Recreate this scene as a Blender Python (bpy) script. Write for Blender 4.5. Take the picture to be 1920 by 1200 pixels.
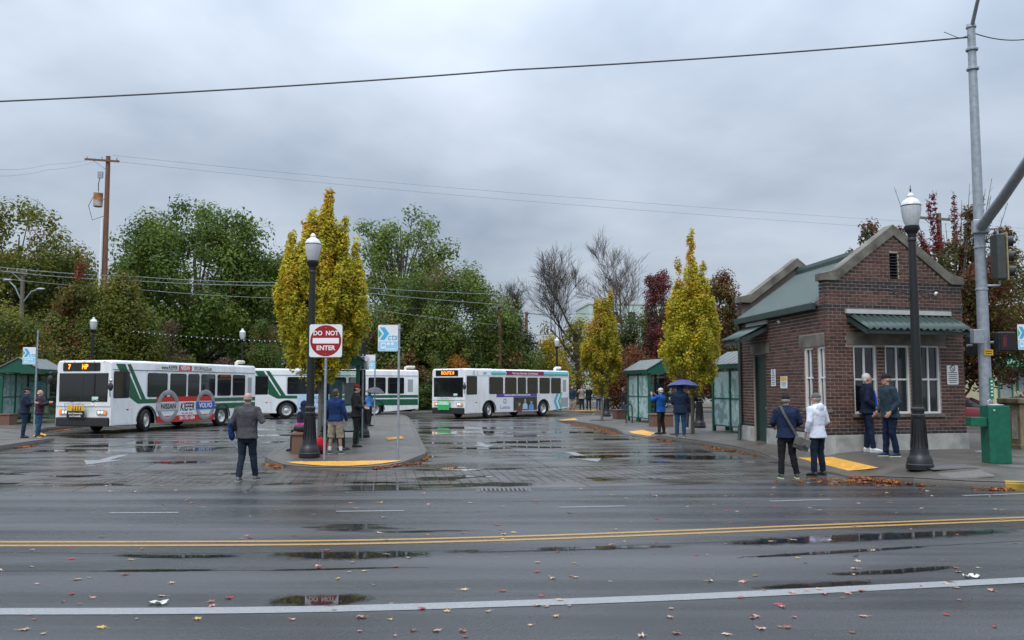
import bpy, bmesh, math, random
import numpy as np
from mathutils import Vector, Matrix
R = math.radians
for o in list(bpy.data.objects): bpy.data.objects.remove(o)
scene = bpy.context.scene
COL = scene.collection
# ------------------------------------------------------------------ camera
F, HZ, CH = 1650.0, 725.0, 1.88        # focal length in photo pixels, horizon row, eye height
PITCH = math.atan((HZ - 600) / F)
cd = bpy.data.cameras.new('camera'); cam = bpy.data.objects.new('camera', cd); COL.objects.link(cam)
cam.location = (0, 0, CH); cam.rotation_euler = (R(90) + PITCH, 0, 0)
cd.sensor_width = 36; cd.lens = 36 * F / 1920; cd.clip_end = 3000; cd.clip_start = .1
scene.camera = cam
# ------------------------------------------------------------------ sky
SUN_EL, SUN_AZ = R(52), R(205)         # veiled sun, behind the camera and a little left
w = bpy.data.worlds.new('World'); scene.world = w; w.use_nodes = True
nt = w.node_tree; N = nt.nodes; L = nt.links; N.clear()
def wn(t, **k):
    n = N.new(t)
    for a, b in k.items(): setattr(n, a, b)
    return n
def wmath(op, a, b=None):
    n = wn('ShaderNodeMath', operation=op)
    for i, q in enumerate((a, b)):
        if q is None: continue
        if isinstance(q, (int, float)): n.inputs[i].default_value = q
        else: L.new(q, n.inputs[i])
    return n.outputs[0]
tc = wn('ShaderNodeTexCoord'); sp = wn('ShaderNodeSeparateXYZ'); L.new(tc.outputs['Generated'], sp.inputs[0])
zz = wmath('MAXIMUM', sp.outputs[2], 0.0); zd = wmath('ADD', zz, .22)
cb = wn('ShaderNodeCombineXYZ'); L.new(wmath('DIVIDE', sp.outputs[0], zd), cb.inputs[0]); L.new(wmath('DIVIDE', sp.outputs[1], zd), cb.inputs[1])
def wnoise(scale, det, off, dist=0.0):
    m = wn('ShaderNodeMapping'); m.inputs['Location'].default_value = off; m.inputs['Rotation'].default_value = (0, 0, R(-24)); m.inputs['Scale'].default_value = (1.15, 1.0, 1)
    L.new(cb.outputs[0], m.inputs[0])
    n = wn('ShaderNodeTexNoise'); n.inputs['Scale'].default_value = scale; n.inputs['Detail'].default_value = det; n.inputs['Distortion'].default_value = dist
    n.inputs['Roughness'].default_value = .52
    L.new(m.outputs[0], n.inputs['Vector']); return n.outputs['Fac']
n1 = wnoise(.62, 5, (3.1, 1.7, 0), .25); n2 = wnoise(1.9, 7, (7.3, 2.2, 0), .15)
mixn = wmath('ADD', wmath('MULTIPLY', n1, .68), wmath('MULTIPLY', n2, .32))
rp = wn('ShaderNodeValToRGB'); L.new(mixn, rp.inputs[0])
rp.color_ramp.elements[0].position = .38; rp.color_ramp.elements[0].color = (.300, .358, .442, 1)
rp.color_ramp.elements[1].position = .61; rp.color_ramp.elements[1].color = (.530, .590, .675, 1)
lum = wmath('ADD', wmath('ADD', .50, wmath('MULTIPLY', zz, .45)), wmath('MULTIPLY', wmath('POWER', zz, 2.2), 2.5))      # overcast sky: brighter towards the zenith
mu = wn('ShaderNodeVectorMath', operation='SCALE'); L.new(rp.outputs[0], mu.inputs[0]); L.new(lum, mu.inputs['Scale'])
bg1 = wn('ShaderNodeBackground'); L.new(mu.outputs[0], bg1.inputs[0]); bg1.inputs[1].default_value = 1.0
sky = wn('ShaderNodeTexSky', sky_type='NISHITA'); sky.sun_disc = False; sky.sun_elevation = SUN_EL; sky.sun_rotation = SUN_AZ
bg2 = wn('ShaderNodeBackground'); L.new(sky.outputs[0], bg2.inputs[0]); bg2.inputs[1].default_value = .05
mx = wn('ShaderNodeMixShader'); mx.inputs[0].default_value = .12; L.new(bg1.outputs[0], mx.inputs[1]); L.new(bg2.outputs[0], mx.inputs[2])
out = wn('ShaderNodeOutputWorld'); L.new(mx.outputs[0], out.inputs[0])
# ------------------------------------------------------------------ sun behind the cloud
sd = bpy.data.lights.new('sun', 'SUN'); sd.energy = .9; sd.angle = R(35); sd.color = (1, .97, .92)
so = bpy.data.objects.new('sun', sd); COL.objects.link(so)
dv = Vector((math.sin(SUN_AZ) * math.cos(SUN_EL), math.cos(SUN_AZ) * math.cos(SUN_EL), math.sin(SUN_EL)))
so.rotation_euler = dv.to_track_quat('Z', 'Y').to_euler(); so.location = dv * 60
vs = scene.view_settings; vs.view_transform = 'Standard'; vs.look = 'None'; vs.exposure = .95; vs.gamma = 1; vs.use_curve_mapping = False
scene.render.resolution_x = 1024; scene.render.resolution_y = 640
# ------------------------------------------------------------------ measuring: where a photo pixel lies in the place
def ray(px, py):
    x = (px - 960) / F; y = (600 - py) / F
    c, s = math.cos(PITCH), math.sin(PITCH)
    return Vector((x, c - y * s, s + y * c))
def G(px, py, z=0.0):
    r = ray(px, py); t = (z - CH) / r.z
    return Vector((r.x * t, r.y * t, z))
def at(px, py, Y):
    r = ray(px, py); t = Y / r.y
    return Vector((r.x * t, Y, CH + r.z * t))
# ------------------------------------------------------------------ mesh helpers
class MB:
    def __init__(s): s.v = []; s.f = []
    def add(s, vs, fs):
        o = len(s.v); s.v += [tuple(q) for q in vs]; s.f += [tuple(i + o for i in f) for f in fs]; return s
    def box(s, c, d, M=None):
        c = Vector(c); vs = []
        for x in (-.5, .5):
            for y in (-.5, .5):
                for z in (-.5, .5):
                    q = Vector((x * d[0], y * d[1], z * d[2])); vs.append(c + (M @ q if M else q))
        return s.add(vs, [(0, 1, 3, 2), (4, 6, 7, 5), (0, 4, 5, 1), (2, 3, 7, 6), (0, 2, 6, 4), (1, 5, 7, 3)])
    def bx(s, x0, x1, y0, y1, z0, z1): return s.box(((x0 + x1) / 2, (y0 + y1) / 2, (z0 + z1) / 2), (abs(x1 - x0), abs(y1 - y0), abs(z1 - z0)))
    def tube(s, pts, rs, n=8, cap=True):
        pts = [Vector(p) for p in pts]
        if not isinstance(rs, (list, tuple)): rs = [rs] * len(pts)
        k = len(pts); vs = []; up = None
        for i, p in enumerate(pts):
            d = (pts[min(i + 1, k - 1)] - pts[max(i - 1, 0)])
            d = d.normalized() if d.length > 1e-9 else Vector((0, 0, 1))
            if up is None:
                a = Vector((0, 1, 0)) if abs(d.y) < .9 else Vector((1, 0, 0))
            else: a = up
            e = (a - d * a.dot(d))
            if e.length < 1e-6: e = Vector((1, 0, 0)) - d * d.x
            e.normalize(); up = e; g = d.cross(e)
            r = rs[i]; rx, ry = (r if isinstance(r, tuple) else (r, r))
            for j in range(n):
                t = 2 * math.pi * j / n
                vs.append(p + g * (rx * math.cos(t)) + e * (ry * math.sin(t)))
        fs = []
        for i in range(k - 1):
            for j in range(n):
                b = (j + 1) % n; fs.append((i * n + j, i * n + b, (i + 1) * n + b, (i + 1) * n + j))
        if cap: fs += [tuple(reversed(range(n))), tuple(range((k - 1) * n, k * n))]
        return s.add(vs, fs)
    def lathe(s, prof, n=16, c=(0, 0, 0), cap=True):
        vs = []; k = len(prof)
        for r, z in prof:
            for j in range(n):
                t = 2 * math.pi * j / n; vs.append((c[0] + r * math.cos(t), c[1] + r * math.sin(t), c[2] + z))
        fs = []
        for i in range(k - 1):
            for j in range(n):
                b = (j + 1) % n; fs.append((i * n + j, i * n + b, (i + 1) * n + b, (i + 1) * n + j))
        if cap: fs += [tuple(reversed(range(n))), tuple(range((k - 1) * n, k * n))]
        return s.add(vs, fs)
    def ell(s, c, r, M=None, nu=14, nv=9, zmin=None):
        c = Vector(c); vs = []; fs = []
        for i in range(nv + 1):
            a = math.pi * i / nv - math.pi / 2
            for j in range(nu):
                t = 2 * math.pi * j / nu
                q = Vector((r[0] * math.cos(a) * math.cos(t), r[1] * math.cos(a) * math.sin(t), r[2] * math.sin(a)))
                if M: q = M @ q
                q = c + q
                if zmin is not None: q.z = max(q.z, zmin)
                vs.append(q)
        for i in range(nv):
            for j in range(nu):
                b = (j + 1) % nu; fs.append((i * nu + j, i * nu + b, (i + 1) * nu + b, (i + 1) * nu + j))
        return s.add(vs, fs)
    def rings(s, rings, cap=True):
        n = len(rings[0]); vs = [p for r in rings for p in r]; fs = []
        for i in range(len(rings) - 1):
            for j in range(n):
                b = (j + 1) % n; fs.append((i * n + j, i * n + b, (i + 1) * n + b, (i + 1) * n + j))
        if cap: fs += [tuple(reversed(range(n))), tuple(range((len(rings) - 1) * n, len(rings) * n))]
        return s.add(vs, fs)
    def prism(s, pts, ext):
        n = len(pts); e = Vector(ext); a = [Vector(p) for p in pts]; b = [p + e for p in a]
        fs = [tuple(reversed(range(n))), tuple(range(n, 2 * n))] + [(i, (i + 1) % n, n + (i + 1) % n, n + i) for i in range(n)]
        return s.add(a + b, fs)
    def build(s, name, mat, parent=None, org=None, smooth=False, ang=40, bev=0, fixn=True):
        vs = s.v if org is None else [(a[0] - org[0], a[1] - org[1], a[2] - org[2]) for a in s.v]
        me = bpy.data.meshes.new(name); me.from_pydata(vs, [], s.f)
        if fixn:
            bm = bmesh.new(); bm.from_mesh(me); bmesh.ops.recalc_face_normals(bm, faces=bm.faces); bm.to_mesh(me); bm.free()
        o = link(name, me, mat, parent)
        if smooth: me.shade_smooth(); me.set_sharp_from_angle(angle=R(ang))
        if bev:
            m = o.modifiers.new('bevel', 'BEVEL'); m.width = bev; m.segments = 2; m.limit_method = 'ANGLE'
        return o
def link(name, me, mat, parent=None):
    o = bpy.data.objects.new(name, me); COL.objects.link(o)
    if mat and not me.materials: me.materials.append(mat)
    if parent: o.parent = parent
    return o
def tag(o, label=None, cat=None, group=None, kind=None):
    if label: o['label'] = label
    if cat: o['category'] = cat
    if group: o['group'] = group
    if kind: o['kind'] = kind
    return o
def empty(name, loc, rz=0, label=None, cat=None, group=None):
    o = bpy.data.objects.new(name, None); COL.objects.link(o); o.location = loc; o.rotation_euler = (0, 0, rz); o.empty_display_size = .2
    return tag(o, label, cat, group)
def copy_tree(o, parent=None):
    c = o.copy(); COL.objects.link(c); c.parent = parent
    for ch in KIDS(o): copy_tree(ch, c)
    return c
def KIDS(o): return list(o.children)
def frame(o, right, up):
    r = Vector(right).normalized(); u = Vector(up).normalized(); n = r.cross(u)
    M = Matrix((r, u, n)).transposed().to_4x4(); M.translation = Vector(o); return M
def text(name, body, size, mat, parent, M, align='CENTER', sx=1.0, ext=.0015, bold=0, shear=0, name_mesh=True):
    cu = bpy.data.curves.new(name, 'FONT'); cu.body = body; cu.size = size; cu.align_x = align; cu.align_y = 'CENTER'; cu.extrude = ext; cu.offset = bold; cu.shear = shear
    cu.resolution_u = 3
    t = bpy.data.objects.new('tmp', cu); COL.objects.link(t)
    me = bpy.data.meshes.new_from_object(t); bpy.data.objects.remove(t)
    o = link(name, me, None, parent); me.materials.clear(); me.materials.append(mat)
    o.matrix_basis = M @ Matrix.Diagonal((sx, 1, 1, 1)); return o
def panel(name, mat, parent, M, w, h, t=.004, r=0.0, n=4):
    """flat plate in the XY plane of frame M, centred, thickness t towards +Z"""
    b = MB(); pts = rrect(w, h, r, n)
    b.prism([M @ Vector((x, y, 0)) for x, y in pts], (M.to_3x3() @ Vector((0, 0, t))))
    return b.build(name, mat, parent)
def rrect(w, h, r, n=4):
    if r <= 0: return [(-w / 2, -h / 2), (w / 2, -h / 2), (w / 2, h / 2), (-w / 2, h / 2)]
    pts = []
    for cx, cy, a0 in ((w / 2 - r, -h / 2 + r, -90), (w / 2 - r, h / 2 - r, 0), (-w / 2 + r, h / 2 - r, 90), (-w / 2 + r, -h / 2 + r, 180)):
        for i in range(n + 1):
            a = R(a0 + 90 * i / n); pts.append((cx + r * math.cos(a), cy + r * math.sin(a)))
    return pts
def circ(r, n=24, ry=None): return [(r * math.cos(2 * math.pi * i / n), (ry or r) * math.sin(2 * math.pi * i / n)) for i in range(n)]
def plate(name, mat, parent, M, pts, t=.004):
    b = MB(); b.prism([M @ Vector((x, y, 0)) for x, y in pts], (M.to_3x3() @ Vector((0, 0, t)))); return b.build(name, mat, parent)
# ------------------------------------------------------------------ materials
MATS = {}
def mat(name, col, rough=.6, metal=0, var=.12, scale=6, bump=0.0, bscale=60, coat=0, emit=0, attr=None, spec=.5, stretch=None, rvar=0, dirt=0):
    if name in MATS: return MATS[name]
    m = bpy.data.materials.new(name); m.use_nodes = True; t = m.node_tree; b = t.nodes['Principled BSDF']; MATS[name] = m
    tcn = t.nodes.new('ShaderNodeTexCoord'); src = tcn.outputs['Object']
    if stretch:
        mp = t.nodes.new('ShaderNodeMapping'); mp.inputs['Scale'].default_value = stretch; t.links.new(src, mp.inputs[0]); src = mp.outputs[0]
    n = t.nodes.new('ShaderNodeTexNoise'); n.inputs['Scale'].default_value = scale; n.inputs['Detail'].default_value = 5; t.links.new(src, n.inputs['Vector'])
    r = t.nodes.new('ShaderNodeMapRange'); r.inputs[1].default_value = .3; r.inputs[2].default_value = .7; r.inputs[3].default_value = 1 - var; r.inputs[4].default_value = 1 + var
    t.links.new(n.outputs['Fac'], r.inputs[0])
    sc = t.nodes.new('ShaderNodeVectorMath'); sc.operation = 'SCALE'; t.links.new(r.outputs[0], sc.inputs['Scale'])
    if attr:
        a = t.nodes.new('ShaderNodeAttribute'); a.attribute_name = attr; t.links.new(a.outputs['Color'], sc.inputs[0])
    else: sc.inputs[0].default_value = col[:3]
    t.links.new(sc.outputs[0], b.inputs['Base Color'])
    b.inputs['Roughness'].default_value = rough; b.inputs['Metallic'].default_value = metal; b.inputs['Coat Weight'].default_value = coat; b.inputs['Specular IOR Level'].default_value = spec
    if rvar:
        q = t.nodes.new('ShaderNodeMapRange'); q.inputs[1].default_value = .35; q.inputs[2].default_value = .65; q.inputs[3].default_value = max(.02, rough - rvar); q.inputs[4].default_value = rough + rvar
        t.links.new(n.outputs['Fac'], q.inputs[0]); t.links.new(q.outputs[0], b.inputs['Roughness'])
    if bump:
        n2_ = t.nodes.new('ShaderNodeTexNoise'); n2_.inputs['Scale'].default_value = bscale; n2_.inputs['Detail'].default_value = 4; t.links.new(src, n2_.inputs['Vector'])
        bp = t.nodes.new('ShaderNodeBump'); bp.inputs['Strength'].default_value = bump; bp.inputs['Distance'].default_value = .02
        t.links.new(n2_.outputs['Fac'], bp.inputs['Height']); t.links.new(bp.outputs[0], b.inputs['Normal'])
    if emit:
        b.inputs['Emission Color'].default_value = (*col[:3], 1); b.inputs['Emission Strength'].default_value = emit
    return m
def leafmat(name, attr='col', tr=.42):
    m = bpy.data.materials.new(name); m.use_nodes = True; t = m.node_tree; t.nodes.clear()
    a = t.nodes.new('ShaderNodeAttribute'); a.attribute_name = attr
    d = t.nodes.new('ShaderNodeBsdfPrincipled'); d.inputs['Roughness'].default_value = .55; d.inputs['Specular IOR Level'].default_value = .3; tl = t.nodes.new('ShaderNodeBsdfTranslucent')
    x = t.nodes.new('ShaderNodeMixShader'); x.inputs[0].default_value = tr; o = t.nodes.new('ShaderNodeOutputMaterial')
    t.links.new(a.outputs['Color'], d.inputs['Base Color']); t.links.new(a.outputs['Color'], tl.inputs['Color'])
    t.links.new(d.outputs[0], x.inputs[1]); t.links.new(tl.outputs[0], x.inputs[2]); t.links.new(x.outputs[0], o.inputs[0]); return m
def wet(name, c0, c1, r0, r1, big, fine, puddle=.0, grain=0, streak=0, spec=.5, bump=.25, pscale=.5, stretch=(1, 1, 1), lines=None, agg=.0):
    """wet ground: colour speckle, patchy gloss, optional standing-water film where the noise is low"""
    m = bpy.data.materials.new(name); m.use_nodes = True; t = m.node_tree; b = t.nodes['Principled BSDF']
    def nd(k): return t.nodes.new(k)
    g = nd('ShaderNodeNewGeometry'); P_ = g.outputs['Position']
    mp = nd('ShaderNodeMapping'); mp.inputs['Scale'].default_value = stretch; t.links.new(P_, mp.inputs[0])
    nb = nd('ShaderNodeTexNoise'); nb.inputs['Scale'].default_value = big; nb.inputs['Detail'].default_value = 6; t.links.new(mp.outputs[0], nb.inputs['Vector'])
    nf = nd('ShaderNodeTexNoise'); nf.inputs['Scale'].default_value = fine; nf.inputs['Detail'].default_value = 3; nf.inputs['Roughness'].default_value = .7; t.links.new(P_, nf.inputs['Vector'])
    ad = nd('ShaderNodeMath'); ad.operation = 'MULTIPLY_ADD'; t.links.new(nf.outputs['Fac'], ad.inputs[0]); ad.inputs[1].default_value = .55
    h = nd('ShaderNodeMath'); h.operation = 'MULTIPLY'; h.inputs[1].default_value = .45; t.links.new(nb.outputs['Fac'], h.inputs[0]); t.links.new(h.outputs[0], ad.inputs[2])
    rc = nd('ShaderNodeValToRGB'); rc.color_ramp.elements[0].position = .33; rc.color_ramp.elements[1].position = .67
    rc.color_ramp.elements[0].color = (*c0, 1); rc.color_ramp.elements[1].color = (*c1, 1); t.links.new(ad.outputs[0], rc.inputs[0])
    np_ = nd('ShaderNodeTexNoise'); np_.inputs['Scale'].default_value = pscale; np_.inputs['Detail'].default_value = 5; np_.inputs['Roughness'].default_value = .5
    t.links.new(mp.outputs[0], np_.inputs['Vector'])
    pm = nd('ShaderNodeMapRange'); pm.inputs[1].default_value = puddle; pm.inputs[2].default_value = puddle + .035; t.links.new(np_.outputs['Fac'], pm.inputs[0])   # 0 in puddle, 1 dry
    pr = nd('ShaderNodeMapRange'); pr.inputs[1].default_value = .35; pr.inputs[2].default_value = .65; pr.inputs[3].default_value = r0; pr.inputs[4].default_value = r1; t.links.new(nb.outputs['Fac'], pr.inputs[0])
    rr = nd('ShaderNodeMix'); t.links.new(pm.outputs[0], rr.inputs[0]); rr.inputs[2].default_value = .03; t.links.new(pr.outputs[0], rr.inputs[3])
    t.links.new(rr.outputs[0], b.inputs['Roughness'])
    cm = nd('ShaderNodeMix'); cm.data_type = 'RGBA'; cm.blend_type = 'MULTIPLY'; cm.inputs[0].default_value = 1
    sh = nd('ShaderNodeMapRange'); sh.inputs[3].default_value = .62; sh.inputs[4].default_value = 1; t.links.new(pm.outputs[0], sh.inputs[0])
    t.links.new(rc.outputs[0], cm.inputs[6]); t.links.new(sh.outputs[0], cm.inputs[7]); t.links.new(cm.outputs[2], b.inputs['Base Color'])
    bp = nd('ShaderNodeBump'); bp.inputs['Distance'].default_value = .012
    bs = nd('ShaderNodeMath'); bs.operation = 'MULTIPLY'; bs.inputs[1].default_value = bump; t.links.new(pm.outputs[0], bs.inputs[0]); t.links.new(bs.outputs[0], bp.inputs['Strength'])
    t.links.new(nf.outputs['Fac'], bp.inputs['Height']); t.links.new(bp.outputs[0], b.inputs['Normal'])
    b.inputs['Specular IOR Level'].default_value = spec
    last = cm.outputs[2]
    def times(src, lo, hi, a, c):
        nonlocal last
        q = nd('ShaderNodeMapRange'); q.inputs[1].default_value = a; q.inputs[2].default_value = c; q.inputs[3].default_value = lo; q.inputs[4].default_value = hi; t.links.new(src, q.inputs[0])
        x = nd('ShaderNodeVectorMath'); x.operation = 'SCALE'; t.links.new(last, x.inputs[0]); t.links.new(q.outputs[0], x.inputs['Scale']); last = x.outputs[0]
    if grain:      # loose aggregate
        ng = nd('ShaderNodeTexNoise'); ng.inputs['Scale'].default_value = 80; ng.inputs['Detail'].default_value = 2; ng.inputs['Roughness'].default_value = .8; t.links.new(P_, ng.inputs['Vector']); times(ng.outputs['Fac'], 1 - grain, 1 + grain, .36, .64)
    if streak:     # wheel paths along the street
        ms = nd('ShaderNodeMapping'); ms.inputs['Scale'].default_value = (.035, 1.1, 1); ms.inputs['Rotation'].default_value = (0, 0, R(-2)); t.links.new(P_, ms.inputs[0]); ns = nd('ShaderNodeTexNoise'); ns.inputs['Scale'].default_value = 1.3; ns.inputs['Detail'].default_value = 4; t.links.new(ms.outputs[0], ns.inputs['Vector']); times(ns.outputs['Fac'], 1 - streak, 1 + streak, .35, .65)
        sr = nd('ShaderNodeMapRange'); sr.inputs[1].default_value = .35; sr.inputs[2].default_value = .65; sr.inputs[3].default_value = -.12; sr.inputs[4].default_value = .12; t.links.new(ns.outputs['Fac'], sr.inputs[0]); ra = nd('ShaderNodeMath'); ra.operation = 'ADD'; ra.use_clamp = True; t.links.new(pr.outputs[0], ra.inputs[0]); t.links.new(sr.outputs[0], ra.inputs[1]); t.links.new(ra.outputs[0], rr.inputs[3])
    t.links.new(last, b.inputs['Base Color'])
    return m
def glassmat(name, tint, rough=.02, frost=0.0, base=.12):
    m = bpy.data.materials.new(name); m.use_nodes = True; t = m.node_tree; t.nodes.clear()
    tr = t.nodes.new('ShaderNodeBsdfTransparent'); tr.inputs[0].default_value = (*tint, 1)
    gl = t.nodes.new('ShaderNodeBsdfGlossy'); gl.inputs['Roughness'].default_value = rough
    fr = t.nodes.new('ShaderNodeLayerWeight'); fr.inputs[0].default_value = .35
    mr = t.nodes.new('ShaderNodeMapRange'); mr.inputs[3].default_value = base; mr.inputs[4].default_value = .9; t.links.new(fr.outputs['Fresnel'], mr.inputs[0])
    x = t.nodes.new('ShaderNodeMixShader'); t.links.new(mr.outputs[0], x.inputs[0]); t.links.new(tr.outputs[0], x.inputs[1]); t.links.new(gl.outputs[0], x.inputs[2])
    o = t.nodes.new('ShaderNodeOutputMaterial'); last = x
    if frost:
        df = t.nodes.new('ShaderNodeBsdfDiffuse'); df.inputs[0].default_value = (.55, .74, .71, 1)
        g = t.nodes.new('ShaderNodeTexCoord'); n = t.nodes.new('ShaderNodeTexNoise'); n.inputs['Scale'].default_value = 2.4; n.inputs['Detail'].default_value = 7; n.inputs['Distortion'].default_value = .5; t.links.new(g.outputs['Object'], n.inputs['Vector'])
        r = t.nodes.new('ShaderNodeValToRGB'); r.color_ramp.elements[0].position = .46; r.color_ramp.elements[0].color = (frost * .55,) * 3 + (1,); r.color_ramp.elements[1].position = .53; r.color_ramp.elements[1].color = (frost,) * 3 + (1,)
        t.links.new(n.outputs['Fac'], r.inputs[0]); y = t.nodes.new('ShaderNodeMixShader'); t.links.new(r.outputs[0], y.inputs[0]); t.links.new(x.outputs[0], y.inputs[1]); t.links.new(df.outputs[0], y.inputs[2]); last = y
    t.links.new(last.outputs[0], o.inputs[0]); return m
M_white = mat('white_paint', (.74, .75, .75), .30, var=.10, scale=1.6, coat=.3, stretch=(1.6, 1.6, .5), rvar=.08)
M_green = mat('bus_green', (.012, .105, .052), .3, var=.1, coat=.3)
M_black = mat('black_rubber', (.018, .018, .019), .55, var=.25, scale=20, bump=.1)
M_blackp = mat('black_paint', (.008, .0085, .009), .42, var=.2, scale=14, bump=.08, bscale=30)
M_dglass = mat('dark_glass', (.012, .014, .015), .05, var=.3, scale=.8, spec=.8)
M_chrome = mat('bare_metal', (.5, .5, .5), .35, metal=.9, var=.15)
M_steel = mat('galvanised', (.30, .33, .36), .45, metal=.35, var=.18, scale=9, bump=.08)
M_red = mat('sign_red', (.30, .006, .008), .35, var=.06)
M_signw = mat('sign_white', (.72, .73, .74), .4, var=.04)
M_blue = mat('cts_blue', (.10, .42, .72), .4, var=.05)
M_bluel = mat('cts_light_blue', (.28, .60, .82), .4, var=.05)
M_teal = mat('cts_green', (.03, .42, .26), .4, var=.05)
M_sgreen = mat('shelter_green', (.006, .085, .052), .4, var=.15, scale=10)
M_fgreen = mat('fountain_green', (.004, .105, .058), .4, var=.2, scale=9, bump=.15, bscale=25)
M_orange = mat('amber_lens', (.75, .16, .01), .2, emit=.5)
M_led = mat('led_amber', (1.0, .22, .008), .5, emit=2.2, var=0)
M_lamp_on = mat('headlight_lens', (.8, .8, .74), .08, emit=.35)
M_yellow = mat('yellow_pad', (.62, .31, .03), .45, var=.15, scale=5)
M_globe = mat('lamp_globe', (.62, .64, .66), .25, var=.04)
M_tan = mat('tan_cowl', (.52, .47, .40), .6)
M_dark = mat('dark_void', (.01, .01, .011), .8)
M_tyre = mat('tyre', (.013, .013, .014), .75, var=.2, scale=20)
M_rim = mat('steel_rim', (.52, .52, .50), .4, metal=.3, var=.2, scale=12)
M_concrete = mat('cast_concrete', (.30, .29, .26), .7, var=.22, scale=5, bump=.3, bscale=40)
M_conc_d = mat('weathered_cap', (.135, .122, .10), .75, var=.45, scale=3, bump=.3, bscale=40)
M_agg = mat('brown_aggregate', (.16, .085, .055), .7, var=.3, scale=40, bump=.4, bscale=120)
M_wood = mat('pole_wood', (.16, .075, .045), .8, var=.3, scale=4, stretch=(8, 8, .6), bump=.3)
M_bark = mat('bark', (.085, .068, .05), .85, var=.35, scale=6, stretch=(4, 4, .8), bump=.5, bscale=30)
M_barkl = mat('bark_light', (.13, .115, .09), .85, var=.3, scale=6, stretch=(4, 4, .8), bump=.4, bscale=30)
M_wire = mat('wire', (.03, .032, .035), .6)
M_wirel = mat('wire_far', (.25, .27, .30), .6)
M_ink = mat('print_black', (.012, .012, .014), .4, var=0)
M_inkw = mat('print_white', (.80, .80, .80), .4, var=0)
# ================================================================== THE SETTING
from mathutils.geometry import tessellate_polygon
def fill(pts, z=0.0):
    """an upward-facing triangulated polygon, concave outlines included"""
    bm = bmesh.new(); vs = [bm.verts.new((p[0], p[1], z)) for p in pts]
    for t in tessellate_polygon([[Vector((p[0], p[1], 0)) for p in pts]]):
        a, b, c = (vs[k] for k in t)
        if (b.co - a.co).cross(c.co - a.co).z < 0: b, c = c, b
        if (b.co - a.co).cross(c.co - a.co).length > 1e-9: bm.faces.new((a, b, c))
    return bm
def sheet(name, pts, z, m, parent=None, struct=True):
    bm = fill(pts, z)
    me = bpy.data.meshes.new(name); bm.to_mesh(me); bm.free()
    o = link(name, me, m, parent)
    if struct and not parent: tag(o, kind='structure')
    return o
W_asph = wet('wet_asphalt', (.012, .0125, .0135), (.064, .065, .068), .15, .40, .5, 48, puddle=.29, grain=.80, streak=.30, spec=.48, bump=.55, pscale=.45, stretch=(.35, 1.6, 1))
W_conc = wet('wet_lot_concrete', (.046, .044, .041), (.108, .103, .096), .12, .38, .8, 30, puddle=.40, grain=.2, spec=.42, bump=.22, pscale=.42, stretch=(.55, 1.15, 1))
W_pav = wet('wet_pavers', (.042, .038, .034), (.100, .090, .082), .16, .42, 1.2, 40, puddle=.37, bump=.3, pscale=.8, stretch=(.6, 1.2, 1))
W_walk = wet('wet_sidewalk', (.060, .052, .044), (.125, .110, .094), .32, .55, 1.1, 45, puddle=.26, grain=.2, spec=.4, bump=.3, pscale=.7)
W_kerb = wet('kerb_concrete', (.045, .038, .031), (.105, .09, .075), .4, .6, 2, 50, puddle=.0, bump=.4)
W_joint = mat('joint_dirt', (.022, .020, .018), .5, var=.3, scale=20)
M_grass = mat('verge', (.035, .05, .014), .9, var=.5, scale=1.5, bump=.8, bscale=12)
M_line_w = mat('road_paint_white', (.235, .24, .243), .42, var=.30, scale=60, bump=.3, bscale=80)
M_line_f = mat('worn_paint_white', (.19, .195, .2), .42, var=.45, scale=25, bump=.3, bscale=80)
M_line_y = mat('road_paint_yellow', (.37, .205, .035), .42, var=.35, scale=30, bump=.3, bscale=80)
sheet('ground', [(-900, -60), (900, -60), (900, 1500), (-900, 1500)], -.05, M_grass)
GUT = [(-80, 15.7)] + [tuple(G(px, py)[:2]) for px, py in ((0, 922), (640, 921), (960, 916.5), (1280, 909), (1460, 903))]
GUT.append((7.0, 18.3))
def gy(x):
    for (a, b), (c, d) in zip(GUT, GUT[1:]):
        if a <= x <= c: return b + (d - b) * (x - a) / (c - a)
    return GUT[-1][1]
KR = [(16.8, 53.2, .15), (8, 53, .15), (4.6, 52.6, .15), (3.2, 51.6, .05), (2.5, 49.6, .02), (2.55, 47.4, .05), (3.0, 45.2, .15), (3.76, 41.4, .15), (4.3, 36.3, .15), (4.45, 34.9, .02), (4.95, 32.4, .02), (5.2, 31.4, .15),
      (5.97, 29, .15), (6.5, 25.9, .15), (6.62, 23.7, .14), (6.72, 22.2, .02), (7.0, 18.5, .02), (7.3, 17.75, .10), (7.68, 17.0, .15), (8.4, 16.45, .15), (9.4, 16.1, .15), (11.5, 16.2, .15), (14, 17.2, .15), (15.8, 19.5, .15), (16.6, 23, .15), (16.8, 30, .15), (16.8, 53.2, .15)]
road_up = [(x, gy(x)) for x in (-80, -20, GUT[1][0], GUT[2][0], GUT[3][0], GUT[4][0], GUT[5][0], 7.0)] + [(a, b) for a, b, h in KR[17:25]] + [(16.8, 400), (28, 400), (28, 21), (30, 18), (34, 17), (90, 17), (90, -9), (-90, -9), (-90, 15.7)]
road = sheet('road', road_up, 0.0, W_asph)
def strip(name, pts, w, m, z=.004, parent=None, z2=None):
    """a painted band of width w along a polyline"""
    b = MB(); n = len(pts); vs = []
    for i, p in enumerate(pts):
        a = Vector(pts[max(i - 1, 0)]); c = Vector(pts[min(i + 1, n - 1)]); d = (c - a).normalized(); e = Vector((-d.y, d.x)) * w / 2
        q = Vector(p); vs += [(q.x + e.x, q.y + e.y, z), (q.x - e.x, q.y - e.y, z)]
    b.add(vs, [(2 * i + 1, 2 * i + 3, 2 * i + 2, 2 * i) for i in range(n - 1)])
    return b.build(name, m, parent or road)
def g2(px, py): return tuple(G(px, py)[:2])
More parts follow.
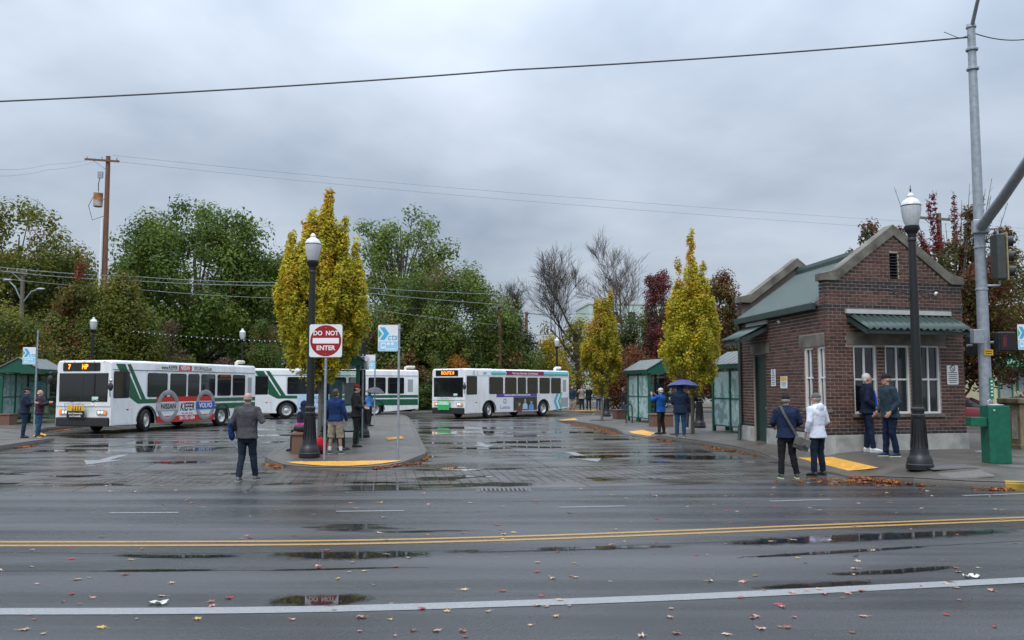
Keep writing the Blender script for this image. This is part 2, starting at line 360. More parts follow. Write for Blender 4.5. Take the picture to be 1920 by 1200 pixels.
def smoothline(pts, k=6):
    out = []
    for i in range(len(pts) - 1):
        p0 = Vector(pts[max(i - 1, 0)]); p1 = Vector(pts[i]); p2 = Vector(pts[i + 1]); p3 = Vector(pts[min(i + 2, len(pts) - 1)])
        for j in range(k):
            t = j / k; out.append(tuple(.5 * ((2 * p1) + (p2 - p0) * t + (2 * p0 - 5 * p1 + 4 * p2 - p3) * t * t + (3 * p1 - p0 - 3 * p2 + p3) * t ** 3)))
    return out + [tuple(pts[-1])]
yl = [(-60, g2(-300, 1020.5)[1] - .2), (-25, g2(-300, 1020.5)[1] - .1)] + smoothline([g2(a, b) for a, b in ((-300, 1020.5), (0, 1020), (320, 1019.5), (640, 1017), (960, 1009.5), (1280, 998), (1600, 985), (1920, 973), (2200, 963))])
wl = [(-60, g2(-200, 1147.5)[1] - .1), (-20, g2(-200, 1147.5)[1])] + smoothline([g2(a, b) for a, b in ((-200, 1147.5), (0, 1147), (320, 1146), (640, 1141.5), (960, 1132), (1280, 1120), (1600, 1104.5), (1920, 1088), (2200, 1074))])
def carry_on(l, d): a, b = Vector(l[-2]), Vector(l[-1]); l.append(tuple(b + (b - a).normalized() * d))
carry_on(yl, 4.5); carry_on(wl, 14)
for s_ in (-.125, .125): strip('centre_line', [(x, y + s_) for x, y in yl], .105, M_line_y)
strip('edge_line', wl, .215, M_line_w)
for a, b, c, d in ((-210, 963.5, -90, 963), (205, 962, 335, 961.3), (630, 959, 758, 957.8), (1048, 951.5, 1172, 949), (1443, 940, 1558, 936.5), (1805, 929.5, 1925, 925.5)):
    strip('lane_dash', [g2(a, b), g2(c, d)], .10, M_line_f)
# sealed seams in the asphalt
sr_ = random.Random(9); M_tar = mat('tar_seal', (.012, .012, .013), .28, var=.3, scale=10)
for seam in ([(-60, 1036), (420, 1037), (900, 1031), (1400, 1014), (1960, 990)], [(1380, 1046), (1560, 1035), (1760, 1023), (1960, 1013)], [(-60, 1071), (400, 1070), (800, 1064)], [(-60, 940), (500, 939), (1000, 934), (1500, 922)]):
    P_s = smoothline([g2(*p) for p in seam], 14); P_s = [(x + sr_.uniform(-.02, .02), y + sr_.uniform(-.018, .018)) for x, y in P_s]
    strip('tar_seam', P_s, .014, M_tar, .0035)
# ---- bus lot: concrete slabs laid along the lot axis, a band of pavers and a gutter in front
AX = Vector((-.150, 1)).normalized(); AXA = math.atan2(.150, 1)      # lot axis, turned a little left of the view
lot = sheet('bus_lot', [(-30, 16.2), (-9, 16.1), (7, 18.6), (8, 54), (17, 53), (17, 66), (5, 130), (-2, 130), (-30, 60)], -.016, W_joint)
rng = random.Random(4)
def slab_mesh(name, P, z, th=.014):
    b = MB(); b.prism([(p[0], p[1], z - th) for p in P], (0, 0, th)); return b
for k in range(-8, 5):
    xa, xb = -1.65 + 3.13 * k, -1.65 + 3.13 * (k + 1)
    g_ = .009
    a0, b0 = Vector((xa + g_, gy(xa) + .008)), Vector((xb - g_, gy(xb) + .008))
    if xa < 6.9 < xb: b0 = Vector((6.97, gy(6.97) + .008))
    if xa < 6.9: o_ = slab_mesh('gutter_slab', [a0, b0, b0 + AX * .95, a0 + AX * .95], -.0005).build('gutter_slab', W_conc, lot)
    v = 4.15; row = 0
    while v < 47:
        ln = 4.6
        z = rng.uniform(-.0025, .0)
        A = Vector((xa + g_, gy(xa))) + AX * (v + g_); B = Vector((xb - g_, gy(xb))) + AX * (v + g_)
        slab_mesh('slab', [A, B, B + AX * (ln - 2 * g_), A + AX * (ln - 2 * g_)], z).build('slab', W_conc, lot)
        v += ln; row += 1
pv_stuff = MB(); npv = 0
pw, pl = .205, .39
pmesh = None
cells = []
for j in range(8):
    x = -16.0
    while x < 6.9:
        cells.append((j, x)); x += pw
cells.sort(key=lambda c: (c[0], abs(c[1] - .5)))
for j, x in cells:
    yb = gy(x) + .985 + j * pl + (.0 if int(x / pw) % 2 else pl * .5 if j < 7 else 0)
    c = Vector((x + pw / 2, gy(x + pw / 2))) + AX * (.985 + j * pl + pl / 2)
    if c.x > 6.9: continue
    z = rng.uniform(-.004, .0)
    if npv < 300 and abs(c.x) < 8.5:
        if pmesh is None:
            o_ = MB().box((0, 0, -.01), (pw - .012, pl - .012, .02)).build('paver', W_pav, lot); pmesh = o_.data
        else: o_ = link('paver', pmesh, None, lot)
        o_.location = (c.x, c.y, z); o_.rotation_euler = (rng.uniform(-.01, .01), rng.uniform(-.012, .012), AXA); npv += 1
    else:
        pv_stuff.box((c.x, c.y, z - .01), (pw - .012, pl - .012, .02), Matrix.Rotation(AXA, 3, 'Z'))
tag(pv_stuff.build('paver_band', W_pav, lot), kind='stuff')
# ---- lane arrows painted in the lot
def arrow(px, py, s=1.0, flip=1):
    c = G(px, py); pts = [(-.14, -1.7), (.14, -1.7), (.14, .1), (.50, .1), (0, 1.5), (-.50, .1), (-.14, .1)]
    e = Vector((AX.y, -AX.x)); b = MB()
    vs = [(c.x + (e * x * s * 1.0 + AX * y * s * flip).x, c.y + (e * x * s + AX * y * s * flip).y, .004) for x, y in pts]
    b.add(vs, [(0, 1, 2, 6), (3, 4, 5), (2, 3, 4), (2, 4, 5, 6)]) if False else b.add(vs, [(0, 1, 2, 6), (2, 3, 4), (6, 2, 4), (6, 4, 5)])
    return b.build('lane_arrow', M_line_f, lot)
arrow(198, 862, 1.0, -1); arrow(1095, 857, 1.0, -1); arrow(905, 834, .8, -1)
# ---- kerbed blocks
KERBS = []
def seginfo(K, x, y):
    best = (1e9, .15)
    for (a, b, h), (c, d, k) in zip(K, K[1:]):
        dx, dy = c - a, d - b; l2 = dx * dx + dy * dy or 1e-9
        t = max(0, min(1, ((x - a) * dx + (y - b) * dy) / l2)); q = math.hypot(a + dx * t - x, b + dy * t - y)
        if q < best[0]: best = (q, h + (k - h) * t)
    return best
def sm(t): t = max(0, min(1, t)); return t * t * (3 - 2 * t)
def block(name, K, poly, m, box, step=.7, rise=None, closed=False):
    pn = len(poly)
    def inside(x, y):
        c = False
        for i in range(pn):
            (x0, y0), (x1, y1) = poly[i], poly[(i + 1) % pn]
            if (y0 > y) != (y1 > y) and x < (x1 - x0) * (y - y0) / (y1 - y0) + x0: c = not c
        return c
    def zin(x, y):
        return zf(x, y) if inside(x, y) else 0.0
    zf_in = zin
    def zf(x, y):
        d, h = seginfo(K, x, y); z = h + (.16 - h) * sm(d / 2.0)
        if rise: z += rise(x, y, d)
        return z
    bm = fill(poly)
    x0, x1, y0, y1 = box
    for ax, lo, hi in ((0, x0, x1), (1, y0, y1)):
        k = lo
        while k < hi:
            co = (k, 0, 0) if ax == 0 else (0, k, 0); no = (1, 0, 0) if ax == 0 else (0, 1, 0)
            bmesh.ops.bisect_plane(bm, geom=list(bm.verts) + list(bm.edges) + list(bm.faces), plane_co=co, plane_no=no); k += step
    bmesh.ops.remove_doubles(bm, verts=bm.verts, dist=.001)
    for v in bm.verts: v.co.z = zf(v.co.x, v.co.y)
    bmesh.ops.recalc_face_normals(bm, faces=bm.faces)
    if sum(f.normal.z for f in bm.faces) < 0: bmesh.ops.reverse_faces(bm, faces=bm.faces)
    me = bpy.data.meshes.new(name); bm.to_mesh(me); bm.free(); me.shade_smooth()
    o = link(name, me, m); tag(o, kind='structure')
    # kerb stones: face and rounded nosing, one stone per segment of the line
    n = len(K)
    def off(i, d):
        a = Vector(K[(i - 1) % (n - 1) if closed else max(i - 1, 0)][:2]); c = Vector(K[(i + 1) % (n - 1) if closed else min(i + 1, n - 1)][:2]); t = (c - a).normalized()
        e = Vector((-t.y, t.x)) * SGN[name] ; q = Vector(K[i][:2]) + e * d; return q
    for i in range(n - 1):
        b = MB(); ring = []
        for j in (i, i + 1):
            h = K[j][2]; r = []
            for d, z in ((-.012, -.02), (-.008, max(h - .03, 0.0)), (.03, h + .004), (.15, h + .006), (.15, -.02)):
                q = off(j % (n - 1) if closed and j == n - 1 else j, d); r.append((q.x, q.y, z))
            ring.append(r)
        ln = math.hypot(K[i][0] - K[i + 1][0], K[i][1] - K[i + 1][1])
        b.rings(ring); ko = b.build('kerb', W_kerb, o, smooth=True, ang=60)
        KERBS.append(ko)
    return o, zf_in
def rise_r(x, y, d): return .12 * sm((d - .25) / 1.0) * sm((33 - y) / 4)
SGN = {'sidewalk': 1, 'side_pavement': 1, 'traffic_island': 1, 'far_pavement': 1}
def dens(K, step=1.2):
    out = []
    for (a, b, h), (c, d, k) in zip(K, K[1:]):
        n = max(1, int(math.hypot(c - a, d - b) / step)); n = min(n, 12)
        for i in range(n): t = i / n; out.append((a + (c - a) * t, b + (d - b) * t, h + (k - h) * t))
    return out + [K[-1]]
walk, ZR = block('sidewalk', dens(KR[:25], 1.8), [(a, b) for a, b, h in dens(KR[:-1], 1.8)], W_walk, (2, 17, 16, 40), .5, rise_r)
KL = [(-60, 17.6, .15), (-18, 18.2, .15), (-15.5, 19.6, .15), (-14.7, 22, .15), (-15, 25.8, .15), (-15.3, 28, .15), (-15.7, 30.1, .12), (-16.3, 31.6, .02), (-17.8, 33.7, .02), (-18.9, 35, .12), (-19.7, 37.5, .15), (-20.2, 45, .15), (-17.9, 53.5, .15), (-8, 59.4, .15), (0, 64.2, .15), (1.6, 65.4, .15), (2.0, 70, .15)]
walkl, ZL = block('side_pavement', dens(KL, 2.5), [(a, b) for a, b, h in dens(KL, 2.5)] + [(2, 130), (-120, 130), (-120, 17.6)], W_walk, (-24, 3, 18, 66), .9)
KF = [(2.3, 129, .15), (2.4, 70, .15), (3.4, 66.6, .06), (6, 65.2, .04), (9, 65, .15), (16.8, 65, .15), (16.8, 129, .15)]
KF = KF[::1]
walkf, ZF = block('far_pavement', dens(KF, 3), [(a, b) for a, b, h in dens(KF, 3)], W_walk, (2, 17, 64, 72), .9)
KI_px = [(497, 867), (505, 872), (530, 876), (560, 878.5), (600, 880), (640, 880.5), (680, 880), (720, 877.5), (755, 873.5), (780, 868), (795, 862), (800, 856), (795, 845), (787, 828), (778, 808), (771, 794), (765, 786), (755, 781.5), (735, 780), (715, 781), (700, 784), (680, 790), (640, 800), (595, 817), (550, 838), (512, 856)]
KI = [(*g2(a, b), .05 + .10 * sm((abs(a - 640) - 95) / 50) if b > 859 else .15) for a, b in KI_px]; KI.append(KI[0])
isl, ZI = block('traffic_island', KI, [(a, b) for a, b, h in KI[:-1]], W_walk, (-12, 0, 19, 60), .9, closed=True)
sheet('verge', [(-118, 45), (-23.5, 36), (-23, 47), (-20.2, 56), (-8.6, 62.2), (-.6, 66.8), (.4, 67.6), (.4, 128), (-118, 128)], .175, M_grass)
def hit(px, py, zf, up=0.0):
    """first point of the pavement that a sight line meets"""
    r = ray(px, py); t0, t1 = (.5 - CH) / r.z, (-.001 - CH) / r.z; n = 160; lo = t0
    for i in range(n + 1):
        t = t0 + (t1 - t0) * i / n; p = Vector((0, 0, CH)) + r * t
        if p.z <= zf(p.x, p.y): break
    p.z = max(zf(p.x, p.y), 0) + up; return p
# ---- tactile pads with truncated domes
def pad(px4, zf, dome=True):
    P = [hit(px, py, zf, .016) for px, py in px4]
    nu = max(3, min(60, int((P[1] - P[0]).length / .062))); nv = max(3, min(30, int((P[3] - P[0]).length / .062)))
    def S(u, v):
        q = P[0] * (1 - u) * (1 - v) + P[1] * u * (1 - v) + P[2] * u * v + P[3] * (1 - u) * v; q.z = max(zf(q.x, q.y), .02) + .018; return q
    b = MB(); gn = 12; b.add([S(i / gn, j / gn) for i in range(gn + 1) for j in range(gn + 1)], [(i * (gn + 1) + j, (i + 1) * (gn + 1) + j, (i + 1) * (gn + 1) + j + 1, i * (gn + 1) + j + 1) for i in range(gn) for j in range(gn)])
    for i in range(nu):
        for j in range(nv): b.lathe([(.018, 0), (.011, .006)], 6, S((i + .5) / nu, (j + .5) / nv))
    return b.build('tactile_pad', M_yellow, None)
def tagpad(o, l): tag(o, l, 'tactile pad')
tagpad(pad([(1496, 859), (1560, 858.5), (1648, 879), (1590, 884)], ZR), 'yellow tactile paving pad beside the brick kiosk')
tagpad(pad([(1178, 810), (1206, 807), (1229, 812), (1218, 819)], ZR), 'small yellow tactile pad at the feet of the man taking a photograph')
tagpad(pad([(1049, 788), (1078, 785), (1084, 788), (1056, 792)], ZR), 'small yellow tactile pad near the slim yellow tree')
tagpad(pad([(1064, 770.5), (1120, 768.5), (1126, 770), (1070, 772.3)], ZF), 'long yellow tactile strip in front of the distant group of people')
tagpad(pad([(62, 818), (76, 813.5), (88, 817), (74, 822)], ZL), 'yellow tactile pad beside the two men at the left bus shelter')
tagpad(pad([(722, 822), (752, 819), (758, 823), (728, 826)], ZI), 'worn yellow tactile pad on the far part of the traffic island')
# curved pad along the island nose
def onI(px, py): return hit(px, py, ZI, .016)
b = MB(); n = 24; m_ = 5; gr = []
for i in range(n + 1):
    t = i / n; px = 537 + 216 * t; yt = 867.2 - 3.0 * t; yb = yt + .4 + 8.6 * math.sin(math.pi * t) ** .8
    for j in range(m_ + 1): gr.append(onI(px, yt + (yb - yt) * j / m_))
b.add(gr, [(i * (m_ + 1) + j, i * (m_ + 1) + j + 1, (i + 1) * (m_ + 1) + j + 1, (i + 1) * (m_ + 1) + j) for i in range(n) for j in range(m_)])
for i in range(2, 2 * n - 1):
    for j in range(1, 9):
        a = gr[(i // 2) * (m_ + 1)]; c = gr[(i // 2) * (m_ + 1) + m_]
        q = a.lerp(c, j / 9)
        if i % 2: q = q.lerp(gr[(i // 2 + 1) * (m_ + 1)].lerp(gr[(i // 2 + 1) * (m_ + 1) + m_], j / 9), .5)
        q.z = ZI(q.x, q.y) + .016
        if (a - c).length > .25: b.lathe([(.018, 0), (.011, .006)], 6, q)
tagpad(b.build('tactile_pad', M_yellow), 'long curved yellow tactile strip along the nose of the traffic island')
# yellow kerb paint at the corner
b = MB(); K_ = [k for k in KR if 8.35 <= k[0] <= 14.5 and k[1] < 18]
pts = [(9.0, 16.24), (9.4, 16.1), (10.4, 16.15), (11.5, 16.2), (14, 17.2)]
rr_ = []
for i, p in enumerate(pts):
    a = Vector(pts[max(i - 1, 0)]); c = Vector(pts[min(i + 1, len(pts) - 1)]); t = (c - a).normalized(); e = Vector((-t.y, t.x))
    rr_.append([(p[0] + e.x * d, p[1] + e.y * d, z) for d, z in ((-.017, .0), (-.013, .122), (.028, .160), (.13, .163), (.13, .150))])
b.rings(rr_); b.build('kerb_paint', mat('kerb_yellow', (.34, .22, .02), .5, var=.5, scale=4), walk, smooth=True)
# ---- storm drain and covers
cc = G(945, 919); e = Vector((.997, .06, 0)); f_ = Vector((-.06, .997, 0)); Mz = Matrix.Rotation(math.atan2(.06, .997), 3, 'Z')
dr = empty('storm_drain', cc, 0, 'iron storm drain grate set in the gutter', 'drain')
MB().box((0, 0, -.006), (1.02, .62, .02), Mz).build('frame', mat('drain_iron', (.06, .055, .05), .5, var=.3, scale=20), dr)
MB().box((0, 0, .0052), (.86, .42, .003), Mz).build('pit', M_dark, dr)
for i in range(11): MB().box(Mz @ Vector((-.40 + i * .08, 0, .010)), (.030, .42, .010), Mz).build('bar', mat('drain_bar', (.16, .155, .15), .4, metal=.4), dr)
for (px, py, wx, wy, lb) in ((1810, 891.5, .85, .5, 'concrete utility box lid flush with the pavement beside the corner lamp post'), (1780, 876, .9, .55, 'grey oval metal cover on the pavement behind the corner lamp post'), (1912, 875, .6, .5, 'pale utility lid on the pavement beside the green drinking fountain')):
    q = hit(px, py, ZR, .010)
    uc = empty('utility_cover', q - Vector((0, 0, .006)), 0, lb, 'cover'); e_ = .3; uc.rotation_euler = (math.atan((ZR(q.x, q.y + e_) - ZR(q.x, q.y - e_)) / (2 * e_)), -math.atan((ZR(q.x + e_, q.y) - ZR(q.x - e_, q.y)) / (2 * e_)), 0); MB().box((0, 0, -.004), (wx, wy, .012)).build('rim', M_conc_d, uc); MB().box((0, 0, .0035), (wx - .08, wy - .08, .006)).build('lid', mat('lid_' + str(px), (.13, .125, .115) if px != 1780 else (.11, .115, .12), .4, var=.2, scale=15), uc)
# ================================================================== BRICK KIOSK
M_brick = mat('brick', (.1, .04, .03), .72, attr='col', var=.22, scale=14, bump=.35, bscale=60)
M_mortar = mat('mortar', (.34, .275, .235), .85, var=.15, scale=20, bump=.2)
M_roof = mat('green_metal_roof', (.043, .070, .062), .40, var=.12, scale=2.5, metal=.1)
M_roofd = mat('green_metal_trim', (.030, .050, .045), .42, var=.12, scale=4)
M_frame = mat('window_frame_white', (.66, .66, .65), .45, var=.06)
M_wglass = mat('kiosk_glass', (.012, .014, .016), .04, var=.4, scale=.6, spec=.9)
M_doorg = mat('kiosk_door_green', (.013, .035, .026), .4, var=.15)
M_base = mat('kiosk_base_concrete', (.33, .325, .30), .75, var=.3, scale=3, bump=.3, bscale=35)
ZB = .28
p0 = G(1553, 847, ZB); p2 = G(1386, 820, ZB); p1 = Vector((11.82, 23.0, ZB)); p3 = p1 + p2 - p0
KORG = Vector(((p0.x + p3.x) / 2, (p0.y + p3.y) / 2, ZB))
class Wall:
    def __init__(s, a, b):
        s.a = Vector(a); s.L = (b - a).length; s.d = (b - a).normalized(); s.n = Vector((s.d.y, -s.d.x, 0)); s.M = Matrix((s.d, s.n, Vector((0, 0, 1)))).transposed()
    def p(s, u, z, o=0): return s.a + s.d * u + s.n * o + Vector((0, 0, z))
    def uz(s, px, py):
        r = ray(px, py); c = Vector((0, 0, CH)); t = (s.a - c).dot(s.n) / r.dot(s.n); q = c + r * t - s.a
        return q.dot(s.d), q.z
    def box(s, mb, u0, u1, z0, z1, o0, o1):
        mb.box(s.p((u0 + u1) / 2, (z0 + z1) / 2, (o0 + o1) / 2), (u1 - u0, o1 - o0, z1 - z0), s.M)
WF, WS = Wall(p0, p1), Wall(p2, p0)          # front, side to the lot
WR, WB = Wall(p1, p3), Wall(p3, p2)
kiosk = empty('brick_kiosk', KORG, 0, 'small red brick transit kiosk with green metal awnings and stepped gable', 'kiosk')
ZSH = WF.uz(1556, 526)[1]                    # shoulder of the parapet
ZBASE = .40
apex_u, apex_z = WF.uz(1673, 442); su = .36
UW = {}
def openings():
    o = []
    for x0, x1 in ((1601.5, 1645), (1661, 1707), (1723, 1764)):
        a = WF.uz(x0, 710)[0]; b = WF.uz(x1, 710)[0]; o.append((a, b, WF.uz(x0, 776)[1], WF.uz(x0, 647)[1]))
    return o
OF = openings()
zs0 = WS.uz(1516, 765)[1]; zs1 = WS.uz(1516, 652)[1]
OS = [(WS.uz(1508, 700)[0], WS.uz(1524.5, 700)[0], zs0, zs1), (WS.uz(1533, 700)[0], WS.uz(1548, 700)[0], zs0, zs1)]
du0, du1 = WS.uz(1413, 740)[0], WS.uz(1437, 740)[0]; dz1 = WS.uz(1425, 664)[1]
DOOR = (du0, du1, -.02, dz1)
lintF = (WF.uz(1587, 633)[0], WF.uz(1774, 633)[0], OF[0][3] + .01, OF[0][3] + .33)
lintS = (WS.uz(1498, 640)[0], WS.L - .06, zs1 + .01, zs1 + .32)
lintD = (du0 - .22, du1 + .28, dz1 + .01, dz1 + .32)
vent = (WF.uz(1668, 500)[0], WF.uz(1684, 500)[0], WF.uz(1676, 524)[1], WF.uz(1676, 474)[1])
bz = [ZSH - .1 * k for k in (0,)]
band1 = WF.uz(1556, 580)[1]
DARK = [(ZBASE, ZBASE + .19), (band1 - .05, band1 + .12), (ZSH - .19, ZSH - .01)]
CP, BL, BH = .0885, .236, .066
brr = random.Random(11)
def brickcol(dark):
    if dark: k = brr.uniform(.7, 1.3); return (.026 * k, .019 * k, .019 * k)
    k = brr.uniform(.6, 1.5); h = brr.uniform(-.1, .1)
    return (.082 * k * (1 + h), .036 * k, .025 * k * (1 - h))
def colmesh(mb, cols, name):
    me = bpy.data.meshes.new(name); me.from_pydata(mb.v, [], mb.f)
    a = me.attributes.new('col', 'FLOAT_COLOR', 'POINT'); arr = np.ones((len(mb.v), 4), np.float32); arr[:, :3] = np.repeat(np.array(cols, np.float32), len(mb.v) // len(cols), axis=0); a.data.foreach_set('color', arr.ravel())
    me.materials.append(M_brick); return me
variants = []
for dk in (False, True):
    for k in range(7 if not dk else 3):
        mb = MB(); mb.box((0, 0, 0), (BL - .020, .05, BH)); variants.append((dk, colmesh(mb, [brickcol(dk)], 'brick')))
NB = [0]; NBMAX = 290
def brickwall(wall, name, opens, ztop, indiv):
    """mortar core with bricks laid in running bond, cut round the openings; ztop(u) gives the wall's top"""
    core = MB()
    us = sorted(set([0.03, wall.L - .03] + [q for o in opens for q in (o[0] + .004, o[1] - .004)] + [su, wall.L - su] + ([apex_u] if name == 'front_wall' else [wall.L / 2])))
    us = [u for u in us if .029 <= u <= wall.L - .029]
    for a, b in zip(us, us[1:]):
        if b - a < 1e-3: continue
        m = (a + b) / 2; holes = sorted((o[2] + .004, o[3] - .004) for o in opens if o[0] < m < o[1])
        zc = 0.0
        for h0, h1 in holes:
            if h0 > zc: wall.box(core, a, b, zc, h0, -.075, -.012)
            zc = max(zc, h1)
        pts = [wall.p(a, zc, -.012), wall.p(b, zc, -.012), wall.p(b, ztop(b) - .01, -.012), wall.p(a, ztop(a) - .01, -.012)]
        core.prism(pts, wall.n * -.063)
    wo = core.build(name, M_mortar, kiosk, KORG)
    st = MB(); cols = []; z = ZBASE + .004; c = 0
    while z < 6.5:
        off = (c % 2) * BL / 2; u = -off
        dk = any(a <= z + BH / 2 <= b for a, b in DARK)
        while u < wall.L:
            a, b = max(u, .004), min(u + BL, wall.L - .004); u += BL
            # trim to the gable
            while b - a > .03 and ztop(b) < z + BH * .6: b -= .02
            while b - a > .03 and ztop(a) < z + BH * .6: a += .02
            segs = [(a, b)]
            for o in opens:
                if o[2] < z + BH * .6 and z + BH * .4 < o[3]:
                    ns = []
                    for s0, s1 in segs:
                        if o[1] <= s0 or o[0] >= s1: ns.append((s0, s1)); continue
                        if o[0] > s0: ns.append((s0, o[0]))
                        if o[1] < s1: ns.append((o[1], s1))
                    segs = ns
            for s0, s1 in segs:
                if s1 - s0 < .035: continue
                ce = wall.p((s0 + s1) / 2, z + BH / 2, -.025 + brr.uniform(-.002, .002))
                if indiv and NB[0] < NBMAX and s1 - s0 > BL - .003 and indiv(z, u):
                    me = brr.choice([m for d, m in variants if d == dk]); o_ = link('brick', me, None, wo)
                    o_.matrix_basis = Matrix.Translation(ce - KORG) @ Matrix((wall.d, -wall.n, Vector((0, 0, 1)))).transposed().to_4x4(); NB[0] += 1
                else:
                    st.box(ce, (s1 - s0 - .020, .05, BH), wall.M); cols.append(brickcol(dk))
        z += CP; c += 1
        if all(ztop(q) < z for q in (su, wall.L / 2, apex_u, .1)): break
    st.v = [(a - KORG.x, b - KORG.y, d - KORG.z) for a, b, d in st.v]
    tag(link('brick_courses', colmesh(st, cols, 'brick_courses'), None, wo), kind='stuff')
    return wo
def gable(L, au):
    def f(u):
        if u < su or u > L - su: return ZSH
        return ZSH + (apex_z - ZSH) * ((u - su) / (au - su) if u < au else (L - su - u) / (L - su - au))
    return f
gF = gable(WF.L, apex_u); ZEAVE = WS.uz(1542, 566)[1] - .05
def box_open(o, e=.0): return (o[0] - e, o[1] + e, o[2], o[3])
brickwall(WF, 'front_wall', OF + [lintF, vent], gF, lambda z, u: (z > 3.0) or (.4 < z < 3.0))
brickwall(WS, 'side_wall', OS + [DOOR, lintS, lintD], lambda u: ZEAVE if .32 < u < WS.L - .32 else ZSH, None)
brickwall(WR, 'rear_side_wall', [], lambda u: ZEAVE if .32 < u < WR.L - .32 else ZSH, None)
brickwall(WB, 'back_wall', [], gable(WB.L, WB.L - apex_u), None)
# concrete base course, stone lintels, sills
b = MB()
for w_, ops in ((WF, []), (WS, [DOOR]), (WR, []), (WB, [])):
    cuts = [-.03] + [q for o in ops for q in (o[0], o[1])] + [w_.L + .03]
    for a, c in zip(cuts[::2], cuts[1::2]):
        n = max(1, int((c - a) / 1.15)); st = (c - a) / n
        for i in range(n):
            bb = MB(); w_.box(bb, a + st * i + .002, a + st * (i + 1) - .002, -.25, ZBASE, -.2, .028); bb.build('base_block', M_base, kiosk, KORG, bev=.008)
for w_, l in ((WF, lintF), (WS, lintS), (WS, lintD)):
    bb = MB(); w_.box(bb, l[0], l[1], l[2], l[3], -.15, .006); bb.build('lintel', M_conc_d, kiosk, KORG, bev=.006)
# windows: frame, mullions, four panes
def window(w_, o, cols=2, sill=True, md=.085):
    u0, u1, z0, z1 = o; fr = MB(); t = .055
    for a, c, e, f in ((u0, u0 + t, z0, z1), (u1 - t, u1, z0, z1), (u0 + t, u1 - t, z0, z0 + t), (u0 + t, u1 - t, z1 - t, z1)): w_.box(fr, a, c, e, f, -md - .03, -md + .05)
    fo = fr.build('window', M_frame, kiosk, KORG, bev=.004)
    mb = MB(); um = (u0 + u1) / 2; zm = z0 + (z1 - z0) * .5
    if cols == 2: w_.box(mb, um - .022, um + .022, z0 + t, z1 - t, -md - .02, -md + .035)
    w_.box(mb, u0 + t, u1 - t, zm - .022, zm + .022, -md - .02, -md + .032); mb.build('mullion', M_frame, fo, KORG)
    xs = [u0 + t, um, u1 - t] if cols == 2 else [u0 + t, u1 - t]
    for a, c in zip(xs, xs[1:]):
        for e, f in ((z0 + t, zm), (zm, z1 - t)):
            pb = MB(); w_.box(pb, a, c, e, f, -md - .012, -md - .002); pb.build('pane', M_wglass, fo, KORG)
    if sill:
        sb = MB(); w_.box(sb, u0 - .06, u1 + .06, z0 - .085, z0 - .003, -.14, .05); sb.build('sill', M_conc_d, fo, KORG, bev=.006)
for o in OF: window(WF, o)
for o in OS: window(WS, o, 2)
# door
d0 = MB(); WS.box(d0, du0 + .06, du1 - .06, -.1, dz1 - .06, -.15, -.11); do = d0.build('door', M_doorg, kiosk, KORG)
fb = MB(); WS.box(fb, du0, du0 + .06, -.1, dz1, -.2, -.06); WS.box(fb, du1 - .06, du1, -.1, dz1, -.2, -.06); WS.box(fb, du0 + .06, du1 - .06, dz1 - .06, dz1, -.2, -.06); fb.build('door_frame', M_doorg, do, KORG)
hb = MB(); WS.box(hb, du1 - .22, du1 - .12, .95, 1.0, -.11, -.05); WS.box(hb, du1 - .16, du1 - .12, .85, 1.1, -.11, -.09); hb.build('handle', M_chrome, do, KORG)
# parapet caps
def caps(w_, au, L):
    f = gable(L, au); th = .19
    for a, c in ((-.05, su), (su, au), (au, L - su), (L - su, L + .05)):
        n = 1 if c - a < .6 else 2
        for i in range(n):
            s0 = a + (c - a) * i / n; s1 = a + (c - a) * (i + 1) / n; bb = MB()
            za = f(max(s0, 0) if a < su else s0 + 1e-4); zb = f(s1 - 1e-4) if c <= L else f(L)
            lo = .005
            pts = [w_.p(s0, za + lo, .045), w_.p(s1, zb + lo, .045), w_.p(s1, zb + th + (.10 if 0 < s1 < L else 0), .045), w_.p(s0, za + th + (.10 if 0 < s0 < L else 0), .045)]
            bb.prism(pts, w_.n * -.34); bb.build('parapet_cap', M_conc_d, kiosk, KORG, bev=.01)
caps(WF, apex_u, WF.L); caps(WB, WB.L - apex_u, WB.L)
# metal roof: two ribbed slopes between the gables
RZ = ZEAVE + .05; rid = apex_z - .28
Lside = WS.L
def rp_(s, t, side):        # s 0..1 front to back, t 0 eave .. 1 ridge
    a = p0.lerp(p2, s) if side == 0 else p1.lerp(p3, s); m = WF.p(apex_u, 0).lerp(p2 + (WF.d * apex_u), s)
    ov = -.10 * (1 - t)
    q = a.lerp(m, t) + (WS.n if side == 0 else WR.n) * (.12 * (1 - t)); q.z = ZB + RZ + (rid - RZ) * t; return q
for side in (0, 1):
    sl = MB(); s0, s1 = .055, .945; nb = 30; vs = []
    prof = [(0, 0), (.55, 0), (.68, .03), (.87, .03), (1.0, 0)]
    S = []
    for i in range(nb):
        for f, h in prof[:-1]: S.append((s0 + (s1 - s0) * (i + f) / nb, h))
    S.append((s1, 0))
    for s, h in S:
        for t in (0, 1): q = rp_(s, t, side); vs.append((q.x, q.y, q.z + h))
    sl.add(vs, [(2 * i, 2 * i + 2, 2 * i + 3, 2 * i + 1) for i in range(len(S) - 1)])
    sl.build('roof_slope', M_roof, kiosk, KORG)
    gb = MB(); a, c = rp_(s0, 0, side), rp_(s1, 0, side)
    w_ = WS if side == 0 else WR; M3 = w_.M
    gb.box((a + c) / 2 + w_.n * .03 + Vector((0, 0, -.09)), ((a - c).length + .05, .14, .17), M3); gb.build('gutter', M_roofd, kiosk, KORG, bev=.01)
q0, q1 = rp_(.055, 1, 0), rp_(.945, 1, 0); b = MB(); b.tube([q0 + Vector((0, 0, .02)), q1 + Vector((0, 0, .02))], [(.2, .03)] * 2, 6); b.build('ridge_cap', M_roof, kiosk, KORG)
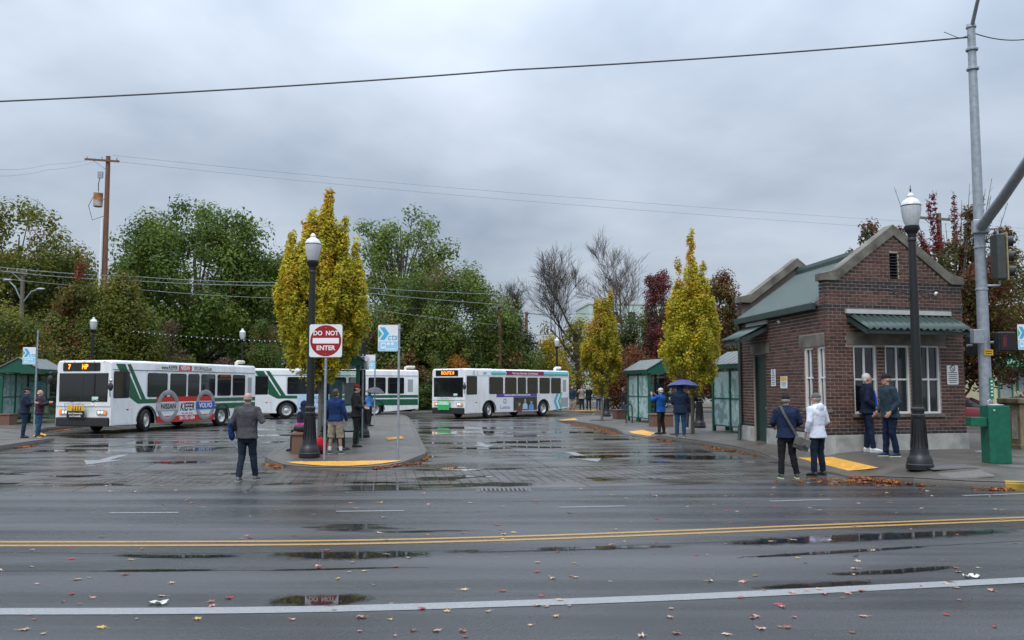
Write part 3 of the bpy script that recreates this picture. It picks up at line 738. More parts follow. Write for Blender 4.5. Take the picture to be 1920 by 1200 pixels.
# awnings: corrugated sheet on a bracketed frame
def awning(w_, u0, u1, ztop, zlow, proj, nwave):
    s = MB(); vs = []; k = nwave * 6
    for i in range(k + 1):
        u = u0 + (u1 - u0) * i / k; h = .028 * math.cos(2 * math.pi * i / 6)
        vs += [w_.p(u, ztop + h, .03), w_.p(u, zlow + h, proj)]
    s.add(vs, [(2 * i, 2 * i + 1, 2 * i + 3, 2 * i + 2) for i in range(k)])
    a = s.build('awning', M_roof, kiosk, KORG, smooth=True, ang=80, fixn=False)
    m = a.modifiers.new('thick', 'SOLIDIFY'); m.thickness = .006
    t = MB(); w_.box(t, u0 - .02, u1 + .02, ztop + .02, ztop + .13, .0, .07); t.build('flashing', mat('flashing', (.45, .46, .44), .4, var=.1), a, KORG)
    for u in (u0 + .03, u1 - .03):
        t = MB(); t.prism([w_.p(u, ztop - .05, .012), w_.p(u, ztop - .17, .012), w_.p(u, zlow - .14, proj - .06), w_.p(u, zlow - .035, proj - .03)], w_.d * .05); t.build('bracket', M_roofd, a, KORG)
    t = MB(); w_.box(t, u0 + .05, u1 - .05, zlow - .12, zlow - .04, proj - .12, proj - .07); t.build('rail', M_roofd, a, KORG)
fu0, fu1 = WF.uz(1586, 590)[0], WF.uz(1776, 590)[0]
zt = WF.uz(1680, 590)[1]
awning(WF, fu0, fu1 + .05, zt - .02, zt - .42, .80, 16)
du = WS.uz(1440, 610)[0]; zd_ = WS.uz(1420, 612)[1]
awning(WS, du0 - .35, du, zd_ - .0, zd_ - .40, .85, 10)
# louvred vent, downspout, camera dome, lamp
v = MB(); WF.box(v, vent[0], vent[1], vent[2], vent[3], -.12, -.08); vo = v.build('vent', M_dark, kiosk, KORG)
nz = 9
for i in range(nz):
    z = vent[2] + (vent[3] - vent[2]) * (i + .5) / nz; s = MB(); s.box(WF.p((vent[0] + vent[1]) / 2, z, -.035), (vent[1] - vent[0], .07, .012), WF.M @ Matrix.Rotation(R(35), 3, 'X')); s.build('slat', M_blackp, vo, KORG)
u_ = WS.uz(1391, 700)[0]; u_ = max(u_, .17)
ds = MB(); ds.tube([WS.p(u_, RZ - .1, .06), WS.p(u_, .5, .06), WS.p(u_, .36, .11), WS.p(u_, .0, .11), WS.p(u_, -.05, .16)], .055, 8); ds.build('downspout', M_roofd, kiosk, KORG, smooth=True)
for px, py, w_ in ((1752, 551, WF), (1463, 604, WS)):
    u, z = w_.uz(px, py); cm_ = MB(); cm_.ell(w_.p(u, z, .04), (.06, .06, .055)); c_ = cm_.build('camera_dome', M_signw, kiosk, KORG, smooth=True); le = MB(); le.ell(w_.p(u + .01, z - .012, .085), (.024, .024, .022)); le.build('lens', M_black, c_, KORG, smooth=True)
# notice plates on the walls: bolted on, so parts of the kiosk
def notice(w_, px0, py0, px1, py1, kind):
    u0, z1 = w_.uz(px0, py0); u1, z0 = w_.uz(px1, py1); M = frame(w_.p((u0 + u1) / 2, (z0 + z1) / 2, .004) - KORG, w_.d, (0, 0, 1)); W_, H_ = u1 - u0, z1 - z0
    o = panel('notice', M_signw, kiosk, M, W_, H_, .006, .02)
    up = lambda x, y, e=.008: M @ Matrix.Translation((x * W_, y * H_, e))
    if kind == 'yellow':
        panel('header', mat('notice_yellow', (.75, .42, .03), .4), o, up(0, .3), W_ * .9, H_ * .32, .001)
        for i in range(4): panel('print_line', M_ink, o, up(0, .02 - .11 * i), W_ * (.7 - .1 * (i % 2)), H_ * .03, .001)
    else:
        rg = MB(); ro = W_ * .24
        c0 = up(0, .34); n = 20
        A = [c0 @ Vector((ro * math.cos(2 * math.pi * i / n), ro * math.sin(2 * math.pi * i / n), 0)) for i in range(n)]; B = [c0 @ Vector((.74 * ro * math.cos(2 * math.pi * i / n), .74 * ro * math.sin(2 * math.pi * i / n), 0)) for i in range(n)]
        rg.add(A + B, [(i, (i + 1) % n, n + (i + 1) % n, n + i) for i in range(n)]); rg.box(c0.translation, (ro * 1.6, .004, ro * .22), frame((0, 0, 0), M.to_3x3() @ Vector((1, -1, 0)), M.to_3x3() @ Vector((1, 1, 0))).to_3x3() @ Matrix(((1, 0, 0), (0, 0, 1), (0, -1, 0))))
        rg.build('no_smoking_mark', M_ink, o)
        for i in range(6): panel('print_line', M_ink, o, up(0, .12 - .1 * i), W_ * (.78 - .12 * (i % 3 == 2)), H_ * .035, .001)
notice(WF, 1774.5, 685, 1797, 721, 'no')
notice(WS, 1446, 692.5, 1455, 724, 'no')
notice(WS, 1463.5, 706, 1477, 728, 'yellow')
# ================================================================== BUSES
M_adred = mat('ad_red', (.52, .018, .015), .35, var=.04)
M_adgrey = mat('ad_ring_grey', (.33, .34, .35), .3, var=.25, scale=3, metal=.4)
M_adblue = mat('ad_blue', (.015, .10, .38), .35, var=.04)
M_admag = mat('ad_magenta', (.24, .012, .085), .35, var=.04)
M_adpurp = mat('ad_purple', (.10, .065, .30), .35, var=.05)
M_adsky = mat('ad_pale_blue', (.45, .62, .78), .35, var=.05)
M_navy = mat('print_navy', (.02, .06, .22), .4)
M_phdark = mat('ad_photo_dark', (.03, .045, .03), .4, var=.6, scale=5)
M_grille = mat('vent_grille', (.32, .33, .34), .5, var=.3, scale=30, stretch=(1, 1, 8))
M_glblue = mat('print_glyph_blue', (.05, .38, .66), .4); M_skinp = mat('print_skin', (.5, .28, .19), .5); M_hairp = mat('print_hair', (.12, .05, .03), .6); M_shirtp = mat('print_shirt', (.10, .32, .62), .5); M_shirtq = mat('print_shirt_light', (.35, .55, .75), .5)
M_card = mat('paper_card', (.55, .72, .66), .5); M_plateg = mat('rack_green', (.03, .42, .10), .4); M_warn = mat('rack_yellow', (.75, .42, .02), .4)
TLT = random.Random(6)
BL_, BW, BH_ = 10.6, 2.62, 2.92
def bus(loc, ang, label, kind, steer=0):
    """forward = +X from the front plane at x=0, left (driver's) side = +Y"""
    root = empty('city_bus', loc, ang, label, 'bus')
    X = lambda t: -t * BL_
    # --- shell above the wheel arches
    def ring(x, sy, z0, zt, rr=.14):
        h = BW / 2 * sy; p = [(x, -h, z0), (x, -h, 1.6), (x, -h * .992, zt - rr)]
        for i in range(1, 6): a = R(90 * i / 5); p.append((x, -h * .992 + rr - rr * math.cos(a), zt - rr + rr * math.sin(a) * .8))
        return p + [(a, -b, c) for a, b, c in reversed(p)]
    zr = BH_ + .052 - .0
    body = MB(); body.rings([ring(0, .985, 1.1, zr - .06), ring(-.04, .995, 1.1, zr - .02), ring(-.16, 1, 1.1, zr), ring(-BL_ + .12, 1, 1.1, zr), ring(-BL_ + .03, .985, 1.1, zr - .03), ring(-BL_, .96, 1.1, zr - .08)])
    body.bx(-.0 - .03, -.16, -BW / 2 * .985, BW / 2 * .985, .58, 1.1); body.bx(-BL_ + .02, -BL_ + .2, -BW / 2 * .97, BW / 2 * .97, .42, 1.1)
    arches = ((.205, .60), (.722, .60))
    for sg in (-1, 1):
        pts = [(-.02, 1.1), (-.02, .34)]
        for t, r in arches:
            cx = X(t)
            pts.append((cx + r, .34))
            for i in range(0, 13): a = R(15 * i); pts.append((cx + r * math.cos(a), .46 + r * math.sin(a) * .98)) if i else pts.append((cx + r, .46))
            pts.append((cx - r, .34))
        pts += [(-BL_ + 2.0, .34), (-BL_ + .02, .50), (-BL_ + .02, 1.1)]
        y = sg * BW / 2
        bm_ = MB(); bm_.prism([(x, y - sg * .05, z) for x, z in pts], (0, sg * .05, 0)); body.add(bm_.v, bm_.f)
    bo = body.build('body', M_white, root, smooth=True, ang=35)
    MB().bx(-.2, -BL_ + .25, -.82, .82, .30, 1.15).build('underbody', M_dark, root)
    b = MB(); b.bx(-.3, -BL_ + .4, -1.2, 1.2, 1.0, 1.12); b.build('floor_pan', M_dark, root)
    for t, r in arches:
        for sg in (-1, 1):
            a = MB(); n = 12; o_, i_ = [], []
            for k in range(n + 1):
                th = R(180 * k / n); o_.append((X(t) + (r + .05) * math.cos(th), sg * (BW / 2 + .004), .46 + (r + .05) * math.sin(th) * .98)); i_.append((X(t) + (r - .01) * math.cos(th), sg * (BW / 2 + .004), .46 + (r - .01) * math.sin(th) * .98))
            vv = o_ + i_ + [(x, y + sg * .02, z) for x, y, z in o_ + i_]; m = n + 1
            fs = [(k, k + 1, m + k + 1, m + k) for k in range(n)] + [(2 * m + k, 3 * m + k, 3 * m + k + 1, 2 * m + k + 1) for k in range(n)] + [(k, 2 * m + k, 2 * m + k + 1, k + 1) for k in range(n)] + [(m + k, m + k + 1, 3 * m + k + 1, 3 * m + k) for k in range(n)]
            a.add(vv, fs); a.build('wheel_arch_trim', M_black, root)
            wy = sg * (BW / 2 - .16); wh = empty('wheel', (X(t), wy, .48), (steer if t < .5 else 0) + (0 if sg > 0 else math.pi)); wh.parent = root
            ty = MB(); pr = [(.30, -.14), (.44, -.14), (.475, -.10), (.48, 0), (.475, .10), (.44, .14), (.30, .14)]
            q = MB().lathe(pr, 28, cap=False); ty.add([(x, z, y) for x, y, z in q.v], q.f); ty.build('tyre', M_tyre, wh, smooth=True, ang=50)
            rm = MB(); q = MB().lathe([(.30, -.12), (.30, .12), (.275, .135), (.25, .08), (.17, .05 if t < .5 else .0), (.12, .10 if t < .5 else .03), (.07, .13 if t < .5 else .09), (.0, .13 if t < .5 else .09)], 24); rm.add([(x, z, y) for x, y, z in q.v], q.f); ro = rm.build('rim', M_rim, wh, smooth=True, ang=35)
            for k in range(8):
                th = k * math.pi / 4; hb_ = MB(); hb_.ell((.21 * math.cos(th), .055 if t < .5 else .02, .21 * math.sin(th)), (.028, .02, .028), None, 8, 5); hb_.build('hand_hole', M_dark, ro)
    # --- left and right side dressing
    yo = BW / 2
    def side(name, pts, m, out, sg=1, th=.004, parent=None):
        bb = MB(); bb.prism([(X(t), sg * (yo + out), z) for t, z in pts], (0, sg * th, 0)); return bb.build(name, m, parent or root)
    def rr(t0, t1, z0, z1, r=.08):
        c = ((t0 + t1) / 2, (z0 + z1) / 2); return [(c[0] + x / BL_, c[1] + y) for x, y in rrect((t1 - t0) * BL_, z1 - z0, r, 3)]
    wins = [(.205, .330), (.347, .455), (.466, .546), (.559, .664), (.680, .788), (.801, .905)]
    for sg in (1, -1):
        for a, c in wins:
            f = side('window', rr(a, c, 1.44, 2.46, .09), M_black, .003, sg, .006); gl_ = side('glass', rr(a + .003, c - .003, 1.475, 2.43, .07), M_dglass, .009, sg, .003, f); kk = TLT.uniform(-.006, .006)
            for v_ in gl_.data.vertices: v_.co.y += (v_.co.z - 1.95) * kk + abs(kk) * .5 * sg
            lb_ = MB(); lb_.bx(X(a + .004), X(c - .004), sg * (yo + .012), sg * (yo + .016), 2.10, 2.125); lb_.build('transom', M_black, f)
        if sg == 1: dw = side('driver_window', rr(.012, .100, 1.42, 2.5, .07), M_black, .003, sg, .006); side('glass', rr(.016, .096, 1.46, 2.46, .05), M_dglass, .009, sg, .003, dw)
        else:
            for a, c in ((.02, .12), (.56, .66)): dr_ = side('door', rr(a, c, .40, 2.46, .05), M_black, .010, sg, .01); side('glass', rr(a + .006, c - .006, .6, 2.38, .04), M_dglass, .020, sg, .003, dr_)
        v_ = side('roof_vent_grille', rr(.928, .962, 1.55, 2.34, .02), M_grille, .003, sg)
        if kind == 'blue' and sg == 1: side('engine_grille', rr(.90, .985, .55, 1.16, .02), M_grille, .003, sg)
        g_ = MB(); g_.bx(X(.008), X(.992), sg * (yo + .002), sg * (yo + .012), 2.55, 2.57); g_.build('drip_rail', M_black if kind != 'blue' else M_white, root)
        for t in (.115, .665): 
            s_ = MB(); s_.ell((X(t), sg * (yo + .006), 1.0), (.045, .012, .03), None, 10, 5); s_.build('side_marker', M_orange, root)
        for t in (.2, .338, .46, .552, .672, .795, .915):
            s_ = MB(); s_.bx(X(t) - .004, X(t) + .004, sg * (yo + .0005), sg * (yo + .0022), 1.12, 2.54); s_.build('panel_seam', M_grille, root)
        s_ = MB(); s_.bx(X(.115) - .03, X(.115) + .03, sg * (yo + .001), sg * (yo + .008), 2.70, 2.73); s_.build('marker', M_orange, root)
    p_ = side('hatch', rr(.02, .112, .38, 1.36, .02), M_white, .002, 1, .006)
    h_ = MB(); h_.bx(X(.085), X(.098), yo + .009, yo + .014, .93, .97); h_.build('latch', M_black, p_)
    # --- front
    Fm = lambda y, z, o=.004: frame((o, y, z), (0, 1, 0), (0, 0, 1))
    ws = MB(); pts = [(-1.15, 1.28), (1.15, 1.28), (1.17, 2.42), (-1.17, 2.42)]
    ws.prism([(.004, y, z) for y, z in pts], (.008, 0, 0)); wo_ = ws.build('windshield', M_black, root)
    for s0, s1 in ((-1.12, -.01), (.01, 1.12)):
        g_ = MB(); g_.prism([(.013, s0, 1.32), (.013, s1, 1.32), (.013, s1 * 1.005, 2.38), (.013, s0 * 1.005, 2.38)], (.004, 0, 0)); g_.build('glass', M_dglass, wo_)
    panel('pass_card', M_card, wo_, Fm(.58, 1.40, .019), .30, .16, .001)
    for s0 in (-.55, .45):
        w_ = MB(); w_.tube([(.03, s0, 1.24), (.035, s0 + .12, 1.34), (.035, s0 + .38, 1.40)], .010, 5); w_.tube([(.035, s0 - .1, 1.36), (.035, s0 + .55, 1.36)], .007, 4); w_.build('wiper', M_black, wo_)
    ds = panel('destination_sign', M_black, root, Fm(-.12, 2.67, .004), 1.78, .34, .010, .05)
    panel('sign_glass', mat('sign_glass', (.015, .016, .018), .08), ds, Fm(-.12, 2.67, .0145), 1.70, .27, .003, .03)
    dsp = {'seven': (('7', -.70), ('HP', .05)), 'loan': (('7', -.7),), 'blue': (('ROUTE 8', -.05),)}[kind]
    for s_, y_ in dsp: text('led_text', s_, .27, M_led, ds, Fm(y_, 2.67, .0185), sx=.85 if kind != 'blue' else .95, bold=.006 if kind != 'blue' else .0)
    for i in range(5):
        y_ = -.95 + i * .475 ; m_ = MB(); m_.ell((.0, y_, 2.885), (.03, .05, .022), None, 8, 5); m_.build('marker_light', M_orange, root)
    m_ = MB(); m_.bx(-.18, .075, -1.24, 1.24, .30, .66); m_.build('bumper', M_black, root, bev=.04)
    for sg in (-1, 1):
        hl = empty('headlight', (.006, sg * .90, .86)); hl.parent = root
        panel('bezel', M_chrome, hl, frame((0, 0, 0), (0, 1, 0), (0, 0, 1)), .46, .19, .012, .03)
        for dy in (-.13, .02): 
            e_ = MB(); e_.ell((.014, sg * dy, 0), (.02, .065, .065), None, 12, 6); e_.build('lens', M_lamp_on, hl, smooth=True)
        panel('turn_signal', M_orange, hl, frame((.013, sg * .165, 0), (0, 1, 0), (0, 0, 1)), .11, .15, .008, .01)
        # mirrors
        mr = MB(); sy = sg * 1.27
        mr.tube([(-.06, sy - sg * .05, 1.45 if sg > 0 else 2.45), (.14, sy + sg * .10, 1.62 if sg > 0 else 2.50), (.22, sy + sg * .16, 1.75 if sg > 0 else 2.36)], .017, 6); mo = mr.build('mirror', M_black, root)
        zc = 1.88 if sg > 0 else 2.18
        k_ = MB(); k_.ell((.20, sy + sg * .17, zc), (.08, .11, .17), None, 12, 8); k_.build('mirror_shell', M_black, mo, smooth=True)
        k_ = MB(); k_.ell((.20, sy + sg * .17, zc + .24), (.06, .08, .07), None, 10, 6); k_.build('spot_mirror', M_chrome if sg > 0 else M_black, mo, smooth=True)
    # bike rack folded up on the nose
    br = MB(); br.tube([(.06, -.78, .95), (.12, -.78, 1.20), (.12, .10, 1.20), (.06, .10, .95)], .014, 6); br.tube([(.12, -.72, 1.08), (.12, .55, 1.08)], .013, 6); br.tube([(.12, .55, 1.08), (.12, .62, 1.16), (.12, .50, 1.22), (.12, -.60, 1.15)], .012, 6)
    br.tube([(.08, -.36, .62), (.13, -.36, 1.16)], .014, 6); br.tube([(.08, .10, .62), (.13, .10, 1.16)], .014, 6); rk = br.build('bike_rack', M_chrome, root)
    if kind != 'blue':
        panel('crossing_plate', M_warn, rk, Fm(-.22, 1.02, .14), .78, .20, .005)
        panel('slogan_plate', M_ink, rk, Fm(-.22, .77, .14), .84, .29, .005)
        text('slogan_text', 'Every Intersection', .105, M_inkw, rk, Fm(-.22, .82, .147), sx=.86, bold=.002); text('slogan_text', 'is a Crosswalk.', .105, M_inkw, rk, Fm(-.22, .71, .147), sx=.86, bold=.002)
        for k in range(4):
            f_ = MB(); y0 = -.34 + k * .12; f_.tube([(.15, y0 - .03, .94), (.15, y0, 1.0), (.15, y0 + .005, 1.06)], .012, 5); f_.tube([(.15, y0 + .035, .94), (.15, y0, 1.0)], .012, 5); f_.ell((.15, y0 + .005, 1.09), (.012, .018, .02), None, 8, 5); f_.build('walker_mark', M_ink, rk)
    else:
        panel('rack_plate', M_plateg, rk, Fm(-.25, .80, .14), .90, .56, .005); panel('rack_band', mat('rack_pale', (.45, .72, .55), .4), rk, Fm(-.25, .92, .147), .84, .2, .002)
        text('rack_text', 'RESPECT THE RACK', .07, M_plateg, rk, Fm(-.25, .92, .15), sx=.8) if False else None
    # roof cowl and hatch
    c_ = MB(); c_.tube([(-BL_ + .62, .55, BH_ + .02), (-BL_ + .62, .55, BH_ + .16), (-BL_ + .50, .55, BH_ + .21), (-BL_ - .02, .55, BH_ + .21)], .095, 10); c_.build('exhaust_cowl', M_tan if kind != 'blue' else M_white, root, smooth=True)
    for t in (.3, .66): MB().bx(X(t) - .35, X(t) + .35, -.4, .4, BH_ + .0, BH_ + .065).build('roof_hatch', M_white, root, bev=.03)
    # --- liveries on the driver's side
    Sm = lambda t, z, o: frame((X(t), yo + o, z), (-1, 0, 0), (0, 0, 1))
    if kind != 'blue':
        for sg in (1, -1):
            side('stripe', [(.020, 2.86), (.062, 2.86), (.168, 1.36), (.205, 1.36), (.205, 1.16), (.142, 1.16), (.100, 1.42), (.100, 1.52), (.016, 2.70)] if False else [(.022, 2.80), (.072, 2.80), (.205 - .04, 1.36), (.24, 1.36), (.24, 1.18), (.15, 1.18), (.1015, 1.44), (.1015, 1.72)][::-1], M_green, .0015, sg, .0012)
            side('stripe', [(.085, 2.80), (.105, 2.80), (.198, 1.36), (.172, 1.36)][::-1], M_green, .0015, sg, .0012)
            side('stripe', [(.24, 1.18), (.24, 1.36), (.995, 1.36), (.995, 1.18)], M_green, .0015, sg, .0012)
            side('stripe', [(.27, .84), (.27, 1.10), (.995, 1.10), (.995, .84)] if kind == 'seven' else [(.27, .72), (.27, 1.10), (.995, 1.10), (.995, .72)], M_green, .0046, sg, .0012)
    if kind == 'seven':
        a0, a1 = .262, .660
        side('ad_panel', [(a0, .345), (a0, 1.45), (a1, 1.45), (a1, .345)], M_adred, .006, 1, .002)
        ad = side('ad_white_band', [(a0, .62), (a0, 1.22), (a1, 1.22), (a1, .62)], M_signw, .009, 1, .0015)
        for t_, s_, pm, tm in ((.335, 'NISSAN', M_chrome, M_ink), (.592, 'VOLVO', M_adblue, M_inkw)):
            rg = MB(); n = 36; rx, rz = .64, .60
            rgs = []
            for i in range(n):
                a = 2 * math.pi * i / n; rgs.append([(X(t_) + (rx + q * .11) * math.cos(a), yo + .019 + h, 1.05 + (rz + q * .11) * math.sin(a) * .98) for q, h in ((-1, 0), (-.5, .012), (.5, .012), (1, 0))])
            rg.rings(rgs + [rgs[0]], cap=False); ro = rg.build('ring_emblem', M_adgrey, ad, smooth=True)
            M_ = Sm(t_, 1.02, .033); panel('name_bar', mat('bar_grey', (.42, .43, .44), .3) if s_ == 'NISSAN' else M_adblue, ro, M_, 1.52 if s_ == 'NISSAN' else 1.42, .34, .003, .03)
            text('brand_text', s_, .30, tm, ro, Sm(t_, 1.02, .0385), sx=1.0, bold=.006)
        text('ad_text', 'KIEFER', .50, M_ink, ad, Sm(.465, .97, .013), sx=.70, bold=.012, shear=.12)
        text('ad_text', 'New - Used - Service', .11, M_ink, ad, Sm(.465, .70, .013), sx=.85)
        text('ad_text', '541-753-1694', .23, M_inkw, ad, Sm(.465, .49, .013), sx=.85, bold=.006)
        wb = side('web_banner', [(.26, 2.59), (.26, 2.83), (.665, 2.83), (.665, 2.59)], mat('banner_white', (.74, .74, .73), .4), .0025, 1, .0012)
        o5 = .0045
        text('web_text', 'www.KIEFER', .25, M_ink, wb, Sm(.340, 2.70, o5), sx=.82, bold=.006); panel('name_bar', M_adred, wb, Sm(.445, 2.71, .0035), .94, .235, .0012); text('web_text', 'NISSAN', .25, M_inkw, wb, Sm(.445, 2.70, .006), sx=.80, bold=.006); text('web_text', 'OFCORVALLIS.com', .25, M_ink, wb, Sm(.570, 2.70, o5), sx=.66, bold=.005)
    elif kind == 'loan':
        ad = side('ad_panel', [(.262, .40), (.262, 1.47), (.52, 1.47), (.52, .40)], M_adsky, .006, 1, .002)
        text('ad_text', 'Local', .34, M_navy, ad, Sm(.365, 1.25, .0095), sx=.9); text('ad_text', 'home loans', .34, M_navy, ad, Sm(.365, .98, .0095), sx=.9)
        dm = MB(); dm.prism([(X(.292) + x, yo + .0095, .60 + z) for x, z in ((-.2, 0), (0, -.2), (.2, 0), (0, .2))], (0, .002, 0)); dm.build('diamond_mark', M_navy, ad); text('ad_text', 'Oregon State', .30, M_navy, ad, Sm(.42, .60, .0095), sx=.8)
        wb = side('roof_banner', [(.25, 2.59), (.25, 2.82), (.50, 2.82), (.50, 2.59)], M_adsky, .0025, 1, .0012)
        dm = MB(); dm.prism([(X(.30) + x, yo + .0045, 2.705 + z) for x, z in ((-.11, 0), (0, -.11), (.11, 0), (0, .11))], (0, .002, 0)); dm.build('diamond_mark', M_navy, wb)
    else:
        def chev(pr, t, z, s, m, o, w_=.5, out=.0035):
            pts = [(0, -1), (w_, -1), (w_ - .6 + .0, 0), (w_, 1), (0, 1), (-.6, 0)]
            side('chevron', [(t + x * s / BL_, z + y * s) for x, y in pts][::-1], m, out, 1, .0012, pr)
        wb = side('roof_band', [(.23, 2.60), (.215, 2.70), (.23, 2.80), (.345, 2.80), (.36, 2.70), (.345, 2.60)], M_bluel, .0025, 1, .001)
        side('green_band', [(.23, 2.60), (.218, 2.69), (.358, 2.69), (.345, 2.60)], M_teal, .0037, 1, .001, wb)
        side('blue_band', [(.725, 2.585), (.725, 2.855), (.985, 2.855), (.985, 2.585)], M_bluel, .0025, 1, .001); side('green_band', [(.725, 2.585), (.725, 2.70), (.985, 2.70), (.985, 2.585)], M_teal, .0037, 1, .001)
        for i, m_ in ((0, M_glblue), (1, M_bluel)): chev(wb, .075 + i * .028, 2.70, .13, m_, 0, .42)
        text('cts_text', 'cts', .30, M_glblue, wb, Sm(.165, 2.70, .005), sx=.95, shear=.2, bold=.005)
        mg = side('banner', [(.352, 2.585), (.365, 2.72), (.352, 2.855), (.725, 2.855), (.725, 2.585)], M_admag, .0049, 1, .0012); text('banner_text', 'New name. Same team. Care illuminated.', .20, M_inkw, mg, Sm(.542, 2.705, .0068), sx=.80, bold=.003)
        ad = side('ad_panel', [(.275, .40), (.275, 1.45), (.655, 1.45), (.655, .40)], M_signw, .0035, 1, .002); side('ad_band', [(.27, 1.24), (.27, 1.47), (.655, 1.47), (.655, 1.24)], M_adpurp, .0065, 1, .001, ad)
        text('ad_text', 'FOUNDED AS BENTON HOSPICE SERVICE IN 1980', .145, M_inkw, ad, Sm(.463, 1.355, .0085), sx=.82, bold=.003)
        text('ad_text', 'Lumina', .34, M_navy, ad, Sm(.346, .62, .0065), sx=.95)
        st = MB()
        for k in range(8): th = k * math.pi / 4; st.prism([(X(.346) + r_ * math.cos(th + d_), yo + .0065, 1.0 + r_ * math.sin(th + d_)) for r_, d_ in ((.07, 0), (.13, .3), (.19, 0), (.13, -.3))], (0, .002, 0))
        st.build('star_mark', M_adpurp, ad)
        ph = side('ad_photo', [(.425, .47), (.425, 1.23), (.655, 1.23), (.655, .47)], M_phdark, .0068, 1, .0012, ad); side('ad_footer', [(.425, .40), (.425, .50), (.655, .50), (.655, .40)], M_admag, .0085, 1, .001, ad)
        for t_, hh, sh, hr in ((.482, .82, M_hairp, M_hairp), (.537, .98, M_shirtq, M_chrome), (.597, .92, M_shirtp, M_hairp)):
            q = MB(); q.prism([(X(t_) + x, yo + .0086, hh - .27 + z) for x, z in [(-.26, -.23), (.26, -.23), (.24, .05), (.12, .14), (-.12, .14), (-.24, .05)]], (0, .001, 0)); q.build('print_torso', sh, ph)
            q = MB(); q.prism([(X(t_) + x, yo + .0096, hh + z) for x, z in circ(.105, 14, .14)], (0, .001, 0)); q.build('print_face', M_skinp, ph)
            q = MB(); q.prism([(X(t_) + x, yo + .0106, hh + .09 + z) for x, z in circ(.10, 12, .06)], (0, .001, 0)); q.build('print_hair', hr, ph)
        chev(ad, .862, .92, .58, M_glblue, 0, .45); chev(ad, .905, .92, .58, M_teal, 0, .32)
    return root
def place_bus(cx, cy, rd, **k):
    """cx,cy: the driver's-side front corner; rd: horizontal direction from front to rear"""
    rd = Vector(rd).normalized(); fwd = -rd; left = Vector((-fwd.y, fwd.x)); o = Vector((cx, cy)) - left * BW / 2
    return bus((o.x, o.y, 0), math.atan2(fwd.y, fwd.x), **k)
q = at(208, 745, 35.0); place_bus(q.x, q.y, (.270, 1), label='white and green city bus with a red car-dealer advert near the left shelter', kind='seven', steer=R(16))
q = at(468, 740, 51.0); place_bus(q.x, q.y, (8.8, 5.0), label='white and green city bus with a pale blue home loan advert behind the traffic island', kind='loan')
q = at(872, 745, 51.0); place_bus(q.x, q.y, (.62, .785), label='white city bus with blue chevrons and amber ROUTE 8 sign', kind='blue', steer=R(14))
# ================================================================== STREET FURNITURE
def gz(px, py, zf): return hit(px, py, zf)
# ---- acorn lamp posts
M_lglass = mat('lamp_refractor', (.50, .52, .54), .18, var=.1, scale=30, stretch=(1, 1, .2), spec=.6)
def lamp(loc, label, H=5.45, arms=False, group=None):
    r = empty('street_lamp', loc, 0, label, 'street lamp', group); k = H / 5.45; r.scale = (.88, .88, 1)
    b = MB(); b.lathe([(.30, 0), (.30, .10), (.285, .115), (.27, .20), (.235, .26), (.21, .30), (.205, .36), (.175, .46), (.155, .60), (.145, .80), (.138, 1.02)], 20); b.build('base', M_blackp, r, smooth=True, ang=30)
    fl = MB()
    for i in range(12): t = 2 * math.pi * i / 12; fl.tube([(.185 * math.cos(t), .185 * math.sin(t), .42), (.142 * math.cos(t), .142 * math.sin(t), 1.0)], .012, 4)
    fl.build('fluting', M_blackp, r)
    b = MB(); b.lathe([(.138, 1.02), (.155, 1.04), (.155, 1.09), (.135, 1.11), (.135, 1.15), (.15, 1.17), (.15, 1.22), (.118, 1.25), (.112, 1.3)], 18, cap=False); b.build('collar', M_blackp, r, smooth=True, ang=30)
    zt = 4.37 * k
    b = MB(); b.lathe([(.112, 1.28), (.085, zt)], 18); b.build('shaft', M_blackp, r, smooth=True)
    b = MB(); b.lathe([(.085, zt - .02), (.10, zt), (.10, zt + .04), (.09, zt + .06), (.10, zt + .14), (.15, zt + .20), (.17, zt + .24), (.17, zt + .30), (.15, zt + .31)], 18); b.build('capital', M_blackp, r, smooth=True, ang=30)
    z0 = zt + .30
    g = MB(); g.lathe([(.13, z0), (.165, z0 + .08), (.20, z0 + .20), (.222, z0 + .34), (.225, z0 + .42)], 24); go = g.build('globe', M_lglass, r, smooth=True, ang=50)
    b = MB(); b.lathe([(.229, z0 + .415), (.229, z0 + .435)], 24); b.build('band', M_blackp, go)
    b = MB(); b.lathe([(.226, z0 + .435), (.21, z0 + .49), (.16, z0 + .545), (.10, z0 + .575), (.075, z0 + .60), (.085, z0 + .63), (.06, z0 + .67), (.035, z0 + .70)], 24); b.build('cap', M_globe, go, smooth=True, ang=45)
    b = MB(); b.lathe([(.02, z0 + .69), (.012, z0 + .74), (.028, z0 + .76), (.012, z0 + .78), (.006, z0 + .86)], 10); b.build('finial', M_blackp, r, smooth=True)
    if arms:
        za = 3.55
        for sg in (-1, 1):
            a = MB(); a.tube([(sg * .09, 0, za), (sg * .62, 0, za + .10)], .010, 6)
            pts = [(sg * (.10 + .5 * t), 0, za - .13 + .20 * t + .03 * math.sin(9 * t)) for t in [i / 10 for i in range(11)]]; a.tube(pts, .009, 5)
            for cx in (.22, .40):
                a.tube([(sg * (cx + .06 * math.cos(t)), 0, za + .0 + .055 * math.sin(t)) for t in [i * .6 for i in range(10)]], .008, 5)
            a.build('banner_arm', M_blackp, r)
    return r
lamp(gz(580, 857, ZI), 'tall black acorn lamp post at the nose of the traffic island', 5.70)
lamp(gz(1725, 880, ZR), 'tall black acorn lamp post with scroll banner arms on the kiosk corner', 5.80, True)
lamp(gz(679, 820, ZI), 'black acorn lamp post beside the man in the red cap', 5.0)
lamp(gz(1312, 802, ZR), 'black acorn lamp post behind the spired yellow tree', 5.3)
lamp(gz(1137, 781, ZR), 'black acorn lamp post behind the slim yellow tree', 5.3)
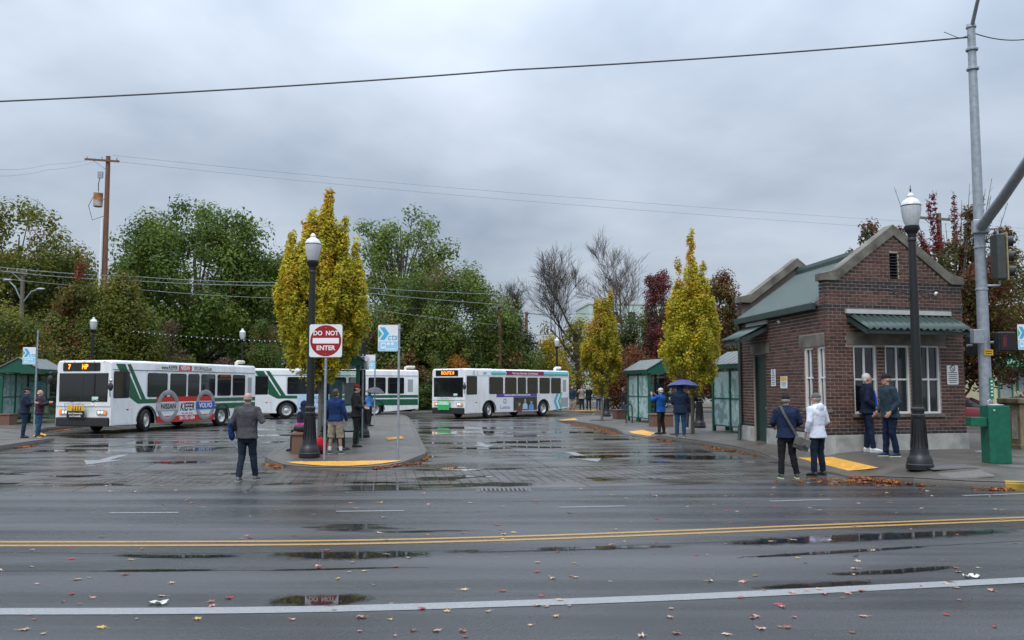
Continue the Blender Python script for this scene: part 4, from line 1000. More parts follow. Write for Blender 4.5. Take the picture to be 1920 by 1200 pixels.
for px, y_top, d, lb in ((1044, 630, 66, 'far acorn lamp post rising behind the bus marked ROUTE 8'), (455, 613, 57, 'acorn lamp post with white globe beside the small column tree behind the buses'), (406, 650, 80, 'small distant acorn lamp between red shrubs behind the buses'), (770, 651, 80, 'small distant acorn lamp above the red shrub behind the island'), (176, 590, 49.5, 'acorn lamp half hidden in the olive tree behind the turning bus')):
    q = at(px, y_top, d); lamp((q.x, d, .16), lb, q.z - .16 + .0)
# ---- signs on posts
def post_sign(loc, label, h, sw, sh, zc, face, off=0, r=.03, rot=0):
    s = empty('post_sign', loc, rot, label, 'sign'); b = MB(); b.tube([(0, 0, 0), (0, 0, h)], r, 8); b.build('post', M_steel, s, smooth=True)
    M = frame((off, -r - .006, zc), (1, 0, 0), (0, 0, 1))
    for z in (zc + sh * .36, zc - sh * .36): 
        k = MB(); k.box((0, -.0, z), (.09, .08, .03)); k.build('bracket', M_steel, s)
    face(s, M, sw, sh); return s
def f_dne(s, M, w_, h):
    p = panel('plate', M_signw, s, M, w_, h, .004, .05)
    plate('disc', M_red, p, M @ Matrix.Translation((0, 0, .0045)), circ(w_ * .475, 40), .001); panel('bar', M_inkw, p, M @ Matrix.Translation((0, -.0, .006)), w_ * .80, h * .165, .001, .008)
    text('sign_text', 'DO  NOT', .155, M_inkw, p, M @ Matrix.Translation((0, h * .225, .0068)), sx=.92, bold=.004); text('sign_text', 'ENTER', .155, M_inkw, p, M @ Matrix.Translation((0, -h * .225, .0068)), sx=.98, bold=.004)
    for y in (.4, -.4):
        plate('bolt', M_chrome, p, M @ Matrix.Translation((0, h * y, .006)), circ(.009, 8), .004)
def f_cts(s, M, w_, h):
    p = panel('plate', M_signw, s, M, w_, h, .005, .03); T = lambda x, y, z: M @ Matrix.Translation((x * w_, y * h, z))
    b = MB(); b.prism([M @ Vector((x * w_, y * h, .0055)) for x, y in ((-.48, -.48), (.48, -.48), (.48, -.13), (-.48, -.13))], M.to_3x3() @ Vector((0, 0, .001))); b.build('lower_band', M_bluel, p)
    b = MB(); b.prism([M @ Vector((x * w_, y * h, .0055)) for x, y in ((-.42, .41), (-.18, .41), (.06, .17), (-.18, -.07), (-.42, -.07), (-.2, .17))], M.to_3x3() @ Vector((0, 0, .001))); b.build('chevron', M_glblue, p)
    b = MB(); b.prism([M @ Vector((x * w_, y * h, .0055)) for x, y in ((-.48, .34), (-.29, .16), (-.48, -.02))], M.to_3x3() @ Vector((0, 0, .001))); b.build('green_wedge', M_teal, p)
    text('cts_text', 'cts', w_ * .44, M_glblue, p, T(.22, .035, .0065), shear=.2, bold=.002)
    bi = MB(); bi.prism([M @ Vector((x * w_, y * h, .0068)) for x, y in ((-.36, -.40), (-.10, -.40), (-.10, -.20), (-.14, -.17), (-.32, -.17), (-.36, -.20))], M.to_3x3() @ Vector((0, 0, .001))); bi.build('bus_symbol', M_inkw, p)
    bi = MB(); bi.prism([M @ Vector((x * w_, y * h, .008)) for x, y in ((-.32, -.32), (-.14, -.32), (-.14, -.21), (-.32, -.21))], M.to_3x3() @ Vector((0, 0, .001))); bi.build('bus_symbol_glass', M_bluel, p)
    for i, x in enumerate((.02, .22)): plate('route_disc', M_inkw, p, T(x, -.22, .0068), circ(w_ * .075, 14), .001)
    for i in range(2): panel('print_line', M_inkw, p, T(.12 - .02 * i, -.40 - .035 * i, .0068), w_ * (.62 - .15 * i), h * .018, .001)
def f_rules(s, M, w_, h):
    p = panel('plate', M_signw, s, M, w_, h, .004, .02)
    for i in range(7): panel('print_line', M_ink, p, M @ Matrix.Translation((0, h * (.12 - .085 * i), .0045)), w_ * (.8 - .1 * (i % 2)), h * .035, .001)
    plate('mark', M_ink, p, M @ Matrix.Translation((0, h * .33, .0045)), circ(w_ * .16, 14), .001)
q = gz(610, 861, ZI); q.y = min(q.y, gz(580, 857, ZI).y - .42); zsg = at(610, 639, q.y).z - q.z
post_sign(q, 'red and white DO NOT ENTER sign on a thin steel post', zsg + .42, .80, .80, zsg, f_dne)
q = gz(746, 857, ZI); zsg = at(727, 634, q.y).z - q.z; post_sign(q, 'tall blue and white cts bus stop sign at the nose of the island', zsg + .36, .50, .66, zsg, f_cts, off=-.27)
q = Vector((at(703, 700, 38.5).x, 38.5, .16)); zsg = at(693, 679, 38.5).z - q.z; post_sign(q, 'smaller blue and white cts sign behind the island shelter', zsg + .35, .50, .64, zsg, f_cts, off=-.24)
q = Vector((at(681, 700, 28.8).x + .02, 28.6, .16)); zsg = at(681, 681, 28.6).z - q.z; post_sign(q, 'small grey rules notice on a post beside the island shelter', zsg + .3, .42, .44, zsg, f_rules)
q = Vector((at(68, 700, 34.0).x, 34.0, .16)); zsg = at(56, 667, 34).z - q.z; post_sign(q, 'blue and white cts sign on a tall post beside the left shelter', zsg + 1.0, .50, .66, zsg, f_cts, off=-.28)
q = Vector((at(1930, 700, 26).x, 26.0, .28)); zsg = at(1915, 632, 26).z - q.z; post_sign(q, 'blue and white cts sign cut off beside the traffic signal pole', zsg + .4, .44, .75, zsg, f_cts, off=-.10)
# ---- traffic signal pole
M_sig = mat('signal_yellowed', (.30, .26, .12), .5, var=.25, scale=12); M_sigk = mat('signal_back', (.05, .055, .05), .45, var=.2)
pb = Vector((at(1853, 850, 21.6).x, 21.6, ZR(11.6, 21.6)))
sp_ = empty('signal_pole', pb, 0, 'tall galvanised traffic signal pole with mast arm and signal heads', 'signal pole')
top = at(1821, 52, 21.6).z - pb.z; ztm = at(1846, 425, 21.6).z - pb.z
b = MB(); b.lathe([(.30, 0), (.30, .03), (.155, .05), (.148, 1.0), (.122, ztm), (.095, top)], 18); b.build('pole', M_steel, sp_, smooth=True)
b = MB(); a0 = Vector((0, -.12, ztm)); d_ = Vector((9.9 - pb.x, 17 - pb.y, 0)).normalized()
b.tube([a0 + d_ * .1, a0 + d_ * 3 + Vector((0, 0, .10)), a0 + d_ * 9 + Vector((0, 0, .45))], [.135, .115, .08], 12); b.build('mast_arm', M_steel, sp_, smooth=True)
b = MB(); b.box((0, -.06, ztm - .02), (.36, .36, .34), Matrix.Rotation(math.atan2(d_.y, d_.x), 3, 'Z')); b.build('arm_flange', M_steel, sp_, bev=.02)
b = MB(); l0 = Vector((0, 0, top - .05)); b.tube([l0, l0 + d_ * .5 + Vector((.1, 0, .5)), l0 + d_ * 2.6 + Vector((.3, 0, 1.35))], [.05, .045, .035], 8); b.build('luminaire_arm', M_steel, sp_, smooth=True)
b = MB(); b.lathe([(.112, top - .02), (.125, top), (.11, top + .08), (.0, top + .12)], 14); b.build('pole_cap', M_steel, sp_, smooth=True)
for z in (ztm - .55, ztm - 1.6, top - .6, top - 1.1): b = MB(); b.lathe([(.14, z), (.147, z + .01), (.147, z + .05), (.14, z + .06)], 14); b.build('strap', M_steel, sp_)
def sighead(x, y, z, name='signal_head'):
    h = empty(name, (x, y, z)); h.parent = sp_
    b = MB(); b.bx(-.17, .06, -.17, .17, -.56, .56); b.build('housing', M_sigk, h, bev=.03); b = MB(); b.bx(.06, .09, -.2, .2, -.60, .60); b.build('door_plate', M_sig, h, bev=.02)
    for k, zz_ in enumerate((.37, 0, -.37)):
        v_ = MB(); pts = []; n = 14; A = []; B = []
        for i in range(n + 1):
            t = R(-50 + 280 * i / n); A.append((.09, .155 * math.cos(t), zz_ + .155 * math.sin(t))); B.append((.34 if 40 < -50 + 280 * i / n < 140 else .26, .15 * math.cos(t), zz_ + .15 * math.sin(t)))
        v_.add(A + B, [(i, i + 1, n + 2 + i, n + 1 + i) for i in range(n)]); vo_ = v_.build('visor', M_blackp, h, smooth=True, fixn=False)
        l_ = MB(); l_.ell((.10, 0, zz_), (.02, .14, .14), None, 12, 6); l_.build('lens', mat('lens_%d' % k, ((.10, .01, .01), (.12, .07, .0), (.01, .08, .04))[k], .15), vo_)
    b = MB(); b.tube([(-.05, .0, .58), (-.05, 0, .72), (-x * .8, -y * .9, .72)], .03, 8); b.tube([(-.05, 0, -.58), (-.05, 0, -.70), (-x * .8, -y * .9, -.70)], .03, 8); b.build('bracket', M_steel, h)
    return h
q = at(1876, 482, 21.5); sighead(q.x - pb.x, q.y - pb.y, q.z - pb.z)
def ped(px, py, Y, face, wd=.44):
    q = at(px, py, Y) - pb; h = empty('pedestrian_signal', q, face); h.parent = sp_
    b = MB(); b.bx(-wd / 2, wd / 2, -.10, .14, -.24, .24); b.build('housing', M_blackp, h, bev=.03); b = MB(); b.bx(-wd / 2 + .04, wd / 2 - .04, -.112, -.098, -.20, .20); s_ = b.build('screen', mat('ped_screen', (.012, .010, .010), .3), h)
    hd = MB(); hd.bx(-.12, -.03, -.118, -.113, -.12, .12)
    for i in range(4): hd.bx(-.12 + .024 * i, -.105 + .024 * i, -.118, -.113, .12, .17)
    hd.build('hand_symbol', mat('dim_red', (.10, .012, .015), .4), s_)
    b = MB(); b.tube([(0, .12, .0), (-q.x * .55, .30, .0)], .03, 6); b.build('bracket', M_steel, h)
ped(1885, 641, 21.35, 0); ped(1829, 648, 21.9, R(120), .40)
q = at(1832, 631, 21.35) - pb; b = MB(); b.box(q, (.25, .2, .34)); b.build('control_box', M_steel, sp_, bev=.015)
b = MB(); q = at(1855, 660.5, 21.35) - pb; b.box((.02, -.165, q.z), (.22, .01, .14)); yl_ = b.build('yellow_label', mat('label_yellow', (.62, .36, .02), .5), sp_)
for dz in (.03, -.03): panel('print_line', M_ink, yl_, frame((.02, -.172, q.z + dz), (1, 0, 0), (0, 0, 1)), .15, .02, .001)
q = at(1859, 728, 21.4) - pb; b = MB(); b.box((.06, -.165, q.z), (.085, .01, .52)); gs_ = b.build('green_label', mat('label_green', (.01, .20, .10), .45), sp_)
for i in range(5): panel('print_line', M_inkw, gs_, frame((.06, -.172, q.z + .17 - .085 * i), (1, 0, 0), (0, 0, 1)), .05, .03, .001)
# ---- drinking fountain and planter
q = gz(1869, 868, ZR); fo_ = empty('drinking_fountain', q, R(-4), 'green box drinking fountain with side basin near the signal pole', 'fountain')
b = MB(); b.bx(-.22, .22, -.20, .20, 0, 1.20); b.build('pedestal', M_fgreen, fo_, bev=.012)
b = MB(); b.bx(-.55, -.223, -.14, .14, .76, .96); ba_ = b.build('side_basin', M_fgreen, fo_, bev=.012)
b = MB(); b.lathe([(.16, 1.203), (.18, 1.215), (.17, 1.225), (.12, 1.212)], 16); b.build('bowl_rim', M_chrome, fo_, smooth=True)
b = MB(); b.tube([(-.15, -.05, 1.2), (-.16, -.05, 1.29), (-.11, -.05, 1.325), (-.08, -.05, 1.29)], .018, 8); b.build('spout', M_chrome, fo_, smooth=True)
b = MB(); b.ell((-.10, -.205, 1.10), (.022, .015, .022)); b.build('push_button', M_chrome, fo_, smooth=True)
q = Vector((at(1925, 850, 23.2).x, 23.2, ZR(13.3, 23.2))); pl_ = empty('concrete_planter', q, R(4), 'weathered concrete planter with arched panels beside the drinking fountain', 'planter')
M_plc = mat('planter_concrete', (.16, .125, .075), .8, var=.45, scale=4, bump=.4, bscale=40); M_plp = mat('planter_panel', (.30, .28, .23), .8, var=.35, scale=5)
b = MB(); b.bx(-.42, .42, -.42, .42, .10, 1.16); b.bx(-.46, .46, -.46, .46, -.05, .12); b.bx(-.47, .47, -.47, .47, 1.16, 1.30); b.build('tub', M_plc, pl_, bev=.025)
for a_ in range(4):
    for x_ in (-.2, .2):
        pn = MB(); pts = [(-.11, .25), (.11, .25)] + [(.11 * math.cos(R(t)), .88 + .11 * math.sin(R(t))) for t in range(0, 181, 30)]
        Mr = Matrix.Rotation(a_ * math.pi / 2, 3, 'Z'); pn.prism([Mr @ Vector((x + x_, -.424, z)) for x, z in pts], Mr @ Vector((0, -.008, 0))); pn.build('arched_panel', M_plp, pl_)
b = MB(); b.ell((0, 0, 1.28), (.38, .38, .08)); b.build('soil', mat('soil', (.04, .03, .02), .9), pl_)
rg_ = random.Random(3)
for k in range(16):
    a_ = rg_.uniform(0, 6.28); r_ = rg_.uniform(0, .3); b = MB(); c_ = Vector((r_ * math.cos(a_), r_ * math.sin(a_), 1.34))
    for j in range(9): t_ = rg_.uniform(0, 6.28); b.tube([c_, c_ + Vector((.08 * math.cos(t_), .08 * math.sin(t_), rg_.uniform(.05, .16)))], [.02, .004], 4)
    b.build('plant', mat('flower_%d' % (k % 3), ((.10, .16, .03), (.65, .18, .02), (.6, .6, .55))[k % 3], .7), pl_)
# ---- bus shelters
M_sglass = glassmat('shelter_glass', (.62, .74, .72), .03, .62, .16); M_sglass2 = glassmat('clear_glass', (.78, .86, .84), .02, .0, .10)
M_seam = mat('shelter_roof', (.13, .145, .14), .45, var=.12, scale=3)
def shelter(loc, rz, label, Ls=3.0, Ws=1.5, poster=True):
    """local: long axis +Y, gable end at y=0, x from 0 to Ws; the left long side x=0 is glazed, right side is open"""
    s = empty('bus_shelter', loc, rz, label, 'bus shelter'); H = 2.36
    for x in (0, Ws):
        for y in (0, Ls):
            b = MB(); b.bx(x - .06, x + .06, y - .06, y + .06, -.05, H); b.build('post', M_sgreen, s, bev=.008)
    b = MB(); e = .14
    for x in (-e, Ws + e): b.bx(x - .035, x + .035, -e, Ls + e, H, H + .15)
    for y in (-e, Ls + e): b.bx(-e + .036, Ws + e - .036, y - .035, y + .035, H + .001, H + .149)
    b.build('fascia', M_sgreen, s)
    zr_ = H + .15; rg2 = zr_ + .52; xm = Ws / 2
    for sg, x0 in ((-1, -e - .06), (1, Ws + e + .06)):
        b = MB(); b.prism([(x0, -e - .06, zr_), (xm, -e - .06, rg2), (xm, Ls + e + .06, rg2), (x0, Ls + e + .06, zr_)], (0, 0, .03)); ro = b.build('roof_slope', M_seam, s)
        nsm = 7
        for i in range(nsm + 1):
            y = -e - .05 + (Ls + 2 * e + .1) * i / nsm; k = MB(); k.tube([(x0, y, zr_ + .035), (xm, y, rg2 + .035)], .014, 4); k.build('seam', M_seam, ro)
    for y in (-e, Ls + e):
        b = MB(); b.prism([(-e, y, zr_ - .002), (Ws + e, y, zr_ - .002), (xm, y, rg2 - .03)], (0, .03, 0)); b.build('gable', M_sgreen, s)
    def glaz(x0, y0, x1, y1, gm, nm='glass_panel'):
        d = Vector((x1 - x0, y1 - y0, 0)); l = d.length; d.normalize(); m = Vector(((x0 + x1) / 2, (y0 + y1) / 2, 0)); Mz_ = Matrix.Rotation(math.atan2(d.y, d.x), 3, 'Z')
        g = MB(); g.box(m + Vector((0, 0, 1.24)), (l - .13, .012, 2.08), Mz_); go = g.build(nm, gm, s)
        for z in (.20, 1.24, 2.28): fr = MB(); fr.box(m + Vector((0, 0, z)), (l - .12, .05, .05), Mz_); fr.build('rail', M_sgreen, go)
        return go
    glaz(0, 0, 0, Ls / 2, M_sglass); glaz(0, Ls / 2, 0, Ls, M_sglass); glaz(0, Ls, Ws, Ls, M_sglass2)
    glaz(Ws, Ls, Ws, Ls * .55, M_sglass2)
    b = MB(); b.bx(-.05, .05, Ls / 2 - .04, Ls / 2 + .04, 0, H); b.build('post', M_sgreen, s)
    b = MB(); b.bx(.12, .50, .4, Ls - .4, .43, .48); se = b.build('bench_seat', M_sgreen, s)
    for y in (.6, Ls - .6): k = MB(); k.bx(.2, .42, y - .03, y + .03, .0, .43); k.build('bench_leg', M_sgreen, se)
    if poster:
        p = MB(); p.bx(.10, Ws - .6, Ls - .05, Ls - .03, .95, 1.95); p.build('map_poster', mat('poster_blue', (.28, .55, .66), .5, var=.25, scale=6), s)
        p = MB(); p.bx(Ws - .52, Ws - .14, Ls - .05, Ls - .03, 1.15, 1.85); p.build('timetable', M_signw, s)
    t = MB(); t.bx(.3, 1.2, Ls * .4, Ls * .6, H - .02, H + .03); t.build('ceiling_light', M_signw, s)
    return s
q = G(1218, 793, .16); shelter((q.x, q.y, .16), AXA + R(3), 'green glazed bus shelter between the slim and the spired yellow trees', 3.0, 1.45)
q = Vector((8.48, 31.6, .2)); shelter((q.x, q.y, ZR(q.x, q.y)), AXA + R(2), 'green glazed bus shelter half hidden behind the brick kiosk', 3.1, 1.45)
q = G(598, 832, .16); shelter((q.x, 26.9, .16), AXA, 'narrow green glazed shelter on the traffic island', 3.2, 1.12)
q = G(60, 796, .16); shelter((q.x - 1.45, q.y, .16), AXA, 'green glazed bus shelter behind the two men at the left kerb', 3.0, 1.45)
# ---- seat-height aggregate blocks, hoop rack
def blockseat(px, py, zf, w_, l, h, label):
    q = gz(px, py, zf); o = empty('concrete_seat_block', q, AXA, label, 'seat block', None); b = MB(); b.bx(-w_ / 2, w_ / 2, 0, l, -.03, h * .86); b.build('plinth', M_agg, o, bev=.02); b = MB(); b.bx(-w_ / 2 - .03, w_ / 2 + .03, -.03, l + .03, h * .86 + .001, h); b.build('seat_slab', M_agg, o, bev=.02); return q
qs = blockseat(562, 851, ZI, .42, 1.6, .54, 'brown aggregate seat block with a bag on it beside the island lamp post')
blockseat(1166, 786, ZR, .55, .9, .5, 'brown aggregate seat block beside the hoop rack'); blockseat(1243, 800, ZR, .95, .5, .55, 'brown aggregate seat block behind the man taking a photograph'); blockseat(6, 797, ZL, .5, .9, .5, 'brown aggregate seat block beside the left shelter')
q = gz(1174, 793, ZR); o = empty('bike_hoop', q, AXA, 'black hoop bike rack beside the right bus shelter', 'bike rack'); b = MB(); b.tube([(0, 0, 0), (0, 0, .75), (.06, 0, .86), (.15, 0, .9), (.24, 0, .86), (.3, 0, .75), (.3, 0, 0)], .028, 8); b.build('hoop', M_blackp, o, smooth=True)
for x_ in (0, .3): MB().lathe([(.07, 0), (.07, .012)], 10, (x_, 0, 0)).build('foot_plate', M_blackp, o)
# ---- utility poles and wires
def upole(base, topp, r0, label, cross=0, xf=False, m=M_wood, name='utility_pole'):
    u = empty(name, base, 0, label, 'utility pole'); t = Vector(topp) - Vector(base); b = MB(); b.tube([(0, 0, 0), t], [r0, r0 * .62], 10); b.build('pole', m, u, smooth=True)
    if cross:
        d = Vector((1, -.25, -.10)).normalized(); b = MB(); c_ = t + Vector((-.55, -.1, -.30)); b.box(c_ + d * .2, (cross, .10, .13), Matrix.Rotation(R(-9), 3, 'Z') @ Matrix.Rotation(R(6), 3, 'Y')); co = b.build('crossarm', m, u)
        for k in (-.46, .0, .46): i_ = MB(); i_.lathe([(.03, 0), (.05, .05), (.025, .09), (.05, .13), (.02, .22)], 8, c_ + d * (.2 + k * cross) + Vector((0, 0, .06))); i_.build('insulator', M_steel, co)
        br_ = MB(); br_.tube([c_ + d * (.2 - .3 * cross), t + Vector((0, 0, -1.0))], .025, 5); br_.build('brace', M_steel, co)
    return u, t
ub = Vector((at(190, 700, 60).x, 60, .1)); ut = at(203, 293, 60); u, t = upole(ub, ut, .24, 'tall wooden utility pole with crossarm and rusty transformer', 2.6)
tr_ = at(184, 375, 60) - ub; b = MB(); b.lathe([(.26, -.48), (.30, -.44), (.30, .42), (.31, .44), (.31, .48), (.1, .55)], 16, tr_); to = b.build('transformer', mat('rusty_grey', (.38, .34, .30), .6, var=.45, scale=2.2), u, smooth=True)
rs = MB(); rs.lathe([(.303, .0), (.303, .40)], 16, tr_, cap=False); rs.build('rust_streak', mat('rust', (.36, .14, .05), .8, var=.5, scale=3), to)
b = MB(); b.tube([tr_ + Vector((0, 0, .5)), tr_ + Vector((0, -.05, 1.1)), tr_ + Vector((.1, 0, 1.7)), t + Vector((-.3, 0, -1.2))], .03, 5); b.tube([tr_ + Vector((-.25, 0, .4)), tr_ + Vector((-.65, 0, -.4)), tr_ + Vector((-.35, 0, -1.4)), tr_ + Vector((.5, 0, -1.1))], .02, 5); b.build('drop_cable', M_wire, u)
b = MB(); b.tube([tr_ + Vector((.42, -.2, -1.3)), at(185, 565, 59.6) - ub], .075, 8); b.build('conduit', M_signw, u)
b = MB(); b.box(tr_ + Vector((.12, -.05, 1.75)), (.35, .12, .45)); b.box(tr_ + Vector((.35, 0, .05)), (.3, .08, .1)); b.build('fuse_cutout', M_steel, u)
ub2 = Vector((at(38, 700, 66).x, 66, .1)); u2, t2 = upole(ub2, at(43, 503, 66), .2, 'wooden utility pole with twin street lamp arms at far left', 1.9, m=M_barkl)
for px, py, pe, pf in ((42, 560, 76, 541), (42, 560, 14, 524)):
    b = MB(); b.tube([at(px, py + 8, 66) - ub2, at((px + pe) / 2, (py + pf) / 2 - 4, 66) - ub2, at(pe, pf, 66) - ub2], .05, 6); ao = b.build('lamp_arm', M_steel, u2); b = MB(); b.ell(at(pe, pf + 1, 66) - ub2, (.35, .14, .10)); b.build('lamp_head', M_steel, ao, smooth=True)
for px, y0, d, lb in ((937, 575, 70, 'brown wooden pole behind the bus, against the wide green tree'), (987, 585, 78, 'slim brown wooden pole between the green tree and the bare tree'), (1013, 635, 110, 'short far wooden pole beside the yellow shrubs')):
    q = at(px, y0, d); upole((q.x, d, .1), q, .19 if d < 100 else .12, lb)
q = at(1760, 400, 48); upole((q.x, 48, .1), q, .2, 'wooden utility pole with crossarm behind the kiosk gable', 1.7, m=M_barkl)
def wire(label, pts, r, m=M_wire, sag=0, name='power_line', n=14):
    b = MB(); P = []
    for (a, c) in zip(pts, pts[1:]):
        for i in range(n): t_ = i / n; p = Vector(a).lerp(Vector(c), t_); p.z -= sag * 4 * t_ * (1 - t_); P.append(p)
    P.append(Vector(pts[-1])); o = P[0].copy(); b.tube(P, r, 5); return tag(b.build(name, m, None, None, smooth=True), label, 'cable')
wtop = pb + Vector((0, 0, top - .25)); wire('thick span cable running from the signal pole across the whole sky', [wtop + Vector((-.1, 0, 0)), at(960, 131, 21.0), at(-10, 190.5, 20.5), at(-900, 225, 20.0)], .020, M_wire, .06, 'span_cable')
wire('short cable end running off beyond the signal pole', [wtop + Vector((.1, 0, .1)), at(1935, 72, 22), at(2300, 78, 24)], .014, M_wire, .1, 'span_cable')
wire('looped slack cable near the top of the signal pole', [at(1770, 60, 21.4), at(1800, 72, 21.4), at(1817, 66, 21.5)], .009, M_wire, 0, 'span_cable')
far = [((212, 291), (1100, 372), (1990, 432)), ((212, 302), (1100, 386), (1990, 446)), ((0, 318), (90, 308), (180, 296)), ((-10, 330), (90, 318), (180, 303))]
for i, l in enumerate(far): wire(['upper pale power line leaving the tall utility pole to the right', 'lower pale power line leaving the tall utility pole to the right', 'upper power line reaching the tall utility pole from the left', 'lower power line reaching the tall utility pole from the left'][i], [at(a, b_, 60 + 12 * k) for k, (a, b_) in enumerate(l)], .012, M_wirel, .15)
for i, (y0, y1, y2) in enumerate(((500, 519, 530), (507, 527, 535), (520, 543, 560))): wire(['topmost line strung in front of the big green maple', 'middle line strung in front of the big green maple', 'lowest dark line strung in front of the big green maple'][i], [at(-10, y0, 58), at(260, y1, 58), at(560, y2, 58), at(940, y2 + 22 + 14 * i, 69.5)], .018 if i < 2 else .013, M_wirel, .1)
wire('dark line joining the two brown poles behind the ROUTE 8 bus', [at(690, 570, 69.4), at(937, 582, 69.4), at(1090, 588, 77), at(1380, 590, 77)], .02, M_wire, .2)
wire('sagging dark cable crossing behind the bus stop signs', [at(740, 632, 69.3), at(937, 620, 69.3), at(1040, 625, 77)], .03, M_wire, .25)
sl_ = empty('string_lights', at(250, 620, 55), 0, 'string of small white bulbs hung in front of the dark maple', 'string lights'); a_, c_ = at(250, 621, 55), at(545, 640, 56); b = MB(); P = []
for i in range(31): t_ = i / 30; p = a_.lerp(c_, t_); p.z -= .5 * t_ * (1 - t_); P.append(p - a_)
b.tube(P, .01, 4); b.build('cord', M_wire, sl_)
for i in range(0, 31): b = MB(); b.ell(P[i] - Vector((0, 0, .05)), (.032, .032, .036), None, 6, 4); b.build('bulb', M_signw, sl_)
# ================================================================== TREES
M_leaf = leafmat('leaf')
DENS = 2.6
LEAVES = np.array([[0, -.62, 0], [.30, -.12, .06], [0, .62, -.05], [-.30, -.12, .06]])
def leafcloud(name, parent, C, S, npc, ls, pal, rs, seed, aniso=(1, 1, 1), up=.35, colfn=None, flat=1.0, broad=1.0):
    """leaf-sized faces spread round the clump centres C (n,3) with radii S; colours picked clump by clump from pal"""
    g = np.random.default_rng(seed); n = len(C); ls = ls * DENS ** -.5; cnt = np.maximum(3, (npc * DENS * (S / S.mean()) ** 2).astype(int)); tot = int(cnt.sum())
    idx = np.repeat(np.arange(n), cnt)
    d = g.normal(size=(tot, 3)); d /= np.linalg.norm(d, axis=1)[:, None]; rad = g.random(tot) ** .45
    P = C[idx] + d * (rad * S[idx])[:, None] * np.array(aniso)
    nrm = d * .9 + g.normal(size=(tot, 3)) * .42 + np.array([0, 0, up]); nrm /= np.linalg.norm(nrm, axis=1)[:, None]
    t = g.normal(size=(tot, 3)); t -= nrm * (t * nrm).sum(1)[:, None]; t /= np.linalg.norm(t, axis=1)[:, None]; bt = np.cross(nrm, t)
    sz = ls * g.uniform(.6, 1.35, tot)
    V = np.zeros((tot, 4, 3))
    for k in range(4): V[:, k] = P + (t * LEAVES[k, 1] + bt * LEAVES[k, 0] * broad * 1.25 + nrm * LEAVES[k, 2]) * sz[:, None]
    me = bpy.data.meshes.new(name); me.vertices.add(tot * 4); me.vertices.foreach_set('co', V.reshape(-1).astype(np.float32))
    me.loops.add(tot * 4); me.loops.foreach_set('vertex_index', np.arange(tot * 4, dtype=np.int32)); me.polygons.add(tot); me.polygons.foreach_set('loop_start', np.arange(0, tot * 4, 4, dtype=np.int32)); me.polygons.foreach_set('loop_total', np.full(tot, 4, np.int32)); me.update(calc_edges=True)
    w_ = np.array([p[3] for p in pal], float); w_ /= w_.sum(); pc = np.array([p[:3] for p in pal])
    ci = colfn(C, g) if colfn else g.choice(len(pal), n, p=w_)
    base = pc[ci][idx]; mixm = g.random(tot) < .22; base[mixm] = pc[g.choice(len(pal), int(mixm.sum()), p=w_)]
    base = base * (g.uniform(.8, 1.22, n)[idx] * g.uniform(.8, 1.2, tot))[:, None]
    col = np.ones((tot, 4, 4), np.float32); col[:, :, :3] = base[:, None, :]
    a = me.attributes.new('col', 'FLOAT_COLOR', 'POINT'); a.data.foreach_set('color', col.reshape(-1))
    return link(name, me, M_leaf, parent)
def crownpts(prof, n, H, cb, seed, shell=.35, jit=.0, squash=(1, 1)):
    g = np.random.default_rng(seed); ts = np.linspace(0, 1, 60); rs = np.interp(ts, [p[0] for p in prof], [p[1] for p in prof]); cdf = np.cumsum(rs ** 1.5); cdf /= cdf[-1]
    t = np.interp(g.random(n), cdf, ts); r = np.interp(t, ts, rs) * np.sqrt(g.uniform(shell, 1, n)); a = g.uniform(0, 2 * np.pi, n)
    lob = 1 + jit * np.sin(a * 3 + t * 7 + seed)
    return np.stack([r * np.cos(a) * lob * squash[0], r * np.sin(a) * lob * squash[1], cb + t * (H - cb)], 1)
def limbs(b, C, tr, H, cb, seed, nb, wig=.25, start=.5, r0=.3):
    g = random.Random(seed); ids = list(range(len(C))); g.shuffle(ids)
    for i in ids[:nb]:
        c = Vector(C[i]); z0 = max(cb * .55, cb + (c.z - cb) * start - g.uniform(.2, 1.2)); z0 = min(z0, H * .8)
        rr = tr * max(.15, (1 - z0 / H)) * r0 * 2; s = Vector((0, 0, z0)); m1 = s.lerp(c, .45) + Vector((g.uniform(-wig, wig), g.uniform(-wig, wig), g.uniform(-.1, wig)))
        b.tube([s, m1, c], [rr, rr * .6, max(rr * .15, .008)], 5, cap=False)
def tree(label, loc, H, cb, prof, pal, ncl, npc, ls, cr, seed, tr=.25, name='tree', group=None, shell=.35, aniso=(1, 1, 1), jit=.12, nb=40, bark=None, colfn=None, extra=None, squash=(1, 1), up=.35, start=.5):
    t = empty(name, loc, 0, label, 'tree' if 'shrub' not in name and 'bush' not in name else 'shrub', group)
    C = crownpts(prof, ncl, H, cb, seed, shell, jit, squash)
    if extra is not None: C = np.concatenate([C, extra])
    g = np.random.default_rng(seed + 5); S = cr * g.uniform(.55, 1.35, len(C))
    if extra is not None: S[-len(extra):] *= .62
    leafcloud('crown', t, C, S, npc, ls, pal, None, seed + 9, aniso, up, colfn)
    b = MB(); q = random.Random(seed); pts = [Vector((q.uniform(-.02, .02) * H * k / 6, q.uniform(-.02, .02) * H * k / 6, H * .86 * k / 6)) for k in range(7)]
    b.tube(pts, [tr * (1.25 if k == 0 else 1) * (1 - k / 6.6) for k in range(7)], 9); limbs(b, C, tr, H, cb, seed, nb, start=start); b.build('trunk', bark or M_bark, t, smooth=True, ang=60, fixn=False)
    return t
def ground_at(px, d, z=.16): q = at(px, 700, d); return Vector((q.x, d, z))
